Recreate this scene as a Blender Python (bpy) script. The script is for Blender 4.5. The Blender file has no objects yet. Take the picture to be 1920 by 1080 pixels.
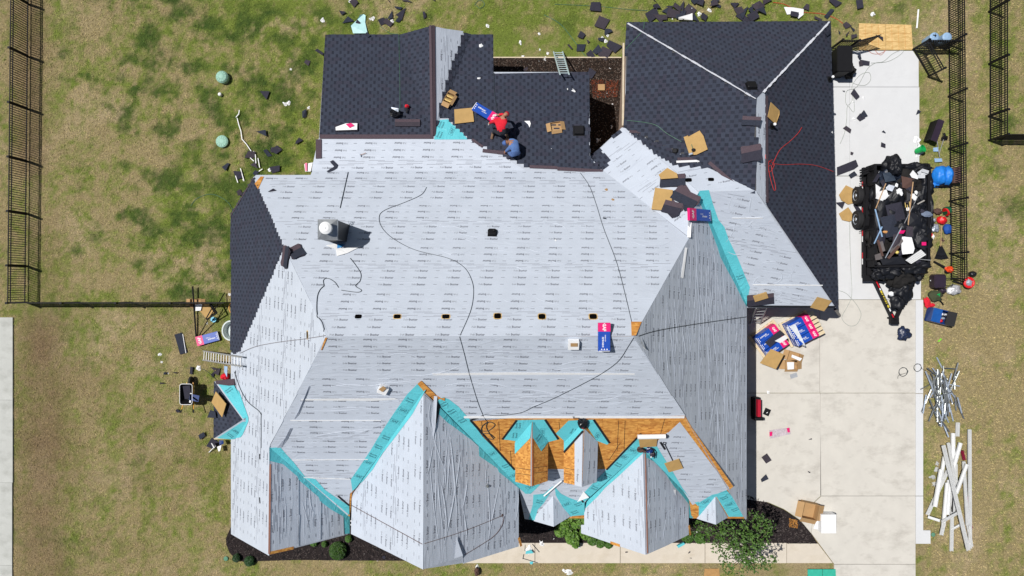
import bpy, bmesh, math, random
import numpy as np
from mathutils import Vector, Matrix, noise

random.seed(7); RNG = np.random.default_rng(7)
SC = bpy.context.scene
COL = SC.collection

# ------------------------------------------------------------------ camera, sky, sun, exposure
CH, FP, CU, CV = 30.0, 1307.0, 960.0, 540.0
cam_d = bpy.data.cameras.new('camera'); cam = bpy.data.objects.new('camera', cam_d); COL.objects.link(cam)
cam.location = (0, 0, CH); cam.rotation_euler = (0, 0, 0)
cam_d.sensor_width = 36.0; cam_d.lens = 36.0 * FP / 1920.0
cam_d.clip_start = 0.1; cam_d.clip_end = 2000
SC.camera = cam
world = bpy.data.worlds.new('World'); SC.world = world; world.use_nodes = True
SUNV = Vector((0.485, -0.175, -1.0)).normalized()          # the way the light travels
EL = math.asin(-SUNV.z); AZ = math.atan2(-SUNV.x, -SUNV.y)   # clockwise from +Y
nt = world.node_tree
sky = nt.nodes.new('ShaderNodeTexSky'); sky.sky_type = 'NISHITA'; sky.sun_disc = False
sky.sun_elevation = EL; sky.sun_rotation = AZ
nt.links.new(sky.outputs['Color'], nt.nodes['Background'].inputs['Color'])
nt.nodes['Background'].inputs['Strength'].default_value = 0.05
sun_d = bpy.data.lights.new('sun', 'SUN'); sun_d.energy = 5.0; sun_d.angle = math.radians(0.53); sun_d.color = (1.0, 0.965, 0.92)
sun = bpy.data.objects.new('sun', sun_d); COL.objects.link(sun)
sun.rotation_euler = SUNV.to_track_quat('-Z', 'Y').to_euler(); sun.location = (-20, 8, 40)
SC.view_settings.view_transform = 'Standard'; SC.view_settings.look = 'None'
SC.view_settings.exposure = -0.20; SC.view_settings.gamma = 1.0; SC.view_settings.use_curve_mapping = False

# ------------------------------------------------------------------ surveying: a plan point from a sighting and a height
def P(u, v, z=0.0):
    k = (CH - z) / FP
    return Vector(((u - CU) * k, -(v - CV) * k, z))

class Plane:
    """a roof or ground plane, with 2-D coordinates: a along the eave, b up the slope"""
    def __init__(s, pts):
        s.pts = list(pts)
        A = np.array([[u, v, 1.0] for u, v, z in pts]); w = np.array([1.0 / (CH - z) for u, v, z in pts])
        s.c = np.linalg.lstsq(A, w, rcond=None)[0]
        us = [p[0] for p in pts]; vs = [p[1] for p in pts]
        m = (sum(us) / len(us), sum(vs) / len(vs))
        q = [s.at(m[0], m[1]), s.at(m[0] + 50, m[1]), s.at(m[0], m[1] - 50)]
        s.n = (q[1] - q[0]).cross(q[2] - q[0]).normalized()
        if s.n.z < 0: s.n = -s.n
        if s.n.z > 0.9999: s.a = Vector((1, 0, 0)); s.b = Vector((0, 1, 0)); s.n = Vector((0, 0, 1))
        else:
            s.a = Vector((0, 0, 1)).cross(s.n).normalized(); s.b = s.n.cross(s.a).normalized()
        s.o = q[0]
    def w(s, u, v): return s.c[0] * u + s.c[1] * v + s.c[2]
    def z(s, u, v): return CH - 1.0 / s.w(u, v)
    def at(s, u, v, h=0.0):
        p = P(u, v, s.z(u, v))
        return p + s.n * h if h else p
    def to2(s, p): d = p - s.o; return (d.dot(s.a), d.dot(s.b))
    def px2(s, u, v): return s.to2(s.at(u, v))
    def fr2(s, x, y, h=0.0): return s.o + s.a * x + s.b * y + s.n * h
    def frame(s, p0, p1, h=0.0):
        a = s.at(*p0, h); b = s.at(*p1, h); x = (b - a).normalized(); y = s.n.cross(x).normalized()
        m = Matrix((x, y, s.n)).transposed().to_4x4(); m.translation = a
        return m, (b - a).length
GROUND = Plane([(0, 0, 0), (1920, 0, 0), (960, 1080, 0)])

# ------------------------------------------------------------------ materials
MATS = {}
def mat(name, col, rough=0.7, metal=0.0, var=0.12, scale=8.0, bump=0.0, bscale=40.0, attr=False, spec=0.4, two=None, trans=0):
    if name in MATS: return MATS[name]
    m = bpy.data.materials.new(name); m.use_nodes = True; t = m.node_tree; b = t.nodes['Principled BSDF']
    b.inputs['Roughness'].default_value = rough; b.inputs['Metallic'].default_value = metal
    b.inputs['Specular IOR Level'].default_value = spec
    tc = t.nodes.new('ShaderNodeTexCoord'); n = t.nodes.new('ShaderNodeTexNoise'); n.inputs['Scale'].default_value = scale
    n.inputs['Detail'].default_value = 5; n.inputs['Roughness'].default_value = 0.65
    t.links.new(tc.outputs['Object'], n.inputs['Vector'])
    mx = t.nodes.new('ShaderNodeMix'); mx.data_type = 'RGBA'
    c = Vector(col[:3]); c2 = Vector(two) if two else None
    mx.inputs[6].default_value = (*(c * (1 - var) if not two else c), 1); mx.inputs[7].default_value = (*(c * (1 + var) if not two else c2), 1)
    mr = t.nodes.new('ShaderNodeMapRange'); mr.inputs[1].default_value = 0.3; mr.inputs[2].default_value = 0.7
    t.links.new(n.outputs['Fac'], mr.inputs[0]); t.links.new(mr.outputs[0], mx.inputs[0])
    out = mx.outputs[2]
    if attr:
        at = t.nodes.new('ShaderNodeAttribute'); at.attribute_name = 'Col'
        mm = t.nodes.new('ShaderNodeMix'); mm.data_type = 'RGBA'; mm.blend_type = 'MULTIPLY'; mm.inputs[0].default_value = 1
        t.links.new(out, mm.inputs[6]); t.links.new(at.outputs['Color'], mm.inputs[7]); out = mm.outputs[2]
    t.links.new(out, b.inputs['Base Color'])
    if bump:
        n2 = t.nodes.new('ShaderNodeTexNoise'); n2.inputs['Scale'].default_value = bscale; n2.inputs['Detail'].default_value = 4
        t.links.new(tc.outputs['Object'], n2.inputs['Vector'])
        bp = t.nodes.new('ShaderNodeBump'); bp.inputs['Strength'].default_value = bump; bp.inputs['Distance'].default_value = 0.02
        t.links.new(n2.outputs['Fac'], bp.inputs['Height']); t.links.new(bp.outputs[0], b.inputs['Normal'])
    MATS[name] = m; return m

def sheet_mat(name, col, wr_u, wr_v, strength, rough=0.5, ridge=0.0, dark=0.9, weave=True):
    """woven roofing sheet: wrinkles run along the slope's own UV (metres)"""
    if name in MATS: return MATS[name]
    m = bpy.data.materials.new(name); m.use_nodes = True; t = m.node_tree; b = t.nodes['Principled BSDF']
    b.inputs['Roughness'].default_value = rough; b.inputs['Specular IOR Level'].default_value = 0.35
    L = t.links.new
    uv = t.nodes.new('ShaderNodeUVMap'); uv.uv_map = 'UVMap'
    def nz(sx, sy, detail=4, dist=0.0, off=0):
        mp = t.nodes.new('ShaderNodeMapping'); mp.inputs['Scale'].default_value = (sx, sy, 1); mp.inputs['Location'].default_value = (off, off, 0)
        L(uv.outputs[0], mp.inputs[0]); n = t.nodes.new('ShaderNodeTexNoise'); n.inputs['Scale'].default_value = 1
        n.inputs['Detail'].default_value = detail; n.inputs['Distortion'].default_value = dist; L(mp.outputs[0], n.inputs['Vector']); return n.outputs['Fac']
    def mth(op, a, bb=None):
        n = t.nodes.new('ShaderNodeMath'); n.operation = op
        for i, x in enumerate((a, bb)):
            if x is None: continue
            if isinstance(x, (int, float)): n.inputs[i].default_value = x
            else: L(x, n.inputs[i])
        return n.outputs[0]
    base = nz(1.3, 1.3, 5); fine = nz(26, 26, 3, 0, 3)
    mx = t.nodes.new('ShaderNodeMix'); mx.data_type = 'RGBA'; c = Vector(col)
    mx.inputs[6].default_value = (*(c * dark), 1); mx.inputs[7].default_value = (*(c * 1.06), 1)
    mr = t.nodes.new('ShaderNodeMapRange'); mr.inputs[1].default_value = .3; mr.inputs[2].default_value = .7
    L(mth('ADD', mth('MULTIPLY', base, .5), mth('MULTIPLY', fine, .5)), mr.inputs[0]); L(mr.outputs[0], mx.inputs[0])
    L(mx.outputs[2], b.inputs['Base Color'])
    w1 = nz(wr_u, wr_v, 3, 0.6, 7)
    r1 = mth('POWER', mth('SUBTRACT', 1.0, mth('ABSOLUTE', mth('MULTIPLY', mth('SUBTRACT', w1, 0.5), 3.5))), 4)
    w2 = nz(wr_u * 2.6, wr_v * 2.2, 3, 1.2, 17)
    hgt = mth('ADD', mth('MULTIPLY', r1, 1.0), mth('MULTIPLY', w2, 0.8))
    msk = nz(.5, .5, 2, 0, 31)
    mr2 = t.nodes.new('ShaderNodeMapRange'); mr2.inputs[1].default_value = .42 - ridge * .3; mr2.inputs[2].default_value = .62 - ridge * .2; L(msk, mr2.inputs[0])
    hgt = mth('MULTIPLY', hgt, mth('ADD', mth('MULTIPLY', mr2.outputs[0], .8), .2))
    if weave:
        hgt = mth('ADD', hgt, mth('MULTIPLY', nz(90, 90, 1, 0, 5), .05))
    bp = t.nodes.new('ShaderNodeBump'); bp.inputs['Strength'].default_value = strength; bp.inputs['Distance'].default_value = 0.03
    L(hgt, bp.inputs['Height']); L(bp.outputs[0], b.inputs['Normal'])
    MATS[name] = m; return m

# ------------------------------------------------------------------ mesh builder (world coordinates, origin moved to the base)
WL = {}
class MB:
    def __init__(s): s.v = []; s.f = []; s.c = []; s.uv = None; s.m = []
    def add(s, vs, fs, col=(1, 1, 1), mi=0):
        k = len(s.v); s.v.extend(tuple(p) for p in vs)
        for f in fs: s.f.append(tuple(i + k for i in f)); s.c.append(col); s.m.append(mi)
    def box(s, M, sx, sy, sz, col=(1, 1, 1), mi=0, cx=0, cy=0, cz=None, taper=1.0):
        if cz is None: cz = sz / 2
        vs = []
        for dz in (-1, 1):
            k = taper if dz > 0 else 1
            for dx, dy in ((-1, -1), (1, -1), (1, 1), (-1, 1)):
                vs.append(M @ Vector((cx + dx * sx / 2 * k, cy + dy * sy / 2 * k, cz + dz * sz / 2)))
        s.add(vs, [(3, 2, 1, 0), (4, 5, 6, 7), (0, 1, 5, 4), (1, 2, 6, 5), (2, 3, 7, 6), (3, 0, 4, 7)], col, mi)
    def rbox(s, M, sx, sy, sz, r=0.02, col=(1, 1, 1), mi=0, cz=0.0):
        """box with chamfered vertical and top edges"""
        vs = []; n = 8
        def ring(ix, z):
            hx, hy = sx / 2 - ix, sy / 2 - ix
            for a, bb in ((-hx + r, -hy), (hx - r, -hy), (hx, -hy + r), (hx, hy - r), (hx - r, hy), (-hx + r, hy), (-hx, hy - r), (-hx, -hy + r)):
                vs.append(M @ Vector((a, bb, z)))
        ring(0, cz); ring(0, cz + sz - r); ring(r * .7, cz + sz)
        fs = [tuple(reversed(range(8))), tuple(range(16, 24))]
        for k in (0, 8):
            for i in range(8): fs.append((k + i, k + (i + 1) % 8, k + 8 + (i + 1) % 8, k + 8 + i))
        s.add(vs, fs, col, mi)
    def poly(s, pts, thick, n=Vector((0, 0, 1)), col=(1, 1, 1), mi=0):
        """prism: pts = top face, extruded against n by thick"""
        k = len(pts)
        if k < 3: return
        a = sum(((pts[i] - pts[0]).cross(pts[(i + 1) % k] - pts[0]) for i in range(1, k - 1)), Vector())
        if a.dot(n) < 0: pts = list(reversed(pts))
        vs = list(pts) + [p - n * thick for p in pts]
        fs = [tuple(range(k)), tuple(reversed(range(k, 2 * k)))]
        for i in range(k): j = (i + 1) % k; fs.append((i, i + k, j + k, j))
        s.add(vs, fs, col, mi)
    def tube(s, pts, r, n=6, col=(1, 1, 1), mi=0, r2=None, cap=True):
        pts = [Vector(p) for p in pts]; k = len(pts); vs = []; up0 = Vector((0, 0, 1))
        for i, p in enumerate(pts):
            d = (pts[min(i + 1, k - 1)] - pts[max(i - 1, 0)])
            if d.length < 1e-6: d = Vector((1, 0, 0))
            d.normalize(); u = up0 if abs(d.z) < .95 else Vector((1, 0, 0))
            x = d.cross(u).normalized(); y = x.cross(d)
            rr = r if r2 is None else r + (r2 - r) * i / (k - 1)
            for j in range(n):
                a = 2 * math.pi * j / n; vs.append(p + x * (math.cos(a) * rr) + y * (math.sin(a) * rr))
        fs = []
        for i in range(k - 1):
            for j in range(n): fs.append((i * n + j, i * n + (j + 1) % n, (i + 1) * n + (j + 1) % n, (i + 1) * n + j))
        if cap: fs.append(tuple(reversed(range(n)))); fs.append(tuple(range((k - 1) * n, k * n)))
        s.add(vs, fs, col, mi)
    def lathe(s, M, prof, n=16, col=(1, 1, 1), mi=0, sx=1, sy=1):
        vs = []
        for r, z in prof:
            for j in range(n): a = 2 * math.pi * j / n; vs.append(M @ Vector((math.cos(a) * r * sx, math.sin(a) * r * sy, z)))
        fs = []
        for i in range(len(prof) - 1):
            for j in range(n): fs.append((i * n + j, i * n + (j + 1) % n, (i + 1) * n + (j + 1) % n, (i + 1) * n + j))
        fs.append(tuple(reversed(range(n)))); fs.append(tuple(range((len(prof) - 1) * n, len(prof) * n)))
        s.add(vs, fs, col, mi)
    def blob(s, M, rx, ry, rz, rough=0.15, seed=0, col=(1, 1, 1), mi=0, seg=12, ring=8, freq=2.2, floor=-0.3, crease=0):
        vs = []; 
        for i in range(ring + 1):
            th = math.pi * i / ring
            for j in range(seg):
                ph = 2 * math.pi * j / seg
                d = Vector((math.sin(th) * math.cos(ph), math.sin(th) * math.sin(ph), math.cos(th)))
                k = 1 + rough * noise.noise(d * freq + Vector((seed * 7.3, seed, 0))) * 2 + rough * .6 * noise.noise(d * freq * 3 + Vector((seed, 5, seed)))
                if crease: k += crease * (.5 - abs(noise.noise(d * 3.1 + Vector((seed, 1, 9)))) * 2.2) + crease * .5 * (.5 - abs(noise.noise(d * 7.3 + Vector((seed, 4, 2)))) * 2.2)
                p = Vector((d.x * rx * k, d.y * ry * k, max(d.z * rz * k, floor * rz)))
                vs.append(M @ p)
        fs = []
        for i in range(ring):
            for j in range(seg): fs.append((i * seg + j, (i + 1) * seg + j, (i + 1) * seg + (j + 1) % seg, i * seg + (j + 1) % seg))
        s.add(vs, fs, col, mi)
    def build(s, name, mats, parent=None, origin=None, uvplane=None, smooth=False):
        if not s.v: return None
        V = np.array(s.v, dtype=float)
        if origin is None:
            lo, hi = V.min(0), V.max(0); origin = Vector(((lo[0] + hi[0]) / 2, (lo[1] + hi[1]) / 2, lo[2]))
        origin = Vector(origin)
        me = bpy.data.meshes.new(name)
        me.from_pydata((V - np.array(origin)).tolist(), [], s.f)
        if uvplane is not None:
            A = np.array(uvplane.a); B = np.array(uvplane.b); O = np.array(uvplane.o)
            co = np.stack([(V - O) @ A, (V - O) @ B], 1)
            uvl = me.uv_layers.new(name='UVMap')
            vi = np.empty(len(me.loops), dtype=np.int32); me.loops.foreach_get('vertex_index', vi)
            uvl.data.foreach_set('uv', co[vi].astype(np.float32).ravel())
        if any(c != (1, 1, 1) for c in s.c):
            at = me.attributes.new('Col', 'FLOAT_COLOR', 'FACE')
            arr = np.ones((len(s.f), 4), dtype=np.float32); arr[:, :3] = np.array(s.c, dtype=np.float32); at.data.foreach_set('color', arr.ravel())
        else:
            at = me.attributes.new('Col', 'FLOAT_COLOR', 'FACE'); at.data.foreach_set('color', np.ones(len(s.f) * 4, dtype=np.float32))
        if not isinstance(mats, (list, tuple)): mats = [mats]
        for m in mats: me.materials.append(m)
        if len(mats) > 1: me.polygons.foreach_set('material_index', np.array(s.m, dtype=np.int32))
        if smooth: me.polygons.foreach_set('use_smooth', np.ones(len(s.f), dtype=bool))
        me.update()
        o = bpy.data.objects.new(name, me); COL.objects.link(o)
        pw = WL[parent] if parent is not None else Vector()
        o.location = origin - pw
        if parent is not None: o.parent = parent
        WL[o] = origin
        return o

def tag(o, label=None, cat=None, group=None, kind=None):
    if label: o['label'] = label
    if cat: o['category'] = cat
    if group: o['group'] = group
    if kind: o['kind'] = kind
    return o
def thing(name, loc, label, cat, group=None):
    o = bpy.data.objects.new(name, None); COL.objects.link(o); o.location = loc; WL[o] = Vector(loc)
    o.empty_display_size = .2
    return tag(o, label, cat, group)
def copy_tree(o, parent=None, delta=None):
    c = o.copy(); COL.objects.link(c)
    if parent is not None: c.parent = parent
    for ch in list(o.children): copy_tree(ch, c)
    return c

# ------------------------------------------------------------------ text as flat print
_T = {}
def text_mesh(s):
    if s in _T: return _T[s]
    cu = bpy.data.curves.new('t', 'FONT'); cu.body = s; cu.resolution_u = 1; cu.align_x = 'CENTER'; cu.align_y = 'CENTER'; cu.offset = 0.03
    ob = bpy.data.objects.new('t', cu); me = bpy.data.meshes.new_from_object(ob)
    V = np.array([v.co[:2] for v in me.vertices]); F = [tuple(p.vertices) for p in me.polygons]
    w = V[:, 0].max() - V[:, 0].min(); V[:, 0] -= (V[:, 0].max() + V[:, 0].min()) / 2; V[:, 1] -= (V[:, 1].max() + V[:, 1].min()) / 2
    V = V / w
    bpy.data.objects.remove(ob); bpy.data.curves.remove(cu); bpy.data.meshes.remove(me)
    _T[s] = (V, F); return _T[s]
def put_text(mb, s, M, width, mi=0, col=(1, 1, 1), flip=1.0, stretch=1.0):
    V, F = text_mesh(s)
    mb.add([M @ Vector((x * width, y * width * stretch, 0)) for x, y in V], F, col, mi)

# ------------------------------------------------------------------ polygon tools
def clip_half(poly, a, b, c):
    """keep a*x+b*y+c >= 0"""
    out = []; n = len(poly)
    for i in range(n):
        p, q = poly[i], poly[(i + 1) % n]; dp = a * p[0] + b * p[1] + c; dq = a * q[0] + b * q[1] + c
        if dp >= 0: out.append(p)
        if (dp > 1e-9 and dq < -1e-9) or (dp < -1e-9 and dq > 1e-9):
            t = dp / (dp - dq); out.append((p[0] + (q[0] - p[0]) * t, p[1] + (q[1] - p[1]) * t))
    res = []
    for p in out:
        if not res or abs(p[0] - res[-1][0]) + abs(p[1] - res[-1][1]) > 1e-6: res.append(p)
    if len(res) > 1 and abs(res[0][0] - res[-1][0]) + abs(res[0][1] - res[-1][1]) < 1e-6: res.pop()
    return res
def area2(poly): return sum(poly[i][0] * poly[(i + 1) % len(poly)][1] - poly[(i + 1) % len(poly)][0] * poly[i][1] for i in range(len(poly))) / 2
def inside(poly, x, y):
    r = False; n = len(poly); j = n - 1
    for i in range(n):
        xi, yi = poly[i]; xj, yj = poly[j]
        if (yi > y) != (yj > y) and x < (xj - xi) * (y - yi) / (yj - yi) + xi: r = not r
        j = i
    return r
def clip_convex(sub, clp):
    if area2(clp) < 0: clp = list(reversed(clp))
    for i in range(len(clp)):
        p, q = clp[i], clp[(i + 1) % len(clp)]
        a, b = -(q[1] - p[1]), (q[0] - p[0]); c = -(a * p[0] + b * p[1])
        sub = clip_half(sub, a, b, c)
        if len(sub) < 3: return []
    return sub
def spline(pts, k=6):
    out = []; n = len(pts)
    for i in range(n - 1):
        p0, p1, p2, p3 = pts[max(i - 1, 0)], pts[i], pts[i + 1], pts[min(i + 2, n - 1)]
        for j in range(k):
            t = j / k; out.append(tuple(.5 * (2 * p1[d] + (p2[d] - p0[d]) * t + (2 * p0[d] - 5 * p1[d] + 4 * p2[d] - p3[d]) * t * t + (3 * p1[d] - p0[d] - 3 * p2[d] + p3[d]) * t ** 3) for d in range(len(p1))))
    out.append(tuple(pts[-1])); return out
# ------------------------------------------------------------------ material palette
UC = (.525, .575, .655)
M_UND = sheet_mat('underlayment_smooth', UC, .6, 3.0, .22, ridge=.1)
M_UNDW = sheet_mat('underlayment_wrinkled', UC, .35, 1.8, .24, ridge=.5)
M_UNDS = sheet_mat('underlayment_front', UC, .5, 2.0, .32, ridge=.2)
M_TEAL = sheet_mat('ice_shield_film', (.125, .57, .64), 2.0, 2.0, .6, rough=.4, dark=.82)
M_INK = mat('print_ink', (1, 1, 1), .7, attr=True, var=.1)
M_SHIN = mat('asphalt_shingle', (1, 1, 1), .95, attr=True, var=.28, scale=60, bump=.5, bscale=180, spec=.2)
M_TAPE = mat('black_edge_tape', (.012, .013, .018), .55)
M_BROWN = mat('shingle_nail_zone', (.085, .062, .075), .9, var=.25, scale=30, spec=.2)
def osb(name, c0, c1):
    m = mat(name, c0, .75, scale=9, two=c1, bump=.4, bscale=70)
    t = m.node_tree
    for n in t.nodes:
        if n.type == 'TEX_NOISE' and n.inputs['Scale'].default_value == 9:
            vo = t.nodes.new('ShaderNodeTexVoronoi'); vo.inputs['Scale'].default_value = 14; mp = t.nodes.new('ShaderNodeMapping'); mp.inputs['Scale'].default_value = (.45, 1.3, 1)
            tc = [k for k in t.nodes if k.type == 'TEX_COORD'][0]; t.links.new(tc.outputs['Object'], mp.inputs[0]); t.links.new(mp.outputs[0], vo.inputs['Vector'])
            sp = t.nodes.new('ShaderNodeSeparateColor'); t.links.new(vo.outputs['Color'], sp.inputs[0])
            mr = [k for k in t.nodes if k.type == 'MAP_RANGE'][0]; mr.inputs[1].default_value = 0; mr.inputs[2].default_value = 1
            t.links.new(sp.outputs[0], mr.inputs[0])
    return m
M_OSB = osb('osb_board', (.42, .16, .030), (.72, .36, .085))
M_OSBL = osb('osb_board_pale', (.56, .36, .13), (.74, .52, .23))
M_CARD = mat('cardboard', (.42, .26, .12), .85, var=.08, scale=3)
M_TAN = mat('tan_board', (.45, .285, .105), .8, var=.10, scale=4)
M_WHITE = mat('white_plastic', (.82, .83, .84), .5, var=.05)
M_BLACK = mat('black_metal', (.009, .009, .011), .6, spec=.2)
M_BLKP = mat('black_plastic', (.012, .013, .016), .3, var=.3, bump=.5, bscale=12)
M_BAG = mat('black_bag_film', (.009, .010, .014), .48, var=.3, bump=.4, bscale=25, spec=.35)
M_DUSTY = mat('dusty_black_cloth', (.012, .011, .011), .9, var=.4, scale=5, bump=.6, bscale=20)
M_ALU = mat('aluminium', (.45, .46, .47), .45, metal=.5, var=.08)
M_GALV = mat('galvanised_steel', (.42, .47, .54), .45, metal=.45, var=.2, scale=6)
M_FLASH = mat('sheet_metal_flashing', (.45, .47, .47), .3, metal=.85, var=.25, scale=4)
M_BLUE = mat('blue_wrapper', (.012, .07, .40), .35, var=.12)
M_PINK = mat('magenta_wrapper', (.72, .012, .16), .4, var=.06)
M_RED = mat('red_plastic', (.70, .015, .02), .4, var=.1)
M_REDC = mat('red_cloth', (.66, .012, .03), .85, var=.12, bump=.4, bscale=18)
M_GREEN = mat('green_plastic', (.01, .36, .09), .35)
M_LID = mat('pale_green_lid', (.30, .52, .42), .6, var=.12, scale=14)
M_PALB = mat('pale_blue_plastic', (.27, .42, .62), .5, var=.15, scale=5)
M_BCLOTH = mat('blue_cloth', (.06, .13, .32), .9, var=.2, bump=.4, bscale=20)
M_TARP = mat('blue_tarp', (.015, .20, .68), .45, var=.15, bump=.8, bscale=7)
M_DARKB = mat('dark_blue_plastic', (.008, .035, .16), .3, var=.15)
M_SKIN = mat('skin', (.36, .18, .11), .6)
M_WOOD = mat('raw_wood', (.48, .31, .17), .7, var=.15, scale=10)
M_PINE = mat('pale_pallet_wood', (.68, .56, .37), .75, var=.12, scale=6)
M_TYRE = mat('tyre_rubber', (.018, .018, .02), .8)
M_YEL = mat('yellow_paint', (.70, .32, .01), .45)
M_BROWNC = mat('brown_cloth', (.10, .055, .045), .9, bump=.4)
M_GRCL = mat('olive_cloth', (.05, .06, .03), .9, bump=.4)
M_PURP = mat('dark_purple_plastic', (.03, .02, .035), .4)
M_PAPER = mat('white_paper', (.80, .81, .82), .6, var=.05)
M_CREAM = mat('cream_trim', (.62, .52, .38), .6)
M_GUT = mat('white_gutter_paint', (.70, .71, .71), .35, var=.05)
M_GUTU = mat('grey_gutter_inside', (.44, .45, .45), .5, var=.1)
M_MAR = mat('maroon_paint', (.18, .01, .03), .4)
M_TEALD = mat('teal_panel', (.04, .42, .30), .5, var=.12)
M_ROPE = mat('dark_hose_rubber', (.03, .04, .05), .6)
M_GHOSE = mat('green_hose_rubber', (.07, .17, .11), .5)
M_WGR = mat('grey_hose_rubber', (.33, .36, .33), .6)
M_CORD = mat('red_cord', (.60, .04, .035), .6)

# lawn colours are an attribute of the ground mesh; the shader adds the fine grain
def ground_mat(name, hi=1.0):
    m = bpy.data.materials.new(name); m.use_nodes = True; t = m.node_tree; b = t.nodes['Principled BSDF']; L = t.links.new
    b.inputs['Roughness'].default_value = .95; b.inputs['Specular IOR Level'].default_value = .15
    tc = t.nodes.new('ShaderNodeTexCoord'); at = t.nodes.new('ShaderNodeAttribute'); at.attribute_name = 'Col'
    fac = None
    for sc, amt in ((9, .45), (24, .9), (60, .8)):
        n = t.nodes.new('ShaderNodeTexNoise'); n.inputs['Scale'].default_value = sc; n.inputs['Detail'].default_value = 4; n.inputs['Roughness'].default_value = .7
        L(tc.outputs['Object'], n.inputs['Vector'])
        s = t.nodes.new('ShaderNodeMath'); s.operation = 'MULTIPLY_ADD'; L(n.outputs['Fac'], s.inputs[0]); s.inputs[1].default_value = amt * 2
        s.inputs[2].default_value = -amt
        if fac is None: fac = s.outputs[0]
        else:
            a = t.nodes.new('ShaderNodeMath'); a.operation = 'ADD'; L(fac, a.inputs[0]); L(s.outputs[0], a.inputs[1]); fac = a.outputs[0]
    a = t.nodes.new('ShaderNodeMath'); a.operation = 'ADD'; L(fac, a.inputs[0]); a.inputs[1].default_value = 1.0
    cl = t.nodes.new('ShaderNodeClamp'); cl.inputs[1].default_value = .3; cl.inputs[2].default_value = 1.9; L(a.outputs[0], cl.inputs[0])
    vm = t.nodes.new('ShaderNodeVectorMath'); vm.operation = 'SCALE'; L(at.outputs['Color'], vm.inputs[0]); L(cl.outputs[0], vm.inputs['Scale'])
    L(vm.outputs[0], b.inputs['Base Color'])
    n = t.nodes.new('ShaderNodeTexNoise'); n.inputs['Scale'].default_value = 60; n.inputs['Detail'].default_value = 4; L(tc.outputs['Object'], n.inputs['Vector'])
    bp = t.nodes.new('ShaderNodeBump'); bp.inputs['Strength'].default_value = .8; bp.inputs['Distance'].default_value = .05
    L(n.outputs['Fac'], bp.inputs['Height']); L(bp.outputs[0], b.inputs['Normal'])
    return m
M_LAWN = ground_mat('lawn_turf')
M_BLADE = mat('grass_blades', (1, 1, 1), .8, attr=True, var=.1, spec=.2)

def vnoise(X, Y, s, seed):
    r = np.random.default_rng(seed); G = r.random((256, 256)); x = X * s + 1000.3; y = Y * s + 1000.7
    xi = np.floor(x).astype(int); yi = np.floor(y).astype(int); fx = x - xi; fy = y - yi; fx = fx * fx * (3 - 2 * fx); fy = fy * fy * (3 - 2 * fy)
    g = lambda i, j: G[(xi + i) % 256, (yi + j) % 256]
    return (g(0, 0) * (1 - fx) + g(1, 0) * fx) * (1 - fy) + (g(0, 1) * (1 - fx) + g(1, 1) * fx) * fy
def fbm(X, Y, s, seed, o=4):
    a = 0; t = 0
    for k in range(o): a = a + vnoise(X, Y, s * 2 ** k, seed + k) * .6 ** k; t += .6 ** k
    return a / t
DARKP = [(250, 110, 20, 16), (180, 102, 14, 9), (115, 104, 10, 9), (115, 150, 14, 10), (160, 142, 12, 8), (280, 75, 28, 22), (330, 20, 40, 28), (385, 45, 30, 25), (440, 68, 28, 18), (455, 72, 12, 8), (250, 168, 16, 12), (195, 170, 14, 10),
         (290, 170, 30, 22), (240, 222, 18, 22), (300, 240, 45, 18), (350, 235, 18, 20), (270, 330, 14, 10), (300, 335, 30, 25), (240, 400, 20, 14), (265, 410, 16, 14), (290, 345, 26, 26), (290, 435, 20, 12), (240, 315, 14, 10),
         (430, 345, 40, 26), (400, 520, 45, 24), (380, 555, 60, 20), (410, 430, 28, 28), (385, 430, 20, 20), (180, 435, 20, 16), (135, 465, 20, 16), (255, 490, 22, 14), (530, 250, 50, 30), (500, 300, 50, 30), (560, 220, 40, 50), (570, 130, 30, 30),
         (500, 170, 40, 30), (545, 70, 30, 20), (400, 200, 24, 20), (660, 30, 40, 30), (800, 28, 20, 16), (890, 30, 22, 14), (1050, 45, 25, 20), (1085, 32, 20, 16), (1110, 88, 20, 14), (1060, 60, 25, 20), (1455, 30, 25, 18), (1310, 10, 40, 20), (1660, 60, 20, 20), (1690, 15, 40, 20), (1795, 270, 20, 14),
         (1890, 230, 30, 20), (1900, 390, 30, 35), (1880, 320, 25, 20), (1750, 640, 25, 25), (1780, 740, 40, 60), (1900, 740, 25, 40), (1760, 1040, 40, 40),
         (150, 675, 40, 30), (170, 690, 18, 25), (270, 690, 20, 20), (300, 835, 20, 40), (180, 1030, 40, 40), (270, 860, 20, 60), (30, 700, 8, 90), (27, 900, 5, 200), (45, 640, 15, 40)]
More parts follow.
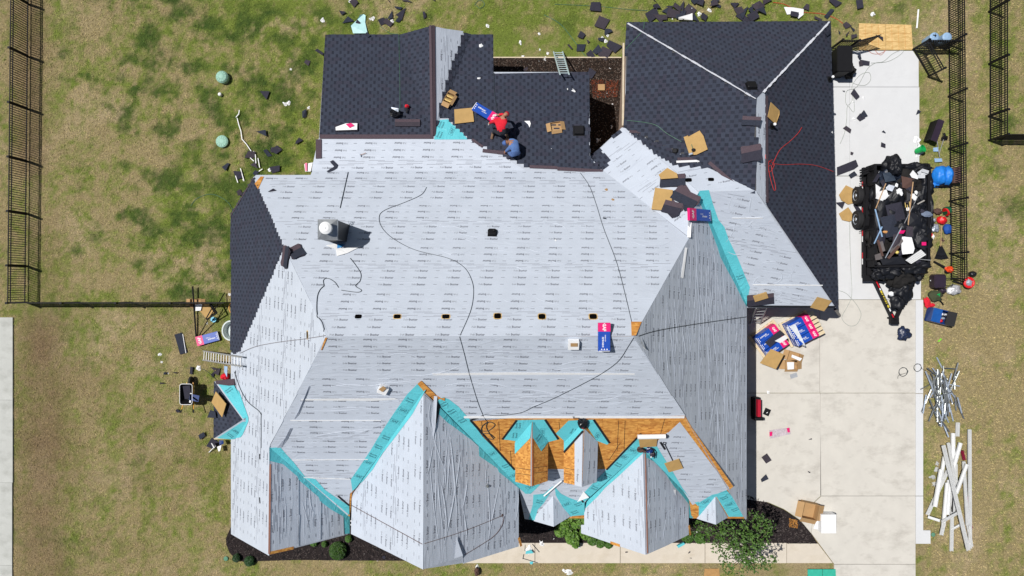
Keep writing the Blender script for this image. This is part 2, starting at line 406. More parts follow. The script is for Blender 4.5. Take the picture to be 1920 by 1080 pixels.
def lawn_colour(X, Y, hf=True):
    """albedo of the turf at ground points"""
    U = X * FP / CH + CU; V = -Y * FP / CH + CV
    big = fbm(X, Y, .32, 11, 4); mid = fbm(X, Y, 1.1, 21, 4); fin = fbm(X, Y, 4.5, 31, 3)
    def reg(u0, u1, v0, v1, f=40):
        sg = lambda t: 1 / (1 + np.exp(-np.clip(t, -30, 30)))
        return sg((U - u0) / f) * sg((u1 - U) / f) * sg((V - v0) / f) * sg((v1 - V) / f)
    g = .36 + 0 * U
    g = g + .34 * reg(430, 1560, -200, 420, 30) + .20 * reg(220, 460, -100, 570, 60) + .13 * reg(80, 200, 240, 560, 40)
    g = g - .22 * reg(60, 190, -100, 120, 40) - .10 * reg(150, 250, 330, 560, 30) - .02 * reg(20, 420, 590, 1100, 40) + .12 * reg(330, 430, 600, 1100, 30)
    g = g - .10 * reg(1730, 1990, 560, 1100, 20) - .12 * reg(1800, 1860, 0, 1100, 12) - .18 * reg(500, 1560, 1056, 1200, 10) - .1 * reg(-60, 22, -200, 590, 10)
    hi = vnoise(X, Y, 11, 41) * .5 + vnoise(X, Y, 5.5, 42) * .5
    dry = np.clip(reg(-200, 440, 590, 1300, 30) + reg(1640, 2200, 300, 1300, 60) + .6 * reg(1640, 2200, -200, 320, 60), 0, 1)
    strk = fbm(X, Y * .25, 1.4, 83, 3)
    g = g + ((big - .5) * 1.3 + (mid - .5) * 1.6) * (1 - .65 * dry) + (fin - .5) * 1.4 + (hi - .5) * 1.1 + (strk - .5) * 1.1 * dry - .04 * dry
    d = 0 * U + np.clip((fbm(X, Y, .9, 77, 4) - .60) * 5, 0, 1) * reg(230, 620, -100, 580, 40) * .9
    for u, v, a, b in DARKP:
        d = np.maximum(d, np.exp(-(((U - u) / a) ** 2 + ((V - v) / b) ** 2)) * (.75 if v < 600 else .35))
    rag = fbm(X + .4 * fbm(X, Y, 3, 8, 2), Y, 1.7, 61, 5)
    back = reg(150, 640, -100, 580, 50)
    br = .30 * reg(24, 430, 590, 1100, 20) * np.clip((fbm(X, Y, .7, 91, 4) - .35) * 3, 0, 1)
    d = np.clip((d * .9 + back * .40 + (rag - .5) * 2.6 + (big - .5) * 1.2 - .42) * 1.6, 0, 1) * (.35 + .65 * hi) * (.25 + .75 * np.clip(back + d, 0, 1))
    g = g + (rag - .5) * .5 + np.clip(d * .4, 0, .3)
    # mowing stripes at the front left, thatch strip beside the walk
    br = br + reg(35, 120, 590, 1100, 12) * (.35 + .5 * fbm(X, Y, .8, 5, 3)); st = .5 + .5 * np.sin(U / 15.5 + 2 * (vnoise(X, Y * .1, .4, 9) - .5))
    g = g + (st - .5) * .22 * reg(90, 430, 590, 1100, 20)
    br = np.maximum(br, .8 * reg(26, 82, -200, 330, 8)); br = np.maximum(br, .35 * reg(24, 120, 400, 600, 15)); g = g - .10 * reg(1640, 1990, 250, 1100, 40)
    g = np.clip(g, 0, 1)[..., None]; d = d[..., None]; br = np.clip(br, 0, 1)[..., None]
    tan = np.array([.275, .222, .115]); grn = np.array([.140, .180, .034]); drk = np.array([.028, .060, .013]); brn = np.array([.17, .118, .068])
    pale = np.array([.37, .29, .18])
    c = tan * (1 - g) + grn * g
    pl = np.clip((fbm(X, Y, .55, 55, 4) - .55) * 5, 0, 1)[..., None] * (1 - g)
    c = c * (1 - pl * .6) + pale * pl * .6
    c = c * (1 - br) + brn * br
    c = c * (1 - d) + drk * d
    return c * 1.15
def grid_ground():
    xs = np.unique(np.concatenate([np.arange(-24, 24.01, .11), np.arange(-70, 70.1, .7), [-400, -200, -100, -60, -40, -30, -27, 27, 30, 40, 60, 100, 200, 400]]))
    ys = np.unique(np.concatenate([np.arange(-14, 14.01, .11), np.arange(-70, 70.1, .7), [-400, -200, -100, -60, -40, -25, -18, 18, 25, 40, 60, 100, 200, 400]]))
    X, Y = np.meshgrid(xs, ys); nx, ny = len(xs), len(ys)
    Z = (fbm(X, Y, .6, 3, 3) - .5) * .02 - .012
    V = np.stack([X, Y, Z], -1).reshape(-1, 3)
    I = np.arange(nx * ny).reshape(ny, nx)
    Fq = np.stack([I[:-1, :-1], I[:-1, 1:], I[1:, 1:], I[1:, :-1]], -1).reshape(-1, 4)
    me = bpy.data.meshes.new('lawn'); me.vertices.add(len(V)); me.vertices.foreach_set('co', V.ravel().astype(np.float32))
    me.loops.add(Fq.size); me.loops.foreach_set('vertex_index', Fq.ravel().astype(np.int32))
    me.polygons.add(len(Fq)); me.polygons.foreach_set('loop_start', np.arange(0, Fq.size, 4, dtype=np.int32)); me.polygons.foreach_set('loop_total', np.full(len(Fq), 4, dtype=np.int32))
    me.update(calc_edges=True)
    c = lawn_colour(X, Y); far = (np.maximum(abs(X), abs(Y)) > 66)[..., None]; c = np.where(far, c.reshape(-1, 3).mean(0), c).reshape(-1, 3); a = me.attributes.new('Col', 'FLOAT_COLOR', 'POINT'); arr = np.ones((len(c), 4), np.float32); arr[:, :3] = c; a.data.foreach_set('color', arr.ravel())
    me.materials.append(M_LAWN); me.polygons.foreach_set('use_smooth', np.ones(len(Fq), bool))
    o = bpy.data.objects.new('lawn', me); COL.objects.link(o); tag(o, kind='structure'); WL[o] = Vector()
grid_ground()

# ------------------------------------------------------------------ paving (each slab its own piece)
def conc(name, col, var):
    m = mat(name, col, .85, var=var, scale=1.6, bump=.25, bscale=90, spec=.25); return m
M_CW = conc('new_concrete', (.64, .65, .66), .03); M_CB = conc('worn_concrete', (.60, .575, .52), .05); M_CW2 = conc('sidewalk_concrete', (.62, .56, .47), .05); M_CG = conc('grey_walk_concrete', (.50, .51, .48), .07)
def stains(m, dark, sc, lo, hi):
    t = m.node_tree; b = t.nodes['Principled BSDF']; lk = b.inputs['Base Color'].links[0]; src = lk.from_socket
    tc = [k for k in t.nodes if k.type == 'TEX_COORD'][0]; mp = t.nodes.new('ShaderNodeMapping'); mp.inputs['Scale'].default_value = (1, 1.8, 1); t.links.new(tc.outputs['Object'], mp.inputs[0])
    n = t.nodes.new('ShaderNodeTexNoise'); n.inputs['Scale'].default_value = sc; n.inputs['Detail'].default_value = 6; n.inputs['Roughness'].default_value = .7; t.links.new(mp.outputs[0], n.inputs['Vector'])
    mr = t.nodes.new('ShaderNodeMapRange'); mr.inputs[1].default_value = lo; mr.inputs[2].default_value = hi; mr.inputs[4].default_value = 1; t.links.new(n.outputs['Fac'], mr.inputs[0])
    mm = t.nodes.new('ShaderNodeMix'); mm.data_type = 'RGBA'; mm.blend_type = 'MULTIPLY'; t.links.new(mr.outputs[0], mm.inputs[0]); t.links.new(src, mm.inputs[6]); mm.inputs[7].default_value = (*dark, 1)
    t.links.new(mm.outputs[2], b.inputs['Base Color'])
stains(M_CB, (.74, .73, .72), .9, .50, .74); stains(M_CW, (.90, .90, .90), .9, .55, .75); stains(M_CW2, (.86, .84, .80), 1.3, .5, .75); stains(M_CG, (.72, .72, .70), 1.0, .45, .75)
def paving(name, slabs, m, top=.05, gap=.012, th=.10):
    root = None
    for i, s in enumerate(slabs):
        pts = [P(u, v, top) for u, v in s]; c = sum(pts, Vector()) / len(pts)
        q = [p + (c - p).normalized() * gap for p in pts]
        mb = MB(); mb.poly([Vector((p.x, p.y, top)) for p in q], th)
        if root is None:
            root = bpy.data.objects.new(name, None); COL.objects.link(root); root.location = (c.x, c.y, 0); WL[root] = Vector((c.x, c.y, 0)); tag(root, kind='structure')
        mb.build('concrete_slab', m, root)
    # the dirt in the joints
    return root
R = lambda a, b, c, d: [(a, b), (c, b), (c, d), (a, d)]
paving('driveway_apron', [R(1560, 95, 1593, 163), [(1593, 95), (1712, 95), (1723, 112), (1723, 163), (1593, 163)], R(1560, 163, 1593, 330), R(1593, 163, 1724, 330), R(1560, 330, 1594, 562), R(1594, 330, 1727, 562)], M_CW)
paving('driveway', [R(1390, 562, 1537, 737), R(1537, 562, 1717, 737), [(1390, 737), (1538, 737), (1540, 929), (1527, 941), (1521, 1000), (1500, 975), (1470, 955), (1440, 942), (1390, 935)],
    R(1538, 737, 1717, 930), [(1540, 930), (1717, 930), (1717, 1058), (1564, 1058), (1521, 1000), (1527, 942)], R(1564, 1058, 1717, 1230)], M_CB)
paving('driveway_edge_strip', [R(1717, 562, 1731, 738), R(1717, 738, 1731, 930), [(1717, 930), (1731, 930), (1731, 995), (1745, 995), (1745, 1020), (1717, 1020)]], M_CW)
paving('front_walk', [R(842, 1018, 1003, 1056), R(1003, 1018, 1163, 1056), R(1163, 1018, 1322, 1056), R(1322, 1018, 1475, 1056), [(1475, 1019), (1534, 1019), (1562, 1056), (1475, 1056)]], M_CW2)
paving('side_walk', [R(-420, 595, 24, 750), R(-420, 750, 24, 905), R(-420, 905, 23, 1060), R(-420, 1060, 23, 1215)], M_CG)
M_MULCH = mat('mulch_chips', (.028, .022, .022), .95, var=.6, scale=35, bump=1.0, bscale=60, spec=.1)
M_MULCH2 = mat('red_brown_mulch', (.040, .026, .020), .95, scale=14, two=(.018, .014, .012), bump=1.0, bscale=60, spec=.1)
def bed(pts, m, h=.03, cover=0):
    mb = MB(); mb.poly([P(u, v, h) for u, v in pts], .06); o = mb.build('mulch_bed', m); tag(o, kind='structure')
bed([(1395, 925), (1440, 943), (1470, 956), (1500, 976), (1522, 1002), (1533, 1019), (1280, 1018), (1280, 925)], M_MULCH, .04)
bed([(424, 1008), (424, 1020), (430, 1036), (441, 1048), (458, 1054), (490, 1052), (560, 1050), (640, 1051), (900, 1052), (905, 1018), (1060, 1018), (1280, 1018), (1280, 900), (500, 900), (434, 985)], M_MULCH, .035)
bed([(900, 109), (1172, 109), (1172, 330), (900, 330)], M_MULCH2, .03)
mb = MB(); mb.poly([P(925, 106.5, .06), P(1165, 106.5, .06), P(1165, 108.5, .06), P(925, 108.5, .06)], .1); tag(mb.build('bed_edging', M_CREAM), 'cream concrete edging along the back mulch bed', 'edging')

# loose chips of mulch and grass blades
def chips(name, poly, n, m, cols, size, z):
    us = [p[0] for p in poly]; vs = [p[1] for p in poly]; mb = MB(); k = 0
    while k < n:
        u = random.uniform(min(us), max(us)); v = random.uniform(min(vs), max(vs))
        if not inside(poly, u, v): continue
        k += 1; p = P(u, v, z + random.uniform(0, .03)); a = random.uniform(0, 6.28); l = random.uniform(.5, 1.3) * size
        x = Vector((math.cos(a), math.sin(a), random.uniform(-.3, .3))) * l; y = Vector((-math.sin(a), math.cos(a), random.uniform(-.4, .4))) * l * .35
        mb.add([p - x - y, p + x - y, p + x + y, p - x + y], [(0, 1, 2, 3)], random.choice(cols))
    tag(mb.build(name, m), kind='stuff')
M_CHIP = mat('mulch_chip', (1, 1, 1), .9, attr=True, spec=.15)
chips('mulch_chips', [(1395, 925), (1440, 943), (1500, 976), (1533, 1019), (1280, 1018), (1280, 925)], 3500, M_CHIP, [(.05, .04, .04), (.02, .017, .018), (.09, .075, .07), (.012, .012, .013)], .035, .045)
chips('mulch_chips', [(424, 1012), (441, 1048), (640, 1051), (838, 1051), (838, 1017), (1060, 1017), (1060, 960), (434, 1000)], 4500, M_CHIP, [(.05, .04, .04), (.02, .017, .018), (.08, .065, .06), (.012, .012, .013)], .035, .04)
chips('mulch_chips', [(925, 109), (1172, 109), (1172, 290), (1105, 290), (1105, 160), (925, 160)], 4500, M_CHIP, [(.09, .062, .048), (.03, .024, .02), (.15, .12, .10), (.05, .03, .022), (.02, .016, .014)], .03, .035)
chips('fallen_rust_needles', [(1108, 150), (1160, 150), (1158, 182), (1112, 183)], 900, M_CHIP, [(.20, .05, .022), (.13, .035, .018), (.07, .03, .02), (.03, .02, .016)], .03, .045)
chips('fallen_rust_needles', [(1480, 972), (1497, 976), (1495, 990), (1480, 988)], 160, M_CHIP, [(.42, .20, .05), (.30, .13, .03)], .03, .06)

KEEP = [R(600, 60, 1575, 250), R(434, 330, 1575, 1010), R(1560, 90, 1727, 562), R(1390, 560, 1733, 1230), R(-420, 593, 25, 1215), R(842, 1010, 1562, 1058), R(925, 105, 1172, 300), [(424, 1008), (441, 1048), (640, 1052), (900, 1052), (900, 990), (434, 990)]]
def grass():
    n = 330000; U = RNG.uniform(-40, 1960, n); V = RNG.uniform(-30, 1110, n)
    ok = np.ones(n, bool)
    for k in KEEP:
        us = [p[0] for p in k]; vs = [p[1] for p in k]
        if len(k) == 4 and k[0][1] == k[1][1]: ok &= ~((U > us[0]) & (U < us[1]) & (V > vs[0]) & (V < vs[2]))
        else: ok &= ~((U > min(us)) & (U < max(us)) & (V > min(vs)) & (V < max(vs) - 4))
    U, V = U[ok], V[ok]; X = (U - CU) * CH / FP; Y = -(V - CV) * CH / FP; n = len(X)
    c = lawn_colour(X, Y) * RNG.uniform(.75, 1.9, (n, 1)) * np.array([1.0, 1.0, .9]); a = RNG.uniform(0, 6.283, n); l = RNG.uniform(.03, .09, n); w = RNG.uniform(.007, .018, n)
    dx, dy = np.cos(a), np.sin(a); hz = RNG.uniform(.015, .05, n)
    v = np.empty((n, 3, 3)); v[:, 0] = np.stack([X - dy * w, Y + dx * w, 0 * X - .01], 1); v[:, 1] = np.stack([X + dy * w, Y - dx * w, 0 * X - .01], 1); v[:, 2] = np.stack([X + dx * l, Y + dy * l, hz], 1)
    me = bpy.data.meshes.new('grass'); me.vertices.add(n * 3); me.vertices.foreach_set('co', v.ravel().astype(np.float32))
    me.loops.add(n * 3); me.loops.foreach_set('vertex_index', np.arange(n * 3, dtype=np.int32)); me.polygons.add(n)
    me.polygons.foreach_set('loop_start', np.arange(0, n * 3, 3, dtype=np.int32)); me.polygons.foreach_set('loop_total', np.full(n, 3, np.int32)); me.update(calc_edges=True)
    at = me.attributes.new('Col', 'FLOAT_COLOR', 'FACE'); arr = np.ones((n, 4), np.float32); arr[:, :3] = c; at.data.foreach_set('color', arr.ravel()); me.materials.append(M_BLADE)
    o = bpy.data.objects.new('grass', me); COL.objects.link(o); tag(o, kind='stuff'); WL[o] = Vector()
grass()
# ------------------------------------------------------------------ the house: planes from the survey of eaves and ridges
PL = dict(
 NU=Plane([(613, 630, 8), (1187, 630, 8), (600, 320, 3.7), (1100, 320, 3.7)]),
 NL=Plane([(600, 320, 3.7), (1100, 320, 3.7), (1000, 135, 2.9)]),
 GWL=Plane([(810, 48, 3.45), (812, 262, 3.45), (750, 65, 2.58)]),
 GEL=Plane([(810, 48, 3.45), (812, 262, 3.45), (882, 65, 2.58)]),
 L=Plane([(434, 400, 2.9), (434, 1000, 2.9), (613, 630, 8)]),
 S=Plane([(613, 630, 8), (1187, 630, 8), (900, 975, 2.9)]),
 E=Plane([(1400, 565, 2.9), (1400, 975, 2.9), (1187, 630, 8)]),
 LR=Plane([(505, 840, 5.15), (505, 1040, 5.15), (655, 1001, 2.9)]),
 BL=Plane([(795, 740, 6.85), (793, 1067, 6.85), (658, 1001, 3.2)]),
 BR=Plane([(795, 740, 6.85), (793, 1067, 6.85), (972, 1025, 3.95)]),
 G3L=Plane([(1208, 845, 5.07), (1211, 1040, 5.07), (1090, 1000, 2.95)]),
 G3R=Plane([(1208, 845, 5.07), (1211, 1040, 5.07), (1292, 1003, 3.07)]),
 GN=Plane([(1175, 42, 2.9), (1557, 40, 2.9), (1418, 185, 5.5)]),
 GW=Plane([(1174, 42, 2.9), (1171, 240, 2.9), (1418, 185, 5.5), (1418, 358, 5.5)]),
 GE=Plane([(1558, 40, 2.9), (1570, 575, 2.9), (1418, 185, 5.5), (1418, 358, 5.5)]),
 GS=Plane([(1568, 577, 2.9), (1400, 577, 2.9), (1418, 358, 5.5)]),
 F=Plane([(1172, 240, 2.9), (1418, 358, 5.5), (1310, 360, 5.45)]),
 D=Plane([(1165, 240, 3.1), (1108, 293, 3.3), (1310, 360, 5.4), (1292, 445, 5.62)]),
 E1L=Plane([(1037, 930, 3.62), (1038, 987, 3.62), (1001, 976, 2.9)]),
 E1R=Plane([(1037, 930, 3.62), (1038, 987, 3.62), (1070, 968, 2.95)]),
 E2L=Plane([(1341, 930, 3.62), (1342, 983, 3.62), (1308, 972, 2.9)]),
 E2R=Plane([(1341, 930, 3.62), (1342, 983, 3.62), (1364, 970, 2.95)]),
 BW=Plane([(402, 715, 2.75), (401, 822, 2.75), (455, 787, 3.75)]),
 BN=Plane([(402, 715, 2.75), (455, 787, 3.75), (440, 722, 2.95)]),
 BS=Plane([(401, 822, 2.75), (455, 787, 3.75), (437, 822, 2.95)]),
 D1L=Plane([(998, 792, 5.9), (997, 912, 5.9), (966, 866, 5.3)]),
 D1R=Plane([(998, 792, 5.9), (997, 912, 5.9), (1028, 866, 5.3)]),
 D2L=Plane([(1095, 792, 5.9), (1091, 912, 5.9), (1057, 867, 5.3)]),
 D2R=Plane([(1095, 792, 5.9), (1091, 912, 5.9), (1120, 866, 5.3)]),
)
DK = dict(
 NU=[(480, 328), (584, 328), (586, 320), (1130, 320), (1292, 445), (1187, 630), (613, 630), (476, 332)],
 NL=[(610, 65), (925, 65), (925, 135), (1105, 135), (1106, 294), (1130, 320), (586, 320), (598, 262)],
 GWL=[(750, 65), (810, 48), (812, 262)], GEL=[(882, 65), (810, 48), (812, 262)],
 L=[(434, 400), (476, 331), (613, 630), (505, 838), (505, 1040), (434, 1000)],
 S=[(613, 630), (1187, 630), (1283, 778), (1400, 972), (1297, 972), (1291, 930), (1205, 842), (1096, 940), (1096, 972), (985, 972), (972, 912), (795, 735), (660, 925), (655, 975), (505, 838)],
 E=[(1187, 630), (1292, 445), (1293, 412), (1310, 360), (1400, 570), (1400, 975), (1283, 778)],
 LR=[(505, 838), (650, 960), (652, 1002), (505, 1040)],
 BL=[(795, 735), (793, 1067), (658, 1001), (660, 925)],
 BR=[(795, 735), (972, 912), (972, 1025), (866, 1056), (793, 1067)],
 G3L=[(1205, 842), (1211, 1040), (1090, 1000), (1090, 984), (1096, 984), (1096, 940)],
 G3R=[(1205, 842), (1291, 930), (1291, 1003), (1211, 1040)],
 GN=[(1175, 42), (1557, 40), (1418, 185)],
 GW=[(1175, 42), (1418, 185), (1418, 358), (1171, 240)],
 GE=[(1557, 40), (1570, 576), (1567, 577), (1418, 358), (1418, 185)],
 GS=[(1310, 360), (1418, 358), (1567, 577), (1400, 577)],
 F=[(1171, 240), (1418, 358), (1310, 360)],
 D=[(1166, 239), (1107, 294), (1130, 320), (1292, 445), (1293, 412), (1310, 360), (1172, 240)],
 E1L=[(1037, 918), (1038, 987), (1001, 976), (1010, 950)], E1R=[(1037, 918), (1070, 968), (1038, 987)],
 E2L=[(1341, 925), (1342, 983), (1306, 972)], E2R=[(1341, 925), (1365, 970), (1342, 983)],
 BW=[(402, 715), (455, 787), (401, 822)], BN=[(402, 715), (440, 722), (467, 782), (455, 787)], BS=[(401, 822), (455, 787), (467, 790), (452, 820), (437, 823)],
 D1L=[(998, 790), (966, 830), (966, 903), (997, 912)], D1R=[(998, 790), (1028, 830), (1027, 902), (997, 912)],
 D2L=[(1095, 790), (1057, 830), (1057, 905), (1091, 912)], D2R=[(1095, 790), (1121, 828), (1119, 903), (1091, 912)],
)
def surf(u, v):
    best, bw = GROUND, GROUND.w(u, v)
    for k, pl in PL.items():
        if inside(DK[k], u, v):
            w = pl.w(u, v)
            if w > bw: best, bw = pl, w
    return best
def sp(u, v, h=0.0):
    pl = surf(u, v); return pl.at(u, v, h + (.022 if pl is not GROUND else (.05 if on_pave(u, v) else 0)))
PAVE = [R(1560, 95, 1725, 562), R(1390, 562, 1731, 1200), R(842, 1018, 1562, 1056), R(-400, 595, 24, 1200)]
def on_pave(u, v): return any(inside(p, u, v) for p in PAVE)

SEAMS = [('L', 'NU', 4, (476, 331), (540, 470), (613, 630)), ('L', 'S', 4, (613, 630), (505, 838)), ('L', 'LR', 3, (505, 838), (505, 1040)), ('NU', 'E', 4, (1187, 630), (1292, 445)), ('NU', 'S', 8, (613, 630), (1187, 630)), ('NU', 'D', 3, (1130, 320), (1292, 445)), ('NU', 'NL', 4, (586, 320), (1130, 320)),
 ('E', 'D', 3, (1292, 430), (1310, 360)), ('E', 'GS', 3, (1310, 360), (1400, 573)), ('E', 'S', 4, (1187, 630), (1283, 778), (1400, 972)), ('D', 'F', 4, (1172, 240), (1310, 360)), ('F', 'GW', 4, (1172, 240), (1418, 358)), ('F', 'GS', 4, (1310, 360), (1418, 358)), ('GW', 'GE', 6, (1418, 185), (1418, 358)), ('GS', 'GE', 4, (1418, 358), (1567, 577)),
 ('GN', 'GW', 4, (1175, 42), (1418, 185)), ('GN', 'GE', 4, (1557, 41), (1418, 185)), ('S', 'BL', 1.6, (795, 735), (660, 925)), ('BL', 'BR', 4, (795, 735), (793, 1067)), ('G3L', 'G3R', 4, (1205, 842), (1211, 1040)), ('NL', 'GWL', 2, (750, 65), (812, 262)), ('NL', 'GEL', 2, (882, 65), (812, 262))]
def solve_seams():
    ks = list(PL); ix = {k: i * 3 for i, k in enumerate(ks)}; rows = []; rhs = []
    U0, V0 = 960.0, 540.0; sc = 500.0
    row = lambda u, v: np.array([(u - U0) / sc, (v - V0) / sc, 1.0])
    for k in ks:
        for u, v, z in PL[k].pts:
            r = np.zeros(len(ks) * 3); r[ix[k]:ix[k] + 3] = row(u, v); rows.append(r); rhs.append(1e4 / (CH - z))
    for a, b, w, *pp in SEAMS:
        for u, v in pp:
            r = np.zeros(len(ks) * 3); r[ix[a]:ix[a] + 3] = row(u, v); r[ix[b]:ix[b] + 3] = -row(u, v); rows.append(r * w); rhs.append(0)
    x = np.linalg.lstsq(np.array(rows), np.array(rhs), rcond=None)[0]
    for k in ks:
        c = x[ix[k]:ix[k] + 3]; f = lambda u, v: CH - 1e4 / float(row(u, v) @ c)
        PL[k] = Plane([(u, v, f(u, v)) for u, v, z in PL[k].pts[:2]] + [(u, v, f(u, v)) for u, v in ((PL[k].pts[2][0], PL[k].pts[2][1]), (PL[k].pts[0][0] + 37, PL[k].pts[0][1] + 91), (PL[k].pts[0][0] - 83, PL[k].pts[0][1] + 13))])
solve_seams()
NAMES = dict(NU='back_slope', NL='back_low_slope', L='left_slope', S='front_slope', E='right_slope', GN='garage_back_slope', GW='garage_left_slope', GE='garage_right_slope', GS='garage_front_slope')
M_DECK = mat('felt_lap', (.46, .50, .57), .7)
M_EDGE = mat('roof_edge_wrap', (.30, .31, .34), .7)
house = thing('house', (0, 0, 0), 'large house with its steep hipped roof half stripped and wrapped in pale grey felt', 'house')
SL = {}
for k, pl in PL.items():
    mb = MB(); mb.poly([pl.at(u, v) for u, v in DK[k]], .06, pl.n); mb.m = [0] + [1] * (len(mb.f) - 1)
    SL[k] = mb.build(NAMES.get(k, {'D1': 'dormer_roof', 'D2': 'dormer_roof'}.get(k[:2], 'gable_slope' if k not in ('F', 'D', 'BW', 'BN', 'BS') else 'roof_slope')), [M_OSB if k in ('S', 'D1L', 'D1R', 'D2L', 'D2R') else M_DECK, M_EDGE], house, origin=pl.at(*DK[k][0]), uvplane=pl)

# ---- underlayment: rolls laid along the eave, each lapping the one below, with their print
ROLL = .98
def underlay(k, poly, m, ink=True, axis='b', roll=ROLL, off=0.0, h=.012, word=.50, pitch=1.11, bands=True):
    pl = PL[k]; q = [pl.px2(u, v) for u, v in poly]; mx = sum(p[0] for p in q) / len(q); my = sum(p[1] for p in q) / len(q)
    q = [(x + (x - mx) / max(.01, math.hypot(x - mx, y - my)) * .035, y + (y - my) / max(.01, math.hypot(x - mx, y - my)) * .035) for x, y in q]
    if axis == 'a': q2 = [(y, -x) for x, y in q]
    else: q2 = q
    lo = min(p[1] for p in q2) - off; hi = max(p[1] for p in q2); n = max(1, math.ceil((hi - lo) / roll))
    back = (lambda x, y: (-y, x)) if axis == 'a' else (lambda x, y: (x, y))
    tx = MB()
    for i in range(n):
        b0, b1 = lo + i * roll, lo + (i + 1) * roll
        s = clip_half(clip_half(q2, 0, 1, -b0), 0, -1, b1 + .0)
        if len(s) < 3 or abs(area2(s)) < .02: continue
        # subdivide the low lap edge so it wanders a little and lifts
        mb = MB(); top = []; K = len(s)
        ring = []
        for j in range(K):
            p, r = s[j], s[(j + 1) % K]; L = math.hypot(r[0] - p[0], r[1] - p[1]); low = abs(p[1] - b0) < 1e-4 and abs(r[1] - b0) < 1e-4 and i > 0
            ns = max(1, int(L / .35)) if low else 1
            for t in range(ns):
                f = t / ns; x = p[0] + (r[0] - p[0]) * f; y = p[1] + (r[1] - p[1]) * f
                if low and 0 < t: y += -.05 + .018 * noise.noise(Vector((x * .8, i * 3.1, .5)))
                elif low: y += -.05
                ring.append((x, y, h + (.005 if low else 0.0)))
        pts = [pl.fr2(*back(x, y), hh) for x, y, hh in ring]
        mb.poly(pts, .004, pl.n)
        mb.build('underlayment_strip', m, SL[k], uvplane=pl)
        if not ink: continue
        rot = (i % 2 == 1); ph = random.uniform(0, pitch)
        for r_i, fr in enumerate((.20, .49, .78)):
            y = b0 + fr * roll; xs0 = min(p[0] for p in s); xs1 = max(p[0] for p in s)
            x = xs0 - pitch + ph + r_i * .03
            while x < xs1 + pitch:
                for dx, kind in ((0, 'w'), (pitch * .52, 'd')):
                    cx = x + dx; hw = word / 2 if kind == 'w' else .06
                    if kind == 'w' and not all(inside(s, cx + e * hw, y + g * .05) for e in (-1, 1) for g in (-1, 1)): continue
                    if kind == 'd' and not all(inside(s, cx + e * hw, y) for e in (-1, 1)): continue
                    X, Y = back(cx, y); o3 = pl.fr2(X, Y, h + .008)
                    ax = pl.a if axis == 'b' else pl.b; ay = pl.n.cross(ax)
                    if rot: ax, ay = -ax, -ay
                    M = Matrix((ax, ay, pl.n)).transposed().to_4x4(); M.translation = o3
                    if kind == 'd': tx.add([M @ Vector((-.06, -.009, 0)), M @ Vector((.06, -.009, 0)), M @ Vector((.06, .009, 0)), M @ Vector((-.06, .009, 0))], [(0, 1, 2, 3)], (.26, .28, .32))
                    else:
                        put_text(tx, 'Felt', M @ Matrix.Translation((-.17, .0, 0)), .14, col=(.38, .41, .46))
                        put_text(tx, 'Buster', M @ Matrix.Translation((.07, .0, 0)), .28, col=(.21, .225, .265), stretch=1.1)
                x += pitch
        for fr, o_ in ((.035, .1), (.955, .5)):
            if (i % 2 == 0) == (fr < .5): continue
            for q_ in (0, 1):
                y = b0 + (fr + .05 * q_ * (1 if fr < .5 else -1)) * roll; x = xs0 - pitch + ph + o_ + q_ * .35
                while x < xs1:
                    if inside(s, x - .3, y) and inside(s, x + .3, y):
                        c4 = [pl.fr2(*back(x + e * .3, y + g * .008), h + .008) for e, g in ((-1, -1), (1, -1), (1, 1), (-1, 1))]
                        tx.add(c4, [(0, 1, 2, 3)], (.30, .32, .37))
                    x += pitch
    if tx.v: tag(tx.build('printed_lettering', M_INK, SL[k]), kind='stuff')

def wrinkles(k, poly, n, m, lmin=.6, lmax=2.4, axis='b', r=.016, bend=.12):
    """loose folds standing up from the sheet: long low tents"""
    pl = PL[k]; q = [pl.px2(u, v) for u, v in poly]; mb = MB(); xs = [p[0] for p in q]; ys = [p[1] for p in q]; c = 0; g = 0
    while c < n and g < n * 30:
        g += 1; x = random.uniform(min(xs), max(xs)); y = random.uniform(min(ys), max(ys))
        ang = random.gauss(math.pi / 2 if axis == 'b' else 0, .14 if axis == 'b' else .12); L = random.uniform(lmin, lmax); kx = random.uniform(-bend, bend)
        line = []; 
        for t in range(9):
            f = t / 8 - .5; a = ang + kx * f * 3; line.append((x + math.cos(a) * L * f, y + math.sin(a) * L * f))
        if not all(inside(q, *p) for p in line): continue
        c += 1; vs = []; fs = []; rr = r * random.uniform(.5, 1.3)
        for t, p in enumerate(line):
            f = math.sin(math.pi * t / 8) ** .6; d = (line[min(t + 1, 8)][0] - line[max(t - 1, 0)][0], line[min(t + 1, 8)][1] - line[max(t - 1, 0)][1]); l = math.hypot(*d); nx, ny = -d[1] / l, d[0] / l
            for s_, hh in ((-1.6, .0), (-.35, .8), (.35, .8), (1.6, 0)):
                vs.append(pl.fr2(p[0] + nx * rr * s_ * f, p[1] + ny * rr * s_ * f, .0165 + rr * hh * f))
        for t in range(8):
            for j in range(3): fs.append((t * 4 + j, t * 4 + j + 1, t * 4 + 5 + j, t * 4 + 4 + j))
        mb.add(vs, fs)
    if mb.v: tag(mb.build('sheet_fold', m, SL[k], uvplane=pl, smooth=True), kind='stuff')

UP = dict(
 NU=[(484, 329), (585, 329), (597, 300), (600, 263), (812, 263), (878, 263), (990, 314), (1130, 320), (1291, 445), (1187, 629), (613, 629), (484, 345)],
)
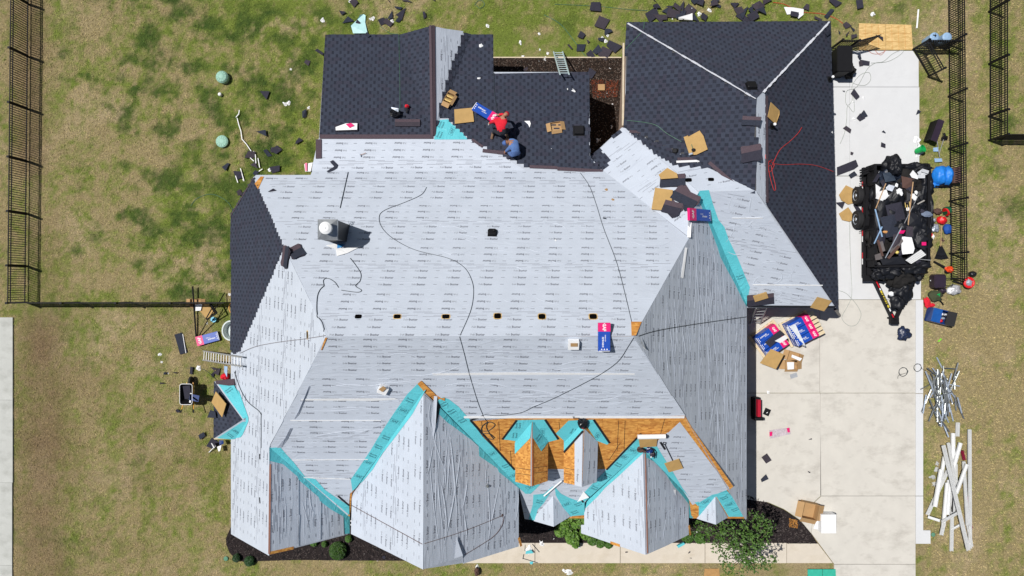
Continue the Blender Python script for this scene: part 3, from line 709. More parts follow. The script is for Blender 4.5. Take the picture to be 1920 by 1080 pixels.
# the top slope's felt runs down over the break on to the low slope
underlay('NU', [(484, 329), (584, 329), (587, 321), (1130, 321), (1291, 445), (1187, 629), (613, 630), (478, 336)], M_UND, off=.35)
underlay('NL', [(598, 261), (880, 261), (985, 320), (586, 320)], M_UND, off=0)
underlay('GEL', [(816, 53), (868, 60), (862, 85), (848, 118), (838, 150), (825, 200), (815, 250)], M_UND, off=.2)
underlay('L', [(450, 660), (533, 465), (613, 631), (505, 838), (505, 1040), (434, 1000), (434, 661)], M_UND, off=.3)
underlay('S', [(613, 631), (1187, 631), (1283, 779), (870, 783), (825, 746), (797, 728), (657, 925), (653, 968), (506, 840)], M_UNDS, off=.45)
underlay('S', [(966, 880), (1137, 880), (1096, 940), (1070, 968), (1001, 974), (985, 972)], M_UNDS, off=0)
underlay('S', [(1275, 792), (1226, 834), (1298, 945), (1345, 930), (1366, 914)], M_UNDS, off=0)
underlay('E', [(1188, 631), (1292, 446), (1293, 412), (1310, 361), (1399, 570), (1399, 975), (1283, 780)], M_UNDW, off=.2)
underlay('LR', [(506, 840), (648, 960), (650, 1000), (545, 1026), (541, 1024), (508, 1036)], M_UNDW, off=.1)
underlay('BL', [(794, 742), (793, 1066), (660, 1000), (661, 935)], M_UND, off=.1)
underlay('BR', [(796, 742), (971, 913), (971, 1024), (868, 1055), (866, 1046), (840, 1050), (794, 1066)], M_UNDW, off=.25)
underlay('G3L', [(1205, 846), (1209, 1039), (1160, 1022), (1091, 999), (1091, 984), (1097, 984), (1097, 945)], M_UND, off=.1)
underlay('G3R', [(1207, 848), (1290, 935), (1290, 1002), (1248, 1022), (1213, 1038)], M_UNDW, off=.15)
underlay('GS', [(1311, 361), (1418, 359), (1436, 390), (1561, 572), (1402, 572)], M_UNDS, off=.3)
underlay('F', [(1172, 243), (1418, 357), (1311, 359)], M_UND, off=.2)
underlay('D', [(1167, 243), (1125, 282), (1145, 300), (1131, 320), (1291, 443), (1292, 412), (1309, 360)], M_UND, off=.2)
underlay('GE', [(1419, 187), (1436, 174), (1438, 385), (1419, 358)], M_UND, off=0)
for k, ps in (('E1L', [(1037, 925), (1038, 986), (1002, 976), (1014, 950)]), ('E1R', [(1037, 925), (1068, 968), (1038, 986)]), ('E2L', [(1341, 930), (1342, 982), (1308, 972)]), ('E2R', [(1341, 930), (1363, 970), (1342, 982)])): underlay(k, ps, M_UND, roll=.7)
underlay('D2L', [(1092, 812), (1091, 911), (1078, 908), (1078, 828)], M_UND)
underlay('D2R', [(1096, 806), (1120, 830), (1118, 902), (1092, 911)], M_UNDW)
wrinkles('E', DK['E'], 60, M_UNDW, .8, 3.6, axis='a', r=.013)
wrinkles('E', DK['E'], 26, M_UNDW, 2.5, 6.5, axis='a', r=.014, bend=.03)
wrinkles('BR', DK['BR'], 8, M_UNDW, 2.5, 4.5, axis='a', r=.018, bend=.04)
wrinkles('BR', DK['BR'], 22, M_UNDW, .8, 2.8, axis='a', r=.016)
wrinkles('LR', DK['LR'], 10, M_UNDW, .5, 1.6, axis='a', r=.013)
wrinkles('G3R', DK['G3R'], 14, M_UNDW, .4, 1.4, axis='a', r=.012)
wrinkles('S', [(613, 640), (1187, 640), (1270, 770), (870, 775), (797, 725), (657, 900), (560, 860), (530, 838)], 44, M_UNDS, .5, 3.2, axis='a', r=.015, bend=.35)
wrinkles('NU', DK['NU'], 40, M_UND, .4, 2.6, axis='a', r=.012, bend=.4)
wrinkles('GS', DK['GS'], 12, M_UNDS, .3, 1.2, axis='b', r=.014, bend=.6)
wrinkles('GS', DK['GS'], 16, M_UNDS, .3, 1.8, axis='a', r=.014, bend=.3)
wrinkles('D', DK['D'], 14, M_UND, .5, 2.0, axis='a', r=.012)

VALLEY = {('S', 'LR'): ((505, 838), (652, 962)), ('S', 'BL'): ((795, 735), (660, 925)), ('S', 'BR'): ((795, 735), (972, 912)), ('S', 'E1L'): ((1037, 915), (1001, 972)), ('S', 'G3L'): ((1205, 842), (1096, 940)), ('S', 'G3R'): ((1205, 842), (1291, 930)), ('GS', 'E'): ((1310, 360), (1400, 573))}
# ---- ice and water shield along the valleys, with its print
def teal(ks, poly, h=.022, words=True, seed=0):
    for idx, k in enumerate(ks):
        q = list(poly)
        if len(ks) == 2:
            (x0, y0), (x1, y1) = VALLEY[ks]; a, b = -(y1 - y0), x1 - x0; c = -(a * x0 + b * y0)
            mu = sum(p[0] for p in DK[ks[1]]) / len(DK[ks[1]]); mv = sum(p[1] for p in DK[ks[1]]) / len(DK[ks[1]])
            sg = 1 if (a * mu + b * mv + c > 0) == (idx == 1) else -1
            q = clip_half(q, a * sg, b * sg, c * sg)
        if len(q) < 3 or abs(area2(q)) < 4: continue
        pl = PL[k]; mb = MB(); mb.poly([pl.at(u, v, h) for u, v in q], .004, pl.n); mb.build('ice_shield', M_TEAL, SL[k], uvplane=pl)
        if not words: continue
        q3 = [pl.px2(*p) for p in q]; tx = MB(); rd = random.Random(seed + idx); xs = [p[0] for p in q3]; ys = [p[1] for p in q3]
        # lay the print along the strip's long direction
        A = np.array(q3); A = A - A.mean(0); _, _, vt = np.linalg.svd(A); ang = math.atan2(vt[0][1], vt[0][0]); ang0 = ang
        placed = []
        for t in range(500):
            x = rd.uniform(min(xs), max(xs)); y = rd.uniform(min(ys), max(ys)); a = ang0 + (math.pi / 2 if True else 0)
            w = .34; ca, sa = math.cos(a), math.sin(a)
            if ks == ('NL',): a = .6
            if not all(inside(q3, x + ca * e * w * .5 - sa * g * .1, y + sa * e * w * .5 + ca * g * .1) for e in (-1, 0, 1) for g in (-1, 1)): continue
            if any(math.hypot(x - p[0], y - p[1]) < .40 for p in placed): continue
            placed.append((x, y)); ax = pl.a * ca + pl.b * sa; M = Matrix((ax, pl.n.cross(ax), pl.n)).transposed().to_4x4(); M.translation = pl.fr2(x, y, h + .003)
            col = (.035, .17, .21)
            if len(placed) % 2:
                put_text(tx, 'Storm', M @ Matrix.Translation((0, .05, 0)), .27, col=col); put_text(tx, 'Guard', M @ Matrix.Translation((0, -.06, 0)), .27, col=col)
            else:
                put_text(tx, 'GAF', M, .24, col=col, stretch=1.1)
                for (x0, y0, x1, y1) in ((-.16, -.085, .16, -.075), (-.16, .075, .16, .085), (-.17, -.085, -.16, .085), (.16, -.085, .17, .085)):
                    tx.add([M @ Vector(p) for p in ((x0, y0, 0), (x1, y0, 0), (x1, y1, 0), (x0, y1, 0))], [(0, 1, 2, 3)], col)
        if tx.v: tag(tx.build('printed_lettering', M_INK, SL[k]), kind='stuff')
teal(('NL',), [(814, 262), (819, 226), (840, 224), (846, 232), (858, 240), (868, 250), (877, 262)])
teal(('GS', 'E'), [(1306, 366), (1312, 357), (1329, 356), (1336, 380), (1347, 412), (1358, 425), (1366, 448), (1384, 485), (1396, 515), (1406, 538), (1404, 548), (1399, 575), (1392, 563), (1385, 548), (1376, 530), (1362, 505), (1350, 482), (1345, 465), (1330, 425)], seed=3)
teal(('S', 'LR'), [(505, 839), (526, 838), (536, 850), (550, 865), (572, 893), (592, 898), (610, 918), (627, 930), (655, 948), (655, 1000), (646, 1001), (643, 968), (620, 955), (600, 940), (597, 932), (560, 900), (557, 893), (530, 870), (505, 864)], seed=5)
teal(('S', 'BL'), [(783, 719), (799, 731), (791, 745), (775, 775), (740, 822), (718, 850), (700, 880), (680, 903), (661, 920), (658, 898), (672, 878), (694, 845), (715, 810), (740, 772), (764, 738)], seed=7)
teal(('S', 'BR'), [(818, 752), (830, 744), (842, 748), (860, 762), (882, 787), (905, 818), (930, 843), (966, 880), (1000, 905), (1013, 908), (995, 925), (985, 925), (972, 915), (960, 905), (935, 885), (932, 878), (898, 855), (897, 835), (870, 815), (850, 800), (838, 792), (821, 775)], seed=9)
teal(('S', 'E1L'), [(1037, 911), (1020, 925), (1000, 927), (999, 945), (991, 973), (1003, 975), (1008, 955), (1022, 940), (1037, 928)], seed=11)
teal(('S',), [(1040, 912), (1052, 925), (1066, 932), (1082, 938), (1096, 925), (1096, 965), (1070, 967), (1055, 950), (1042, 928)], seed=12)
teal(('S', 'G3L'), [(1196, 818), (1206, 836), (1206, 850), (1195, 860), (1160, 893), (1135, 915), (1122, 930), (1096, 955), (1096, 922), (1112, 905), (1137, 880), (1165, 848)], seed=13)
teal(('S', 'G3R'), [(1205, 836), (1212, 828), (1228, 830), (1240, 850), (1262, 885), (1280, 915), (1300, 942), (1310, 940), (1307, 972), (1292, 971), (1291, 945), (1275, 925), (1263, 912), (1245, 885), (1225, 865), (1208, 856)], seed=15)
teal(('S',), [(1310, 942), (1335, 927), (1345, 925), (1362, 918), (1372, 930), (1398, 968), (1366, 968), (1343, 930), (1310, 970)], seed=16)
teal(('S',), [(968, 787), (1022, 786), (1047, 823), (1028, 828), (1028, 838), (966, 838), (966, 826), (943, 823)], seed=17)
teal(('S',), [(1066, 788), (1113, 786), (1143, 829), (1138, 833), (1120, 826), (1120, 836), (1057, 836), (1057, 825), (1042, 812)], seed=19)
teal(('D1L',), [(998, 791), (966, 830), (966, 851), (995, 821)], seed=21); teal(('D1R',), [(998, 791), (1027, 829), (1014, 846), (999, 821)], seed=22)
teal(('D2L',), [(1094, 792), (1058, 830), (1058, 848), (1094, 808)], seed=23)
teal(('L',), [(411, 718), (440, 724), (450, 735), (467, 783), (467, 790), (456, 815), (452, 820), (437, 822), (440, 790)], h=.03, words=False)
teal(('BN',), [(408, 718), (440, 723), (467, 782), (457, 786)], h=.05); teal(('BS',), [(408, 820), (456, 789), (467, 790), (452, 819), (437, 822)], h=.05)

M_SELV = mat('selvedge_grey', (.62, .64, .70), .6)
def strip(k, a, b, w, m, name, h=.03, th=.006, off=0.0):
    pl = PL[k] if isinstance(k, str) else k; p, q = pl.at(*a, h), pl.at(*b, h); d = (q - p).normalized(); s = pl.n.cross(d) * (w / 2); mb = MB()
    mb.poly([p - s, q - s, q + s, p + s], th, pl.n); return mb.build(name, m, SL[k] if isinstance(k, str) else None, uvplane=pl)
for k, a, b in (('S', (882, 787), (965, 880)), ('S', (882, 787), (906, 779)), ('S', (969, 787), (942, 823)), ('S', (1022, 786), (1047, 823)), ('S', (1113, 786), (1143, 830)), ('S', (1202, 812), (1137, 880)), ('D2L', (1094, 808), (1058, 848)), ('S', (1096, 802), (1092, 810)), ('S', (1238, 828), (1247, 842)), ('S', (1088, 934), (1094, 941)), ('S', (634, 929), (655, 947))):
    strip(k, a, b, .075, M_TAPE, 'edge_tape')
# white selvedge along the cut edge of the front felt, and the white folds at ridges
for k, a, b, w in (('S', (870, 781), (1283, 781), .10), ('D', (1292, 446), (1294, 410), .12)):
    strip(k, a, b, w, M_PAPER, 'selvedge', h=.035)
for a, b in (((1177, 45), (1416, 186)), ((1555, 42), (1431, 174))):
    for i in range(26):
        t0, t1 = i / 26, (i + 1.05) / 26; w_ = random.uniform(.04, .10); L2 = lambda t: (a[0] + (b[0] - a[0]) * t + random.uniform(-.6, .6), a[1] + (b[1] - a[1]) * t)
        strip('GN', L2(t0), L2(t1), w_, M_SELV, 'selvedge', h=.036)
# loose osb sheets of the bare front slope and the strip by the hip
def panels(k, poly, m, w=1.22, hgt=.61, h=.006, gap=.006, ox=0):
    pl = PL[k]; q = [pl.px2(*p) for p in poly]; xs = [p[0] for p in q]; ys = [p[1] for p in q]; x = min(xs) - ox
    col = 0
    while x < max(xs):
        y = min(ys) - (.4 if col % 2 else 0)
        while y < max(ys):
            s = [(x + gap, y + gap), (x + w - gap, y + gap), (x + w - gap, y + hgt * 4 - gap), (x + gap, y + hgt * 4 - gap)]
            t = clip_half(clip_half(clip_half(clip_half(q, 1, 0, -(x + gap)), -1, 0, x + w - gap), 0, 1, -(y + gap)), 0, -1, y + hgt * 4 - gap)
            if len(t) > 2 and abs(area2(t)) > .02:
                mb = MB(); mb.poly([pl.fr2(a, b, h) for a, b in t], .01, pl.n); mb.build('osb_sheet', m, SL[k], uvplane=pl)
            y += hgt * 4
        x += w; col += 1
panels('S', [(882, 783), (1275, 788), (1205, 838), (1100, 930), (975, 905), (965, 880)], M_OSB, ox=.3)
panels('S', [(1281, 790), (1289, 790), (1375, 912), (1368, 918)], M_OSB, w=5)
mb = MB()
for (a, b) in (((903, 790), (906, 830)), ((935, 790), (938, 845)), ((1048, 790), (1050, 812)), ((1160, 788), (1157, 845)), ((1172, 788), (1170, 845)), ((1246, 786), (1238, 815)), ((957, 845), (960, 880)), ((1163, 830), (1142, 862))):
    pl = PL['S']; mb.tube([pl.at(*a, .012), pl.at(*b, .012)], .008, 4)
tag(mb.build('nail_line', M_TAPE, SL['S']), kind='stuff')
for k in ('D1L', 'D1R', 'D2L'):
    pl = PL[k]; u0, u1 = (966, 997) if k == 'D1L' else ((998, 1027) if k == 'D1R' else (1057, 1078))
    for vv in (877, 887):
        strip(k, (u0 + 1, vv), (u1 - 1, vv + (4 if k != 'D1R' else -3)), .012, M_TAPE, 'joint', h=.012)
strip('D1R', (998, 822), (998, 911), .07, mat('ridge_board', (.55, .17, .05), .7), 'ridge_board', h=.02)
for k, a, b in (('G3R', (1209, 850), (1213, 1037)), ('LR', (506, 870), (504, 1038))): strip(k, a, b, .07, mat('copper_edge', (.50, .24, .17), .6), 'drip_edge', h=.03)
for k, a, b in (('LR', (505, 1037), (550, 1027)), ('BR', (972, 1008), (977, 1024)), ('G3L', (1145, 1017), (1163, 1023)), ('S', (1366, 970), (1398, 970)), ('G3R', (1291, 985), (1294, 1003))): strip(k, a, b, .10, M_OSB, 'bare_edge_board', h=.02)
# loose trim: a peeled flap over the ridge end and the left hip
M_FLAP = mat('flap_underside', (.40, .44, .52), .6)
def flap(k, pts, hs, m, name='loose_flap'):
    pl = PL[k]; mb = MB(); P3 = [pl.at(u, v, h) for (u, v), h in zip(pts, hs)]
    mb.poly(P3, .004, pl.n); mb.build(name, m, SL[k], uvplane=pl)
flap('S', [(552, 785), (561, 768), (575, 735), (580, 722), (582, 724), (572, 750), (562, 775)], [.04, .08, .08, .05, .03, .03, .03], M_FLAP)
flap('S', [(520, 838), (536, 818), (545, 800), (549, 802), (540, 822), (528, 838)], [.05, .1, .08, .03, .03, .03], M_FLAP)
flap('NU', [(602, 596), (612, 626), (607, 612)], [.05, .1, .08], M_FLAP)
flap('S', [(604, 655), (614, 632), (610, 632), (602, 655)], [.04] * 4, M_OSB, 'bare_edge_board')
flap('S', [(783, 718), (790, 712), (817, 738), (806, 742), (795, 732)], [.05] * 5, M_OSB, 'bare_edge_board')
flap('S', [(823, 745), (834, 744), (834, 750)], [.05] * 3, M_OSB, 'bare_edge_board')
flap('NU', [(1183, 604), (1203, 604), (1192, 630), (1184, 630)], [.03] * 4, M_OSB, 'bare_edge_board')
flap('NU', [(478, 345), (489, 332), (495, 332), (484, 356)], [.03] * 4, M_OSB, 'bare_edge_board')
flap('S', [(1197, 628), (1205, 645), (1212, 655), (1207, 652)], [.05, .12, .05, .03], M_PAPER)
flap('BR', [(808, 790), (812, 742), (816, 742), (814, 800), (812, 820)], [.03, .06, .12, .08, .03], M_UND)
flap('BR', [(817, 742), (828, 748), (822, 775), (816, 800), (815, 770)], [.02, .02, .03, .03, .03], M_TAPE)
flap('BR', [(851, 1047), (853, 1005), (864, 1040), (866, 1046)], [.02, .08, .12, .04], M_UND)
flap('BR', [(854, 1006), (861, 1020), (866, 1042), (862, 1044)], [.02] * 4, M_FLAP)
flap('S', [(1082, 940), (1104, 928), (1094, 920)], [.03, .12, .04], M_PAPER)
flap('E', [(1275, 520), (1279, 522), (1286, 465), (1283, 464)], [.03, .05, .06, .03], M_PAPER)
flap('G3R', [(1262, 918), (1264, 928), (1266, 918)], [.02, .06, .04], M_PAPER)
flap('S', [(810, 648 + 51), (960, 697), (1190, 699), (1190, 702), (960, 702), (811, 703)], [.03, .035, .03, .02, .02, .02], M_PAPER, 'lap_fold')
flap('S', [(565, 747), (740, 745), (748, 748), (700, 751), (565, 750)], [.03, .045, .03, .02, .02], M_PAPER, 'lap_fold')
for a, b in (((545, 787), (715, 787)), ((570, 894), (657, 897)), ((548, 861), (690, 860))): strip('S', a, b, .035, M_PAPER, 'lap_fold', h=.04)
for a, b in (((560, 965), (557, 1020)), ((642, 970), (643, 1003)), ((600, 940), (599, 1012)), ((558, 900), (558, 1024))): strip('LR', a, b, .05, M_UND, 'lap_fold', h=.04)
strip('GS', (1411, 533), (1542, 534), .045, M_PAPER, 'lap_fold', h=.04); strip('GS', (1372, 408), (1430, 408), .03, M_PAPER, 'lap_fold', h=.04)

# ---- shingles: laminated strips in courses, each course over the top of the one below
EXP = .143
PAL = [(.0445, .0525, .077), (.043, .0505, .0745), (.0415, .0485, .072), (.040, .047, .069), (.046, .054, .079), (.044, .047, .069), (.0425, .044, .065)]
DRK = [(.026, .030, .045), (.0235, .027, .041), (.029, .033, .049)]
def tab(mb, pl, x0, x1, y0, y1, h0, col, clp=None):
    s = [(x0, y0), (x1, y0), (x1, y1), (x0, y1)]
    if clp is not None:
        s = clip_convex(s, clp)
        if len(s) < 3 or abs(area2(s)) < 1e-4: return
    hf = lambda y: h0 - .010 * (y - y0) / EXP
    top = [pl.fr2(x, y, hf(y)) for x, y in s]; bot = [pl.fr2(x, y, .004) for x, y in s]; k = len(s); fs = [tuple(range(k))]
    if area2(s) < 0: fs = [tuple(reversed(range(k)))]
    for i in range(k):
        j = (i + 1) % k
        fs.append((i, i + k, j + k, j) if area2(s) > 0 else (j, j + k, i + k, i))
    mb.add(top + bot, fs, col)
def shingles(k, poly, clip=True, h=.024, seed=1, edge=True):
    pl = PL[k]; q = [pl.px2(*p) for p in poly]; rd = random.Random(seed)
    if clip: bk = MB(); bk.poly([pl.at(u, v, .007) for u, v in poly], .004, pl.n); bk.build('felt_backing', M_TAPE, SL[k], uvplane=pl)
    if not clip: h = .036
    mb = MB(); ys = [p[1] for p in q]; n = int((max(ys) - min(ys)) / EXP) + 1
    for r in range(n):
        y0 = min(ys) + r * EXP; y1 = y0 + EXP + .012; ym = y0 + EXP / 2
        X = []; ofs = (r % 2) * .152 + rd.uniform(-.012, .012)
        for i in range(len(q)):
            (xa, ya), (xb, yb) = q[i], q[(i + 1) % len(q)]
            for yy in (y0 + .001, y1 - .001, ym) if clip else (ym,):
                if (ya > yy) != (yb > yy): X.append(xa + (xb - xa) * (yy - ya) / (yb - ya))
        if len(X) < 2: continue
        x0, x1 = min(X), max(X); x = math.floor((x0 - .3) / .305) * .305 + ofs
        if not clip:
            x0 += rd.uniform(-.04, .04); x1 += rd.uniform(-.04, .04)
        while x < x1:
            w = .22; a, b = (x, x + w) if clip else (max(x, x0), min(x + w, x1))
            if b - a > .02: tab(mb, pl, a, b, y0, y1, h, rd.choice(PAL), q if clip else None)
            g = .085; a, b = (x + w, x + w + g) if clip else (max(x + w, x0), min(x + w + g, x1))
            if b - a > .02: tab(mb, pl, a, b, y0 + .002, y1, h - .006, rd.choice(DRK), q if clip else None)
            x += w + g
    o = mb.build('shingle_courses', M_SHIN, SL[k], uvplane=pl); tag(o, kind='stuff'); return o
shingles('NL', [(610, 65), (752, 65), (812, 250), (812, 258), (599, 258)], seed=2)
shingles('GWL', [(750, 65), (808, 49), (812, 262)], seed=3)
for i, ps in enumerate(([(880, 65), (925, 65), (925, 140), (845, 140)], [(845, 140), (1105, 135), (1105, 222), (824, 222), (826, 200)])): shingles('NL', ps, seed=4 + i)
shingles('NL', [(1105, 222), (1106, 295), (1131, 321), (990, 313), (880, 262), (838, 222)], clip=False, seed=6)
shingles('GEL', [(868, 60), (882, 65), (822, 235), (817, 250), (825, 200), (838, 150), (848, 118), (862, 85)], clip=False, seed=7)
shingles('GN', DK['GN'], seed=8)
shingles('GE', [(1557, 40), (1570, 577), (1567, 577), (1435, 382), (1434, 170)], seed=10)
shingles('F', [(1175, 241), (1335, 316), (1268, 311), (1236, 295), (1182, 250)], clip=False, seed=11)
shingles('D', [(1168, 240), (1107, 296), (1131, 321), (1146, 301), (1126, 282), (1168, 243)], clip=False, seed=12)
shingles('L', [(434, 400), (476, 333), (533, 464), (450, 661), (434, 663)], clip=False, seed=13)
shingles('BW', DK['BW'], seed=14)
# the garage's left slope: its largest strips are shingles one by one (shared meshes), the rest joined
def garage_left():
    pl = PL['GW']; poly = [(1175, 42), (1418, 185), (1418, 358), (1374, 356), (1340, 322), (1300, 300), (1172, 240)]
    bk = MB(); bk.poly([pl.at(u, v, .007) for u, v in poly], .004, pl.n); bk.build('felt_backing', M_TAPE, SL['GW'], uvplane=pl)
    q = [pl.px2(*p) for p in poly]; rd = random.Random(99); ys = [p[1] for p in q]; n = int((max(ys) - min(ys)) / EXP) + 1
    lib = []
    I4 = Matrix((pl.a, pl.b, pl.n)).transposed().to_4x4()
    for s_ in range(10):
        mb = MB(); x = 0
        class LP: pass
        lp = LP(); lp.fr2 = lambda x, y, h=0: Vector((x, y, h))
        while x < .96:
            w = min(.22, .99 - x); tab(mb, lp, x, x + w, 0, EXP + .012, .024, rd.choice(PAL)); x += w
            g = min(.11, .99 - x)
            if g > .02: tab(mb, lp, x, x + g, .002, EXP + .012, .018, rd.choice(DRK)); x += g
        o = mb.build('shingle', M_SHIN, None, origin=(0, 0, 0)); me = o.data; bpy.data.objects.remove(o); lib.append(me)
    rest = MB(); cnt = 0
    for r in range(n):
        y0 = min(ys) + r * EXP; x = min(p[0] for p in q) - .99 - (r % 2) * .165 + rd.uniform(-.01, .01)
        while x < max(p[0] for p in q):
            cs = [inside(q, a, b) for a in (x, x + .99) for b in (y0, y0 + EXP)]
            if all(cs) and cnt < 296:
                o = bpy.data.objects.new('shingle', rd.choice(lib)); COL.objects.link(o); M = I4.copy(); M.translation = pl.fr2(x, y0) - WL[SL['GW']]
                o.matrix_local = M; o.parent = SL['GW']; cnt += 1
            elif any(cs) or inside(q, x + .5, y0 + EXP / 2) or True:
                xx = x
                while xx < x + .97:
                    w = min(.22, x + .99 - xx)
                    for (a, b, hh, c, dy) in ((xx, xx + w, .024, rd.choice(PAL), 0), (xx + w, min(xx + w + .11, x + .99), .018, rd.choice(DRK), .002)):
                        if b - a < .02: continue
                        if inside(q, (a + b) / 2, y0 + EXP / 2): tab(rest, pl, a, b, y0 + dy, y0 + EXP + .012, hh, c)
                    xx += w + .11
            x += .99
    tag(rest.build('shingle_courses', M_SHIN, SL['GW'], uvplane=pl), kind='stuff')
garage_left()
# brown starter edges where the coursing stops
for k, a, b, w in (('NL', (600, 257), (812, 257), .17), ('NL', (598, 262), (598, 298), .22), ('NL', (993, 313), (1045, 315), .12), ('NL', (1045, 317), (1130, 322), .14), ('NL', (885, 262), (905, 276), .1), ('NL', (905, 283), (950, 288), .14), ('GE', (1436, 180), (1437, 380), .12),
                   ('GEL', (812, 48), (814, 255), .12), ('GWL', (808, 48), (811, 255), .12), ('F', (1180, 248), (1204, 249), .13), ('F', (1270, 300), (1318, 299), .16), ('L', (435, 404), (477, 334), .05), ('GW', (1330, 305), (1385, 352), .12), ('GS', (1403, 574), (1566, 575), .10)):
    strip(k, a, b, w, M_BROWN if k != 'GS' else M_TAPE, 'starter_strip', h=.045 if k != 'GS' else .02)
def cap_row(a, b, zl, m=M_BROWN, step=.14, n=None):
    pass
# patch row lying a little off the felt by the F slope
strip('F', (1268, 305), (1314, 303), .10, M_PAPER, 'selvedge', h=.05); 

# ---- vents along the ridge: osb rims round near-black discs painting the holes' shade
M_HOLESHADE = mat('painted_hole_shade', (.004, .004, .004), 1.0, spec=0)
def painted_vent_hole(u, v, w, hh, rim=True):
    pl = surf(u, v); k = [q for q in PL if PL[q] is pl][0]; c = pl.at(u, v); ax = (pl.at(u + 5, v) - pl.at(u - 5, v)).normalized(); ay = pl.n.cross(ax); s = (CH - c.z) / FP
    def ring(f, h, rx, ry): 
        return [c + ax * (rx * s * f * (abs(math.cos(t)) ** .5) * (1 if math.cos(t) > 0 else -1)) + ay * (ry * s * 1.15 * f * (abs(math.sin(t)) ** .5) * (1 if math.sin(t) > 0 else -1)) + pl.n * h for t in [2 * math.pi * i / 16 for i in range(16)]]
    mb = MB()
    if rim: mb.poly(ring(1.25, .020, w / 2, hh / 2), .012, pl.n); mb.build('vent_rim', M_OSBL, SL[k]); mb = MB()
    mb.poly(ring(1, .0235, w / 2, hh / 2), .01, pl.n); mb.build('vent_shade_disc', M_HOLESHADE, SL[k])
for u, v, w, h_, r in ((672, 594, 13, 8, 0), (745, 594, 13, 8, 1), (836, 594, 14, 8, 1), (933, 593, 13, 10, 1), (1016, 594, 13, 10, 1), (1112, 594, 14, 10, 1), (577, 628, 5, 12, 1), (488, 856, 4, 9, 0), (488, 938, 4, 10, 0), (1291, 338, 12, 8, 0), (1333, 337, 11, 7, 0)):
    painted_vent_hole(u, v, w, h_, r)

# ---- walls below the eaves
M_WALL = mat('tan_brick_wall', (.35, .25, .19), .9, var=.2, scale=6, bump=.5)
def walls(loop, inset=.3, name='wall', bottom=0.0):
    pts = []
    for k, u, v in loop: pts.append(PL[k].at(u, v))
    n = len(pts); c2 = [(p.x, p.y) for p in pts]; sgn = 1 if area2(c2) > 0 else -1
    ins = []
    for i in range(n):
        p0, p1, p2 = Vector(c2[i - 1]), Vector(c2[i]), Vector(c2[(i + 1) % n]); e1 = (p1 - p0).normalized(); e2 = (p2 - p1).normalized()
        n1 = Vector((-e1.y, e1.x)) * sgn; n2 = Vector((-e2.y, e2.x)) * sgn; b = n1 + n2
        if b.length < .2: b = n1
        b.normalize(); d = inset / max(.5, b.dot(n1)); ins.append(p1 + b * d)
    for i in range(n):
        j = (i + 1) % n; a, b = ins[i], ins[j]
        if (a - b).length < .15: continue
        za, zb = pts[i].z - .16, pts[j].z - .16; e = (b - a).normalized(); nn = Vector((-e.y, e.x)) * sgn * .12
        vs = [(a.x, a.y, bottom), (b.x, b.y, bottom), (b.x, b.y, zb), (a.x, a.y, za), (a.x + nn.x, a.y + nn.y, bottom), (b.x + nn.x, b.y + nn.y, bottom), (b.x + nn.x, b.y + nn.y, zb), (a.x + nn.x, a.y + nn.y, za)]
        mb = MB(); mb.add(vs, [(0, 1, 2, 3), (5, 4, 7, 6), (0, 4, 5, 1), (1, 5, 6, 2), (2, 6, 7, 3), (3, 7, 4, 0)]); mb.build(name, M_WALL, house)
walls([('L', 434, 1000), ('L', 434, 400), ('NU', 476, 330), ('NU', 585, 328), ('NL', 598, 262), ('NL', 610, 65), ('NL', 750, 65), ('GWL', 810, 48), ('NL', 882, 65), ('NL', 925, 65), ('NL', 925, 135), ('NL', 1010, 240), ('NL', 1106, 290), ('D', 1166, 240),
       ('GW', 1175, 42), ('GN', 1557, 40), ('GE', 1570, 576), ('GS', 1400, 577), ('E', 1400, 972), ('S', 1297, 972), ('G3R', 1291, 1003), ('G3L', 1211, 1039), ('G3L', 1092, 999), ('G3L', 1098, 960), ('S', 1080, 940), ('S', 985, 940), ('BR', 972, 960), ('BR', 970, 1024), ('BL', 793, 1066), ('BL', 660, 1001), ('S', 656, 960), ('LR', 652, 1001), ('LR', 505, 1040)], inset=.32)
for side in ((('D1L', 966, 830), ('D1L', 966, 903), ('D1L', 997, 911), ('D1R', 1027, 902), ('D1R', 1028, 830)), (('D2L', 1057, 830), ('D2L', 1057, 905), ('D2L', 1091, 911), ('D2R', 1119, 903), ('D2R', 1121, 828))):
    walls(side, inset=.10, name='dormer_wall', bottom=3.6)
# posts of the back patio roof, gutters, rafters in the gap between the front gables
for u, v in ((1098, 142), (932, 142), (1098, 215)):
    p = PL['NL'].at(u, v); mb = MB(); M = Matrix.Translation((p.x, p.y, 0)); mb.rbox(M, .2, .2, p.z - .14, .02); mb.build('patio_post', M_CREAM, house)
p0, p1 = PL['GW'].at(1170, 80), PL['GW'].at(1169, 235); mb = MB(); mb.poly([p0 + Vector((-.04, 0, -.03)), p1 + Vector((-.05, 0, -.03)), p1 + Vector((0.02, 0, -.03)), p0 + Vector((.02, 0, -.03))], .10); mb.build('gutter', M_CREAM, house)
mb = MB()
for v in (928, 951, 977, 984):
    a = P(654, v, 2.85); b = P(661, v, 2.85); mb.tube([a, b], .03, 4)
for u in (655.5,): mb.tube([P(u, 925, 2.8), P(u, 1000, 2.8)], .025, 4)
tag(mb.build('rafter_tail', M_PAPER, house), kind='stuff')

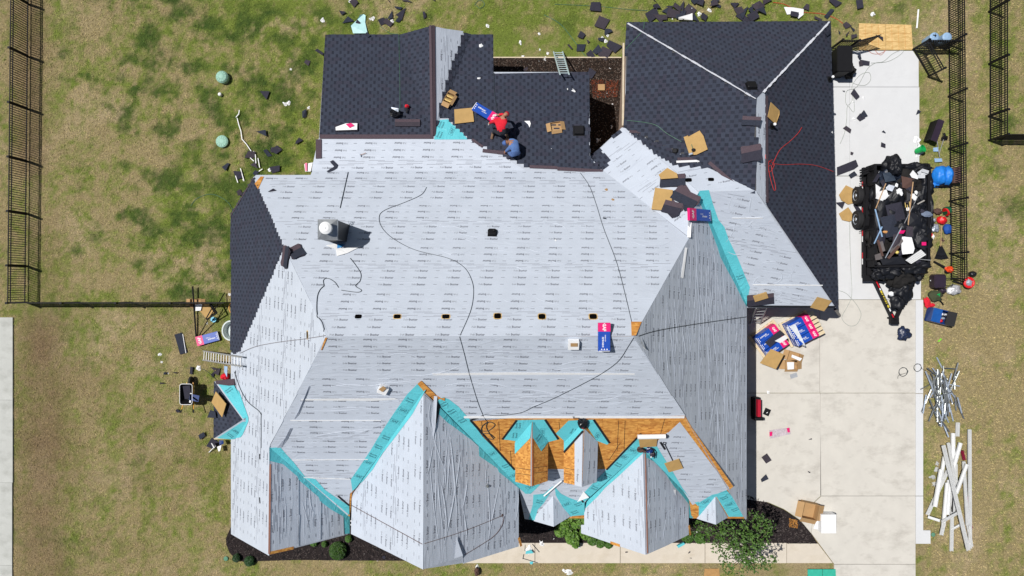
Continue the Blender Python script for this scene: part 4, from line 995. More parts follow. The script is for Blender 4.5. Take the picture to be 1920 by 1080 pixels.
# ---- chimney with its metal shroud and round cap
ch = MB(); zt = 7.2; a = P(595, 411, zt); b = P(632, 449, zt); cx, cy = (a.x + b.x) / 2, (a.y + b.y) / 2; sx, sy = abs(b.x - a.x), abs(a.y - b.y)
base = 4.3; M = Matrix.Translation((cx, cy, base)); ch.box(M, sx * .94, sy * .94, zt - .12 - base); chim = ch.build('chimney', mat('dark_metal_chase', (.035, .037, .04), .5, metal=.4), house)
mb = MB(); M = Matrix.Translation((cx, cy, zt - .14)); mb.box(M, sx, sy, .10)
vs = [M @ Vector((dx * sx / 2, dy * sy / 2, .10)) for dx, dy in ((-1, -1), (1, -1), (1, 1), (-1, 1))] + [M @ Vector((dx * .09 - .06, dy * .09, .17)) for dx, dy in ((-1, -1), (1, -1), (1, 1), (-1, 1))]
mb.add(vs, [(0, 1, 5, 4), (1, 2, 6, 5), (2, 3, 7, 6), (3, 0, 4, 7), (4, 5, 6, 7)]); mb.build('chimney_cover', M_FLASH, chim)
c = P(609, 427, 7.62); mb = MB(); mb.lathe(Matrix.Translation((c.x, c.y, 7.15)), [(.13, 0), (.13, .3)], 20); mb.build('flue_pipe', M_GALV, chim)
mb = MB(); mb.lathe(Matrix.Translation((c.x, c.y, 7.43)), [(.195, 0), (.20, .03), (.20, .14), (.12, .19), (.04, .20), (.03, .22)], 28); mb.build('flue_cap', mat('white_enamel', (.82, .83, .83), .3), chim, smooth=False)
flap('NU', [(611, 461), (630, 458), (642, 468), (680, 462), (652, 476), (632, 482), (630, 470)], [.03, .03, .06, .05, .05, .05, .08], M_PAPER)
flap('NU', [(633, 459), (648, 461), (640, 466), (633, 468)], [.07] * 4, mat('blue_tape', (.05, .25, .55), .5))
mb = MB()
for u in (655, 658.5, 661): mb.tube([sp(u, 424, -.02), sp(u, 419, .12)], .012, 5)
mb.build('flashing_bracket', M_GALV, chim)
# ---- roof vents and plumbing boots (parts of the house)
def roof_vent(u, v, s=.36, pipe=None):
    pl = surf(u, v); k = [q for q in PL if PL[q] is pl][0]; M, _ = pl.frame((u - 5, v), (u + 5, v), .03); M.translation = pl.at(u, v, .03); mb = MB()
    mb.box(M, s * 1.15, s * 1.1, .01); mb.rbox(M, s, s * .9, .11, .03, cz=.01); o = mb.build('roof_vent', M_BLACK, SL[k])
    if pipe:
        mb = MB(); p = pl.at(u + pipe[0], v + pipe[1], .02); mb.tube([p, p + Vector((0, 0, .28))], .035, 8); mb.build('vent_pipe', M_BLACK, SL[k])
roof_vent(923, 438, .28, (3, -5)); roof_vent(1085, 246, .38); roof_vent(1408, 163, .34); roof_vent(1267, 284, .19)
for u, v in ((1553, 149), (1445, 237), (913, 1), ):
    if u == 913: continue
    pl = surf(u, v); k = [q for q in PL if PL[q] is pl][0]; mb = MB(); p = pl.at(u, v, .03); mb.lathe(Matrix.Translation(p), [(.12, 0), (.06, .06), (.045, .3)], 10); o = mb.build('plumbing_vent', M_BLACK, SL[k])
    mb = MB(); mb.lathe(Matrix.Translation(p + Vector((0, 0, .3))), [(.05, 0), (.05, .05)], 10); mb.build('vent_cap', M_WHITE, SL[k])
for u, v in ((913, 911),):
    mb = MB(); p = sp(u, v); mb.lathe(Matrix.Translation(p), [(.06, 0), (.05, .06), (.01, .10)], 10); mb.build('plumbing_vent', M_FLASH, SL['BR'])
# ------------------------------------------------------------------ fences (every picket its own part)
def fence(name, p0, p1, label, hgt=1.15, post=2.25, gap=.098, phase=0.0, cat='fence', group=None, endpost=True, first=True, postoff=0.0):
    a, b = P(*p0), P(*p1); L = (b - a).length; d = (b - a).normalized(); yaw = math.atan2(d.y, d.x)
    root = thing(name, a, label, cat, group); M0 = Matrix.Translation(a) @ Matrix.Rotation(yaw, 4, 'Z')
    for z in (.12, hgt - .17, hgt - .02):
        mb = MB(); mb.box(M0 @ Matrix.Translation((L / 2, 0, z)), L, .032, .032, cz=0); mb.build('rail', M_BLACK, root)
    me = None; x = gap / 2
    while x < L - .02:
        if me is None:
            mb = MB(); mb.box(Matrix.Identity(4), .024, .024, hgt - .08); o = mb.build('picket', M_BLACK, root, origin=(0, 0, 0)); me = o.data; o.location = M0 @ Vector((x, 0, .06)) - a
        else:
            o = bpy.data.objects.new('picket', me); COL.objects.link(o); o.parent = root; o.location = M0 @ Vector((x, 0, .06)) - a
        o.rotation_euler = (0, 0, yaw); x += gap
    x = postoff; pm = None
    while x < L + .01:
        if pm is None:
            mb = MB(); mb.box(Matrix.Identity(4), .07, .07, hgt + .06); mb.box(Matrix.Translation((0, 0, hgt + .06)), .09, .09, .025); o = mb.build('post', M_BLACK, root, origin=(0, 0, 0)); pm = o.data
        else: o = bpy.data.objects.new('post', pm); COL.objects.link(o); o.parent = root
        o.location = M0 @ Vector((x, 0, 0)) - a; o.rotation_euler = (0, 0, yaw); x += post
    return root
fence('iron_fence', (56, -30), (50, 566), 'long black picket fence down the left side of the back lawn', postoff=.9)
fence('iron_fence', (50, 567), (440, 567), 'black picket fence running from the left fence corner to the house', postoff=0)
fence('iron_fence', (1776, -30), (1781, 524), 'black picket fence on the right, beside the driveway and trailer', postoff=.35)
fence('iron_fence', (1854, -30), (1854, 262), 'black picket fence furthest right, of the neighbouring lawn', postoff=1.2)
fence('iron_fence', (1854, 263), (2030, 263), 'short run of black fence leaving the frame at the right edge', postoff=0)
fence('iron_fence', (1712, 93), (1776, 93), 'short black fence between the driveway gate and the right fence', postoff=0)
fence('iron_fence', (1556, 93), (1586, 93), 'very short black fence panel between garage wall and gate', postoff=0)
fence('open_gate', (1586, 94), (1626, 83), 'black picket gate leaf standing open over the plywood sheets', cat='gate', post=1.3)
fence('open_gate', (1711, 93), (1740, 144), 'black picket gate leaf swung open over the grass beside the concrete', cat='gate', post=1.34)
# leaning steel frame near the house wall
g = thing('steel_gate_frame', P(368, 600), 'bare black steel gate frame lying at an angle by the left wall', 'frame')
mb = MB(); mb.tube([P(361, 537, .25), P(368, 637, .05)], .035, 5); mb.build('bar', M_BLACK, g)
mb = MB(); mb.tube([P(372, 632, .06), P(391, 598, .4), P(406, 575, .5), P(421, 549, .1)], .022, 5); mb.build('bar', M_BLACK, g)
mb = MB(); mb.tube([P(386, 598, .5), P(398, 577, .5)], .025, 5); mb.tube([P(387, 599, .5), P(407, 587, .5)], .03, 5); mb.tube([P(407, 587, .5), P(393, 567, .6)], .04, 5); mb.build('bracket', M_BLACK, g)

# ------------------------------------------------------------------ generic builders for what lies about
def flat(name, pts, m, label, cat, th=.012, h=0.0, curl=0.0, group=None, parent=None, pl=None, hs=None):
    """a flat piece resting on whatever is below it; pts in survey sightings"""
    us = sum(p[0] for p in pts) / len(pts); vs = sum(p[1] for p in pts) / len(pts)
    pl = pl or surf(us, vs); hb = (.030 if pl is not GROUND else (.052 if on_pave(us, vs) else .012)) + h + th
    P3 = [pl.at(u, v, hb + (random.uniform(0, curl) if hs is None else hs[i])) for i, (u, v) in enumerate(pts)]
    mb = MB(); mb.poly(P3, th, pl.n); o = mb.build(name, m, parent)
    if parent is None: tag(o, label, cat, group)
    return o
def quad(u, v, w, hh, ang): 
    c, s = math.cos(ang), math.sin(ang); return [(u + c * x - s * y, v + s * x + c * y) for x, y in ((-w / 2, -hh / 2), (w / 2, -hh / 2), (w / 2, hh / 2), (-w / 2, hh / 2))]
def crumple(name, u, v, r, m, label, cat, group=None, seed=0, tall=.35, h=0):
    pl = surf(u, v); c = sp(u, v, h - .02); s = (CH - c.z) / FP; rd = random.Random(seed * 13 + int(u) * 7 + int(v)); mb = MB(); n = 11
    vs = [c + Vector((0, 0, r * s * tall * 1.3 + .02))]; rr = [rd.uniform(.45, 1.1) for _ in range(n)]; el = rd.uniform(.55, 1); an = rd.uniform(0, 3.14)
    for f, zf in ((.5, .9), (1.0, .25)):
        for i in range(n):
            a = 2 * math.pi * i / n; k = rr[i] * f; x, y = math.cos(a) * k, math.sin(a) * k * el; ca, sa = math.cos(an), math.sin(an)
            vs.append(c + (pl.a * (x * ca - y * sa) + pl.b * (x * sa + y * ca)) * r * s + Vector((0, 0, .015 + r * s * tall * zf * rd.uniform(.1, 1.2))))
    fs = [(0, 1 + i, 1 + (i + 1) % n) for i in range(n)]
    for i in range(n): j = (i + 1) % n; fs += [(1 + i, 1 + n + i, 1 + n + j), (1 + i, 1 + n + j, 1 + j)]
    fs.append(tuple(1 + n + i for i in reversed(range(n))))
    mb.add(vs, fs); o = mb.build(name, m); tag(o, label, cat, group); return o
def hose(name, pts, r, m, label, cat='hose', k=7, h=0.0, group=None, hs=None):
    q = spline(pts, k); P3 = []
    for (u, v) in q: P3.append(sp(u, v, r + h))
    mb = MB(); mb.tube(P3, r, 5); return tag(mb.build(name, m), label, cat, group)

# ------------------------------------------------------------------ torn shingle scraps
SCR = dict(lawnleft=([(493, 178, 20, 13), (576, 118, 11, 14), (572, 214, 8, 14), (560, 265, 13, 8), (518, 282, 18, 10), (491, 252, 18, 14), (446, 330, 18, 20), (472, 291, 18, 16), (502, 288, 10, 16), (519, 282, 14, 16), (476, 312, 13, 14), (425, 312, 9, 22), (517, 316, 20, 14), (450, 362, 9, 12), (480, 325, 10, 12), (600, 98, 18, 6)], 'torn dark shingle scrap on the lawn left of the back wing'),
  backtop=([(644, 22, 14, 10), (665, 6, 14, 16), (652, 41, 14, 16), (670, 48, 12, 18), (727, 2, 15, 8), (732, 28, 12, 16), (755, 27, 20, 14), (765, 4, 16, 12), (747, 16, 14, 6), (716, 40, 12, 12), (728, 44, 15, 10), (749, 38, 8, 12), (796, 29, 7, 13), (811, 1, 12, 7), (690, 68, 10, 10)], 'dark shingle scrap on the grass above the left back wing'),
  backmid=([(1116, 15, 18, 18), (1129, 44, 26, 18), (1140, 59, 14, 12), (1091, 67, 13, 12), (1101, 79, 8, 6), (1126, 75, 12, 10), (1151, 86, 26, 16), (1068, 90, 6, 14), (1087, 91, 20, 16), (1107, 103, 16, 20), (1132, 101, 22, 18), (1119, 95, 14, 16), (1108, 140, 14, 16), (985, 131, 12, 8)], 'shingle scrap dropped between the patio roof and the garage'),
  heap=([(1222, 27, 24, 26), (1236, 32, 18, 16), (1247, 20, 14, 16), (1256, 12, 14, 16), (1262, 26, 26, 20), (1274, 30, 20, 18), (1282, 14, 18, 16), (1292, 24, 22, 22), (1303, 32, 26, 16), (1318, 33, 16, 12), (1246, 34, 16, 12), (1298, 4, 16, 8), (1312, 4, 16, 12), (1334, 5, 18, 14), (1339, 3, 16, 12), (1374, 8, 16, 14), (1385, 22, 20, 16), (1397, 24, 22, 20), (1408, 30, 22, 20), (1420, 14, 20, 22), (1426, 24, 18, 24), (1392, 35, 22, 14), (1434, 3, 18, 12), (1345, 12, 12, 6), (1226, 3, 6, 12), (1268, 15, 18, 12), (1412, 22, 16, 24), (1230, 14, 12, 10)], 'dark shingle scrap in the heap above the garage roof'),
  topright=([(1564, 5, 22, 12), (1512, 14, 14, 14), (1554, 26, 9, 20), (1612, 10, 13, 20), (1585, 48, 14, 14), (1596, 56, 13, 8), (1590, 64, 14, 8), (1601, 68, 11, 11), (1572, 61, 6, 7), (1648, 71, 15, 9), (1534, 36, 16, 8), (1550, 64, 10, 8)], 'dark shingle scrap near the plywood and the driveway gate'),
  drive=([(1620, 118, 17, 12), (1612, 119, 8, 12), (1609, 109, 6, 8), (1602, 177, 13, 16), (1580, 171, 4, 4), (1616, 216, 15, 14), (1610, 222, 14, 12), (1588, 243, 14, 10), (1721, 213, 10, 8), (1654, 273, 12, 8), (1595, 289, 6, 8), (1597, 328, 12, 10), (1574, 381, 14, 16), (1603, 358, 14, 12), (1600, 372, 9, 9), (1604, 392, 12, 22), (1604, 425, 14, 16), (1655, 249, 6, 5)], 'shingle scrap on the white concrete beside the garage'),
  left=([(360, 694, 7, 16), (330, 697, 6, 6), (311, 700, 6, 5), (335, 770, 7, 12), (306, 719, 10, 5), (381, 817, 14, 10), (402, 700, 12, 10), (412, 697, 18, 10), (402, 776, 16, 12), (400, 832, 18, 18), (404, 690, 10, 8)], 'dark shingle scrap on the grass by the left side wall'),
  front=([(720, 1044, 9, 9), (1435, 859, 12, 22), (1430, 895, 12, 10), (1516, 822, 8, 3), (1291, 1034, 5, 3), (1293, 1044, 5, 3), (1515, 884, 5, 3), (1174, 1034, 4, 3)], 'small shingle scrap on the front paving or front lawn'))
ORD = 'first second third fourth fifth sixth seventh eighth ninth tenth eleventh twelfth thirteenth fourteenth fifteenth sixteenth seventeenth eighteenth nineteenth twentieth'.split()
def ordn(i):
    if i < 19: return ORD[i]
    t, r = divmod(i + 1, 10); return ('twentieth', 'thirtieth', 'fortieth', 'fiftieth', 'sixtieth')[t - 2] if r == 0 else ('twenty-', 'thirty-', 'forty-', 'fifty-', 'sixty-')[t - 2] + ORD[r - 1]
def rank(xs):
    o = sorted(range(len(xs)), key=lambda i: xs[i]); r = [0] * len(xs)
    for k, i in enumerate(o): r[i] = k
    return r
def scraps():
    rd = random.Random(5)
    for key, (lst, lab) in SCR.items():
        rk = rank([p[0] for p in lst])
        for i, (u, v, w, h) in enumerate(lst):
            lb = lab + ', %s from the left' % ordn(rk[i])
            a = rd.uniform(-.8, .8); q = quad(u, v, w * rd.uniform(.78, 1.0), h * rd.uniform(.7, .98), a)
            q = [(x + rd.uniform(-.18, .18) * w, y + rd.uniform(-.18, .18) * h) for x, y in q]
            if rd.random() < .3: q.pop(rd.randrange(4))
            flat('shingle_scrap', q, M_SCRAP[i % 3], lb, 'shingle scrap', th=.006, h=.01 + (i % 7) * .012 if key == 'heap' else .005, curl=.09, group=lab.replace('scrap', 'scraps'))
M_SCRAP = [mat('scrap_dark', (.034, .033, .048), .9, var=.2, scale=20, spec=.2), mat('scrap_brown', (.052, .044, .056), .9, var=.2, scale=20, spec=.2), mat('scrap_blue', (.030, .035, .052), .9, var=.25, scale=20, spec=.2)]
scraps()
WHT = [((605, 37, 6), (699, 34, 6), (735, 39, 5), (717, 45, 3), (914, 49, 5), (656, 2, 4), (694, 36, 3)), ((535, 195, 6), (541, 193, 5), (579, 202, 4), (545, 130, 3), (506, 318, 5), (457, 337, 3), (520, 285, 2), (478, 327, 2)),
       ((976, 80, 5), (981, 107, 5), (1012, 93, 3), (1027, 100, 3), (1021, 111, 7), (1011, 115, 4), (1011, 64, 3), (1143, 129, 5), (1126, 75, 4)), ((1004, 128, 4), (1110, 149, 3), (1143, 165, 6), (1139, 175, 5), (1150, 174, 7), (1149, 196, 6), (1151, 222, 5), (1147, 237, 8), (1122, 263, 8), (1152, 160, 3), (1160, 205, 3), (1118, 225, 4), (1135, 212, 3), (1158, 240, 3), (1128, 245, 4), (1113, 205, 3), (1140, 188, 3)),
       ((1230, 15, 9), (1297, 16, 7), (1253, 24, 4), (1329, 19, 6), (1311, 26, 6), (1261, 35, 3), (1139, 66, 5), (1135, 77, 5), (1129, 70, 3), (1320, 29, 4)), ((1637, 26, 6), (1590, 148, 3), (1618, 184, 4), (1600, 224, 5), (1560, 248, 3), (1598, 192, 4)),
       ((300, 665, 5), (303, 679, 3), (372, 690, 6), (315, 700, 3), (388, 606, 3), (430, 552, 3)), ((1015, 1018, 7), (1084, 1023, 6), (1066, 1072, 9), (1059, 1071, 6), (1306, 997, 8), (1038, 1010, 5), (683, 1038, 4), (895, 1062, 6))]
WL8 = ['crumpled white wrapper scrap on the back grass above the left wing', 'white plastic scrap on the lawn left of the back wing', 'white scrap by the ladder in the back mulch bed', 'crumpled white paper in the gap between patio roof and garage', 'white paper scrap among the shingle heap above the garage', 'small white scrap near the gate and the white concrete', 'small white scrap on the front left lawn', 'crumpled white scrap along the front walk and beds']
for i, grp in enumerate(WHT):
    rk = rank([p[0] for p in grp])
    for j, (u, v, r) in enumerate(grp): crumple('paper_scrap', u, v, r, M_PAPER, WL8[i] + ', %s from the left' % ordn(rk[j]), 'paper scrap', WL8[i].replace('scrap', 'scraps', 1).replace('paper in', 'papers in'), seed=i * 10 + j)
for (u, v, r, lab) in ((902, 86, 5, 'white scrap near the right edge of the back wing shingles'), (898, 147, 4, 'small white scrap in the middle of the patio shingles'), (1075, 170, 5, 'white scrap on patio shingles below the ladder'), (1034, 279, 3, 'tiny white scrap on shingles near the blue worker'), (1064, 167, 2, 'tiny white fleck beside the scrap below the ladder'), (1042, 451, 3, 'small white sliver right of the roof vent')):
    crumple('paper_scrap', u, v, r, M_PAPER, lab, 'paper scrap', seed=r, tall=.2)
flat('paper_sheet', [(983, 228), (993, 228), (995, 233), (993, 240), (990, 234)], M_PAPER, 'curved white offcut on shingles right of the red worker', 'offcut', curl=.04)
flat('felt_offcut', [(1270, 36), (1292, 29), (1296, 28), (1297, 40), (1271, 39)], M_PAPER, 'large white offcut at the foot of the shingle heap', 'offcut', h=.1, curl=.1)
flat('felt_offcut', [(1469, 14), (1486, 15), (1505, 19), (1506, 28), (1495, 37), (1489, 27), (1475, 28)], M_PAPER, 'large crumpled white sheet on the grass above the garage', 'sheet', curl=.15)
flat('shingle_scrap', quad(1487, 29, 15, 9, .2), M_SCRAP[0], 'dark scrap lying on the crumpled white sheet', 'shingle scrap', h=.14)
flat('ice_shield_offcut', [(659, 50), (670, 38), (676, 30), (682, 27), (686, 30), (685, 42), (690, 64), (663, 64)], mat('pale_teal_film', (.42, .68, .68), .5), 'pale teal offcut on the grass behind the left wing', 'offcut', curl=.1)
_w = flat('felt_wrapper', [(571, 308), (587, 305), (583, 322), (573, 322)], M_PAPER, 'white and pink wrapper on the grass by the notch in the back roof', 'wrapper', curl=.06)
flat('pink_print', [(573, 307), (577, 306), (577, 321), (574, 321)], M_PINK, '', '', h=.09, parent=_w)
for q, lab in (([(441, 209), (450, 209), (447, 217), (444, 222)], None),):
    pass
ds = thing('crushed_downspout', P(460, 240), 'bent white downspout pieces strewn across the back lawn', 'downspout')
for pts in ([(449, 207), (448, 214), (443, 220)], [(445, 222), (448, 234), (452, 246), (454, 261)], [(454, 261), (462, 270), (468, 279), (474, 288)], [(470, 292), (476, 284)], [(479, 290), (480, 306)], [(484, 297), (487, 314)], [(486, 321), (492, 317)], [(451, 316), (457, 337)], [(442, 330), (446, 342)], [(467, 294), (476, 302)]):
    mb = MB(); q = [P(u, v, .06) for u, v in pts]; 
    for i in range(len(q) - 1):
        d = (q[i + 1] - q[i]); M = Matrix.Translation(q[i]) @ Matrix.Rotation(math.atan2(d.y, d.x), 4, 'Z'); mb.box(M, d.length + .02, .030, .03, cx=d.length / 2, cz=random.uniform(0, .03))
    mb.build('bent_tube', M_WHITE, ds)
# loose shingle strips and bundles on the roof
def stack(name, u0, v0, u1, v1, n, label, fan=.12, w=.33, m=None, bend=0):
    pl = surf((u0 + u1) / 2, (v0 + v1) / 2); M, L = pl.frame((u0, v0), (u1, v1), .05); root = thing(name, M.translation, label, 'shingle stack')
    for i in range(n):
        mb = MB(); R_ = M @ Matrix.Translation((L / 2, 0, .008 + i * .012)) @ Matrix.Rotation((i - n / 2) * fan, 4, 'Z') @ Matrix.Translation((-L / 2, 0, 0))
        mb.box(R_, L, w * .55, .006, cx=L / 2, cy=-w * .22); o = mb.build('shingle', m or M_SCRAP[i % 3], root)
        mb = MB(); mb.box(R_, L * .995, w * .36, .006, cx=L / 2, cy=w * .23, cz=.004); mb.build('shingle', M_BROWN, root)
    return root
stack('shingle_stack', 535, 500, 541, 463, 3, 'fanned brown shingles draped over the left hip of the roof', .16, .5)
stack('shingle_stack', 545, 478, 567, 468, 3, 'second group of brown shingles, pointing right from the left hip', .12, .6)
stack('shingle_stack', 741, 231, 788, 231, 2, 'two dark starter strips on the left wing beside the tool bag', .01, .32)
stack('shingle_stack', 1238, 341, 1285, 338, 3, 'brown-topped shingles on the upper tan board near the valley', .05, .55)
stack('shingle_stack', 1246, 384, 1276, 398, 5, 'thick fan of dark shingles over the tan board by the teal valley', .14, .55, m=M_SCRAP[0])
stack('shingle_stack', 1268, 358, 1305, 386, 5, 'fan of brown shingles just left of the teal valley strip', .13, .60, m=M_SCRAP[2])
stack('shingle_stack', 1392, 226, 1427, 228, 3, 'short brown shingle stack across the garage ridge, upper one', .03, .35)
stack('shingle_stack', 1391, 290, 1428, 284, 4, 'brown shingle stack across the garage ridge, lower one', .05, .62)
stack('shingle_stack', 1400, 562, 1450, 556, 4, 'dark shingles hanging over the lower left garage eave', .03, .55, m=M_SCRAP[0])
flat('shingle_scrap', [(619, 304), (625, 301), (634, 310), (632, 316), (617, 325), (613, 322), (627, 313)], M_SCRAP[2], 'bent dark strip forming a V on the upper left felt', 'shingle scrap', curl=.02)
flat('shingle_scrap', [(503, 361), (513, 355), (518, 359)], M_SCRAP[0], 'small dark triangle on the felt near the upper left corner', 'shingle scrap', curl=.02)
flat('shingle_scrap', [(640, 0), (648, 0)], M_SCRAP[0], '', '') if False else None
_w = flat('shingle_pack', quad(340, 644, 14, 39, -.28), M_SCRAP[2], 'dark ridge shingles lying side by side on the front left lawn', 'shingles', th=.03)
flat('white_line', [(343, 626), (344, 626), (350, 662), (349, 662)], M_PAPER, '', '', h=.035, th=.004, parent=_w)
# tan boards
TB = [([(852, 207), (886, 204), (889, 230), (853, 234)], 'square tan board beside the nail box, on the back wing shingles'), ([(1283, 258), (1291, 255), (1292, 257), (1313, 246), (1320, 256), (1328, 281), (1307, 291), (1294, 292)], 'torn tan board with tools on it, on the garage valley'),
      ([(1441, 193), (1458, 208), (1457, 216), (1451, 234), (1436, 220)], 'tan board leaning just right of the garage ridge'), ([(1236, 333), (1252, 320), (1270, 330), (1272, 338), (1240, 341)], 'upper tan board partly under shingles by the valley'), ([(1229, 355), (1262, 359), (1258, 398), (1222, 395)], 'tan board left of the fan of shingles'),
      ([(1531, 554), (1558, 561), (1544, 581), (1518, 574)], 'tan board hanging over the front eave of the garage'), ([(1418, 823), (0, 0)], None), ([(1196, 815), (1232, 815), (1230, 834), (1199, 835)], 'tan board under the white roll on the bare sheathing'), ([(1245, 866), (1272, 857), (1280, 874), (1253, 881)], 'tan board with a shovel on it, right of the front gable'),
      ([(413, 733), (433, 756), (425, 781), (404, 753)], 'tan board on the small dark bay roof'), ([(1412, 677), (1432, 651), (1456, 661), (1441, 688)], 'tan board on the lower left bundle pallet'), ([(373, 580), (386, 570), (392, 570), (403, 586), (389, 598)], 'tan board on the grass by the left wall'),
      ([(1571, 366), (1584, 348), (1605, 358), (1603, 380), (1588, 384), (1575, 376)], 'upper tan board on the concrete beside the trailer wheels'), ([(1571, 401), (1588, 389), (1602, 410), (1590, 416), (1577, 413)], 'lower tan board on the concrete beside the trailer wheels')]
for q, lab in TB:
    if lab is None: continue
    pal = 'pallet' in lab
    flat('tan_board', q, M_TAN, lab, 'board', th=.02, h=.75 if pal else (.12 if 'bay' in lab or 'upper tan board partly' in lab else .03), curl=.04, pl=GROUND if pal else None)
# plywood sheets on the ground
for i, (q, lab) in enumerate((([(1610, 44), (1659, 45.5), (1660, 94), (1610, 94)], 'left plywood sheet lying beside the driveway gate'), ([(1659.6, 45.5), (1708, 47), (1711, 94), (1660.6, 94)], 'right plywood sheet lying beside the driveway gate'))):
    o = flat('plywood_sheet', q, M_OSBL, lab, 'plywood', th=.02)
    for k in range(1, 4):
        t = k / 4; a = (q[0][0] + (q[1][0] - q[0][0]) * t, q[0][1] + 1.5); b = (q[3][0] + (q[2][0] - q[3][0]) * t, 93)
        mb = MB(); mb.tube([P(*a, .034), P(*b, .034)], .006, 4); mb.build('grid_mark', M_OSB, o)
    for k in (1, 2):
        y = 46 + k * 16; mb = MB(); mb.tube([P(q[0][0] + 1, y, .034), P(q[1][0] - 1, y + .8, .034)], .006, 4); mb.build('grid_mark', M_OSB, o)

# ------------------------------------------------------------------ shingle bundles with their print
def bundle(M, L=1.0, W=.33, T=.09, flip=False, rot=-math.pi / 2, tw=.72, parent=None, label=None, sag=0, pink=.30, group=None):
    mb = MB(); mb.rbox(M @ Matrix.Translation((L / 2, 0, 0)), L, W, T, .012)
    o = mb.build('bundle' if parent is not None else 'shingle_bundle', M_BLUE, parent)
    if label: tag(o, label, 'shingle bundle', group)
    x0 = L * (1 - pink)
    mb = MB(); mb.box(M @ Matrix.Translation((x0 + L * pink / 2, 0, .002)), L * pink + .006, W + .006, T + .002); mb.build('end_band', M_PINK, o)
    tx = MB(); Tm = M @ Matrix.Translation((x0 + L * pink * .5, 0, T + .006)) @ Matrix.Rotation(rot, 4, 'Z'); put_text(tx, 'GAF', Tm, W * tw, stretch=1.1)
    for i, (yy, ww) in enumerate(((.28, .30), (.42, .18))):
        put_text(tx, 'SHINGLES' if i == 0 else 'ROOFING', M @ Matrix.Translation((L * yy + .04, W * (.12 - .2 * i), T + .003)), ww * 1.1)
    for i in range(3): tx.lathe(M @ Matrix.Translation((L * .07, W * (-.22 + .22 * i), T + .0)), [(.022, 0), (.022, .004)], 8)
    tx.add([M @ Vector(p) for p in ((.0, -W * .45, T + .001), (L * .02, -W * .45, T + .003), (L * .02, W * .45, T + .003), (0, W * .45, T + .001))], [(0, 1, 2, 3)])
    tag(tx.build('printed_lettering', M_PAPER, o), kind='stuff')
    return o
# two pallets of bundles on the driveway
def pallet(pc, yaw, cols, rows, label, plabel, skip=(), swap=()):
    c = P(*pc, .05); root = thing('pallet', c, plabel, 'pallet')
    for i in range(7):
        mb = MB(); mb.box(Matrix.Translation(c) @ Matrix.Rotation(yaw, 4, 'Z') @ Matrix.Translation((-.6 + i * .2 + .05, 0, .11)), .11, 1.15, .02); mb.build('deck_board', M_PINE, root)
    for j in range(3):
        mb = MB(); mb.box(Matrix.Translation(c) @ Matrix.Rotation(yaw, 4, 'Z') @ Matrix.Translation((.05, -.5 + j * .5, 0)), 1.3, .09, .11); mb.build('stringer', M_PINE, root)
    for r in range(rows):
        for k in range(cols):
            if (r, k) in skip: continue
            M = Matrix.Translation(c + Vector((0, 0, .135 + r * .095))) @ Matrix.Rotation(yaw + random.uniform(-.015, .015), 4, 'Z') @ Matrix.Translation((-.5, -.36 + k * .35, 0))
            bundle(M, label='%s, %s layer up, %s in it' % (label, ordn(r), ('nearest', 'middle', 'farthest')[k]), group=label.replace('bundle', 'bundles'))
# A: upper right pallet (long axis up-right)
pallet((1493, 617), math.radians(28), 3, 6, 'blue and magenta bundle on the upper right pallet', 'wooden pallet under the upper right stack of bundles')
mb = MB(); 
for i in range(6):
    M = Matrix.Translation(P(1493, 617, .05) + Vector((0, 0, .66))) @ Matrix.Rotation(math.radians(28), 4, 'Z') @ Matrix.Translation((.62, -.48 + i * .185, 0)); w_ = MB(); w_.box(M, .30, .14, .02); o = w_.build('pale_slat', M_PINE); tag(o, 'pale wooden slat at the right end of the upper pallet, %s from the front' % ordn(i), 'slat', 'pale slats by the upper pallet')
flat('clear_wrap', [(1462, 612), (1477, 606), (1496, 645), (1498, 648), (1486, 642), (1474, 632)], mat('clear_plastic_film', (.62, .66, .70), .25, var=.15, scale=8), 'clear plastic film pulled over the left end of the upper pallet', 'plastic film', h=.55, hs=[.1, .2, .15, .05, .0, .0], pl=GROUND)
pallet((1438, 637), math.radians(36), 3, 5, 'blue and magenta bundle on the lower left pallet', 'wooden pallet under the lower left stack of bundles', skip=((4, 1),))
flat('loose_shingles', [(1424, 640), (1452, 617), (1460, 624), (1434, 649)], M_SCRAP[0], 'loose dark shingles on the lower left pallet stack', 'shingles', h=.56, th=.02, pl=GROUND)
flat('wrapper', [(1441, 637), (1460, 626), (1466, 632), (1452, 641)], M_PAPER, 'torn white wrapper on the lower left pallet stack', 'wrapper', h=.60, curl=.06, pl=GROUND)
# bundles elsewhere
def bundle_px(p0, p1, label, z=None, T=.09, W=.33, pl=None, h=.05, **kw):
    pl = pl or surf((p0[0] + p1[0]) / 2, (p0[1] + p1[1]) / 2)
    M, L = pl.frame(p0, p1, h); return bundle(M, L=L, W=W, T=T, label=label, **kw)
RID = Plane([(1132, 605, 8.02), (1132, 658, 8.02), (1100, 630, 8.02)])
bundle_px((1132, 658), (1132, 605), 'blue and magenta bundle lying across the main ridge', pl=RID, W=.38, T=.13, h=.02, rot=math.pi, tw=.66)
bundle_px((412, 629), (371, 640), 'shingle bundle with faded wrapper on the grass by the left wall', W=.40)
bundle_px((1326, 405), (1286, 402), 'torn blue and magenta bundle beside the teal valley strip', W=.42, h=.06)
_w = flat('bundle_wrapper', [(1441, 806), (1478, 801), (1481, 813), (1442, 822)], mat('pale_printed_wrapper', (.50, .44, .47), .4, var=.25, scale=14), 'empty pale wrapper with pink ends on the driveway', 'wrapper', curl=.04)
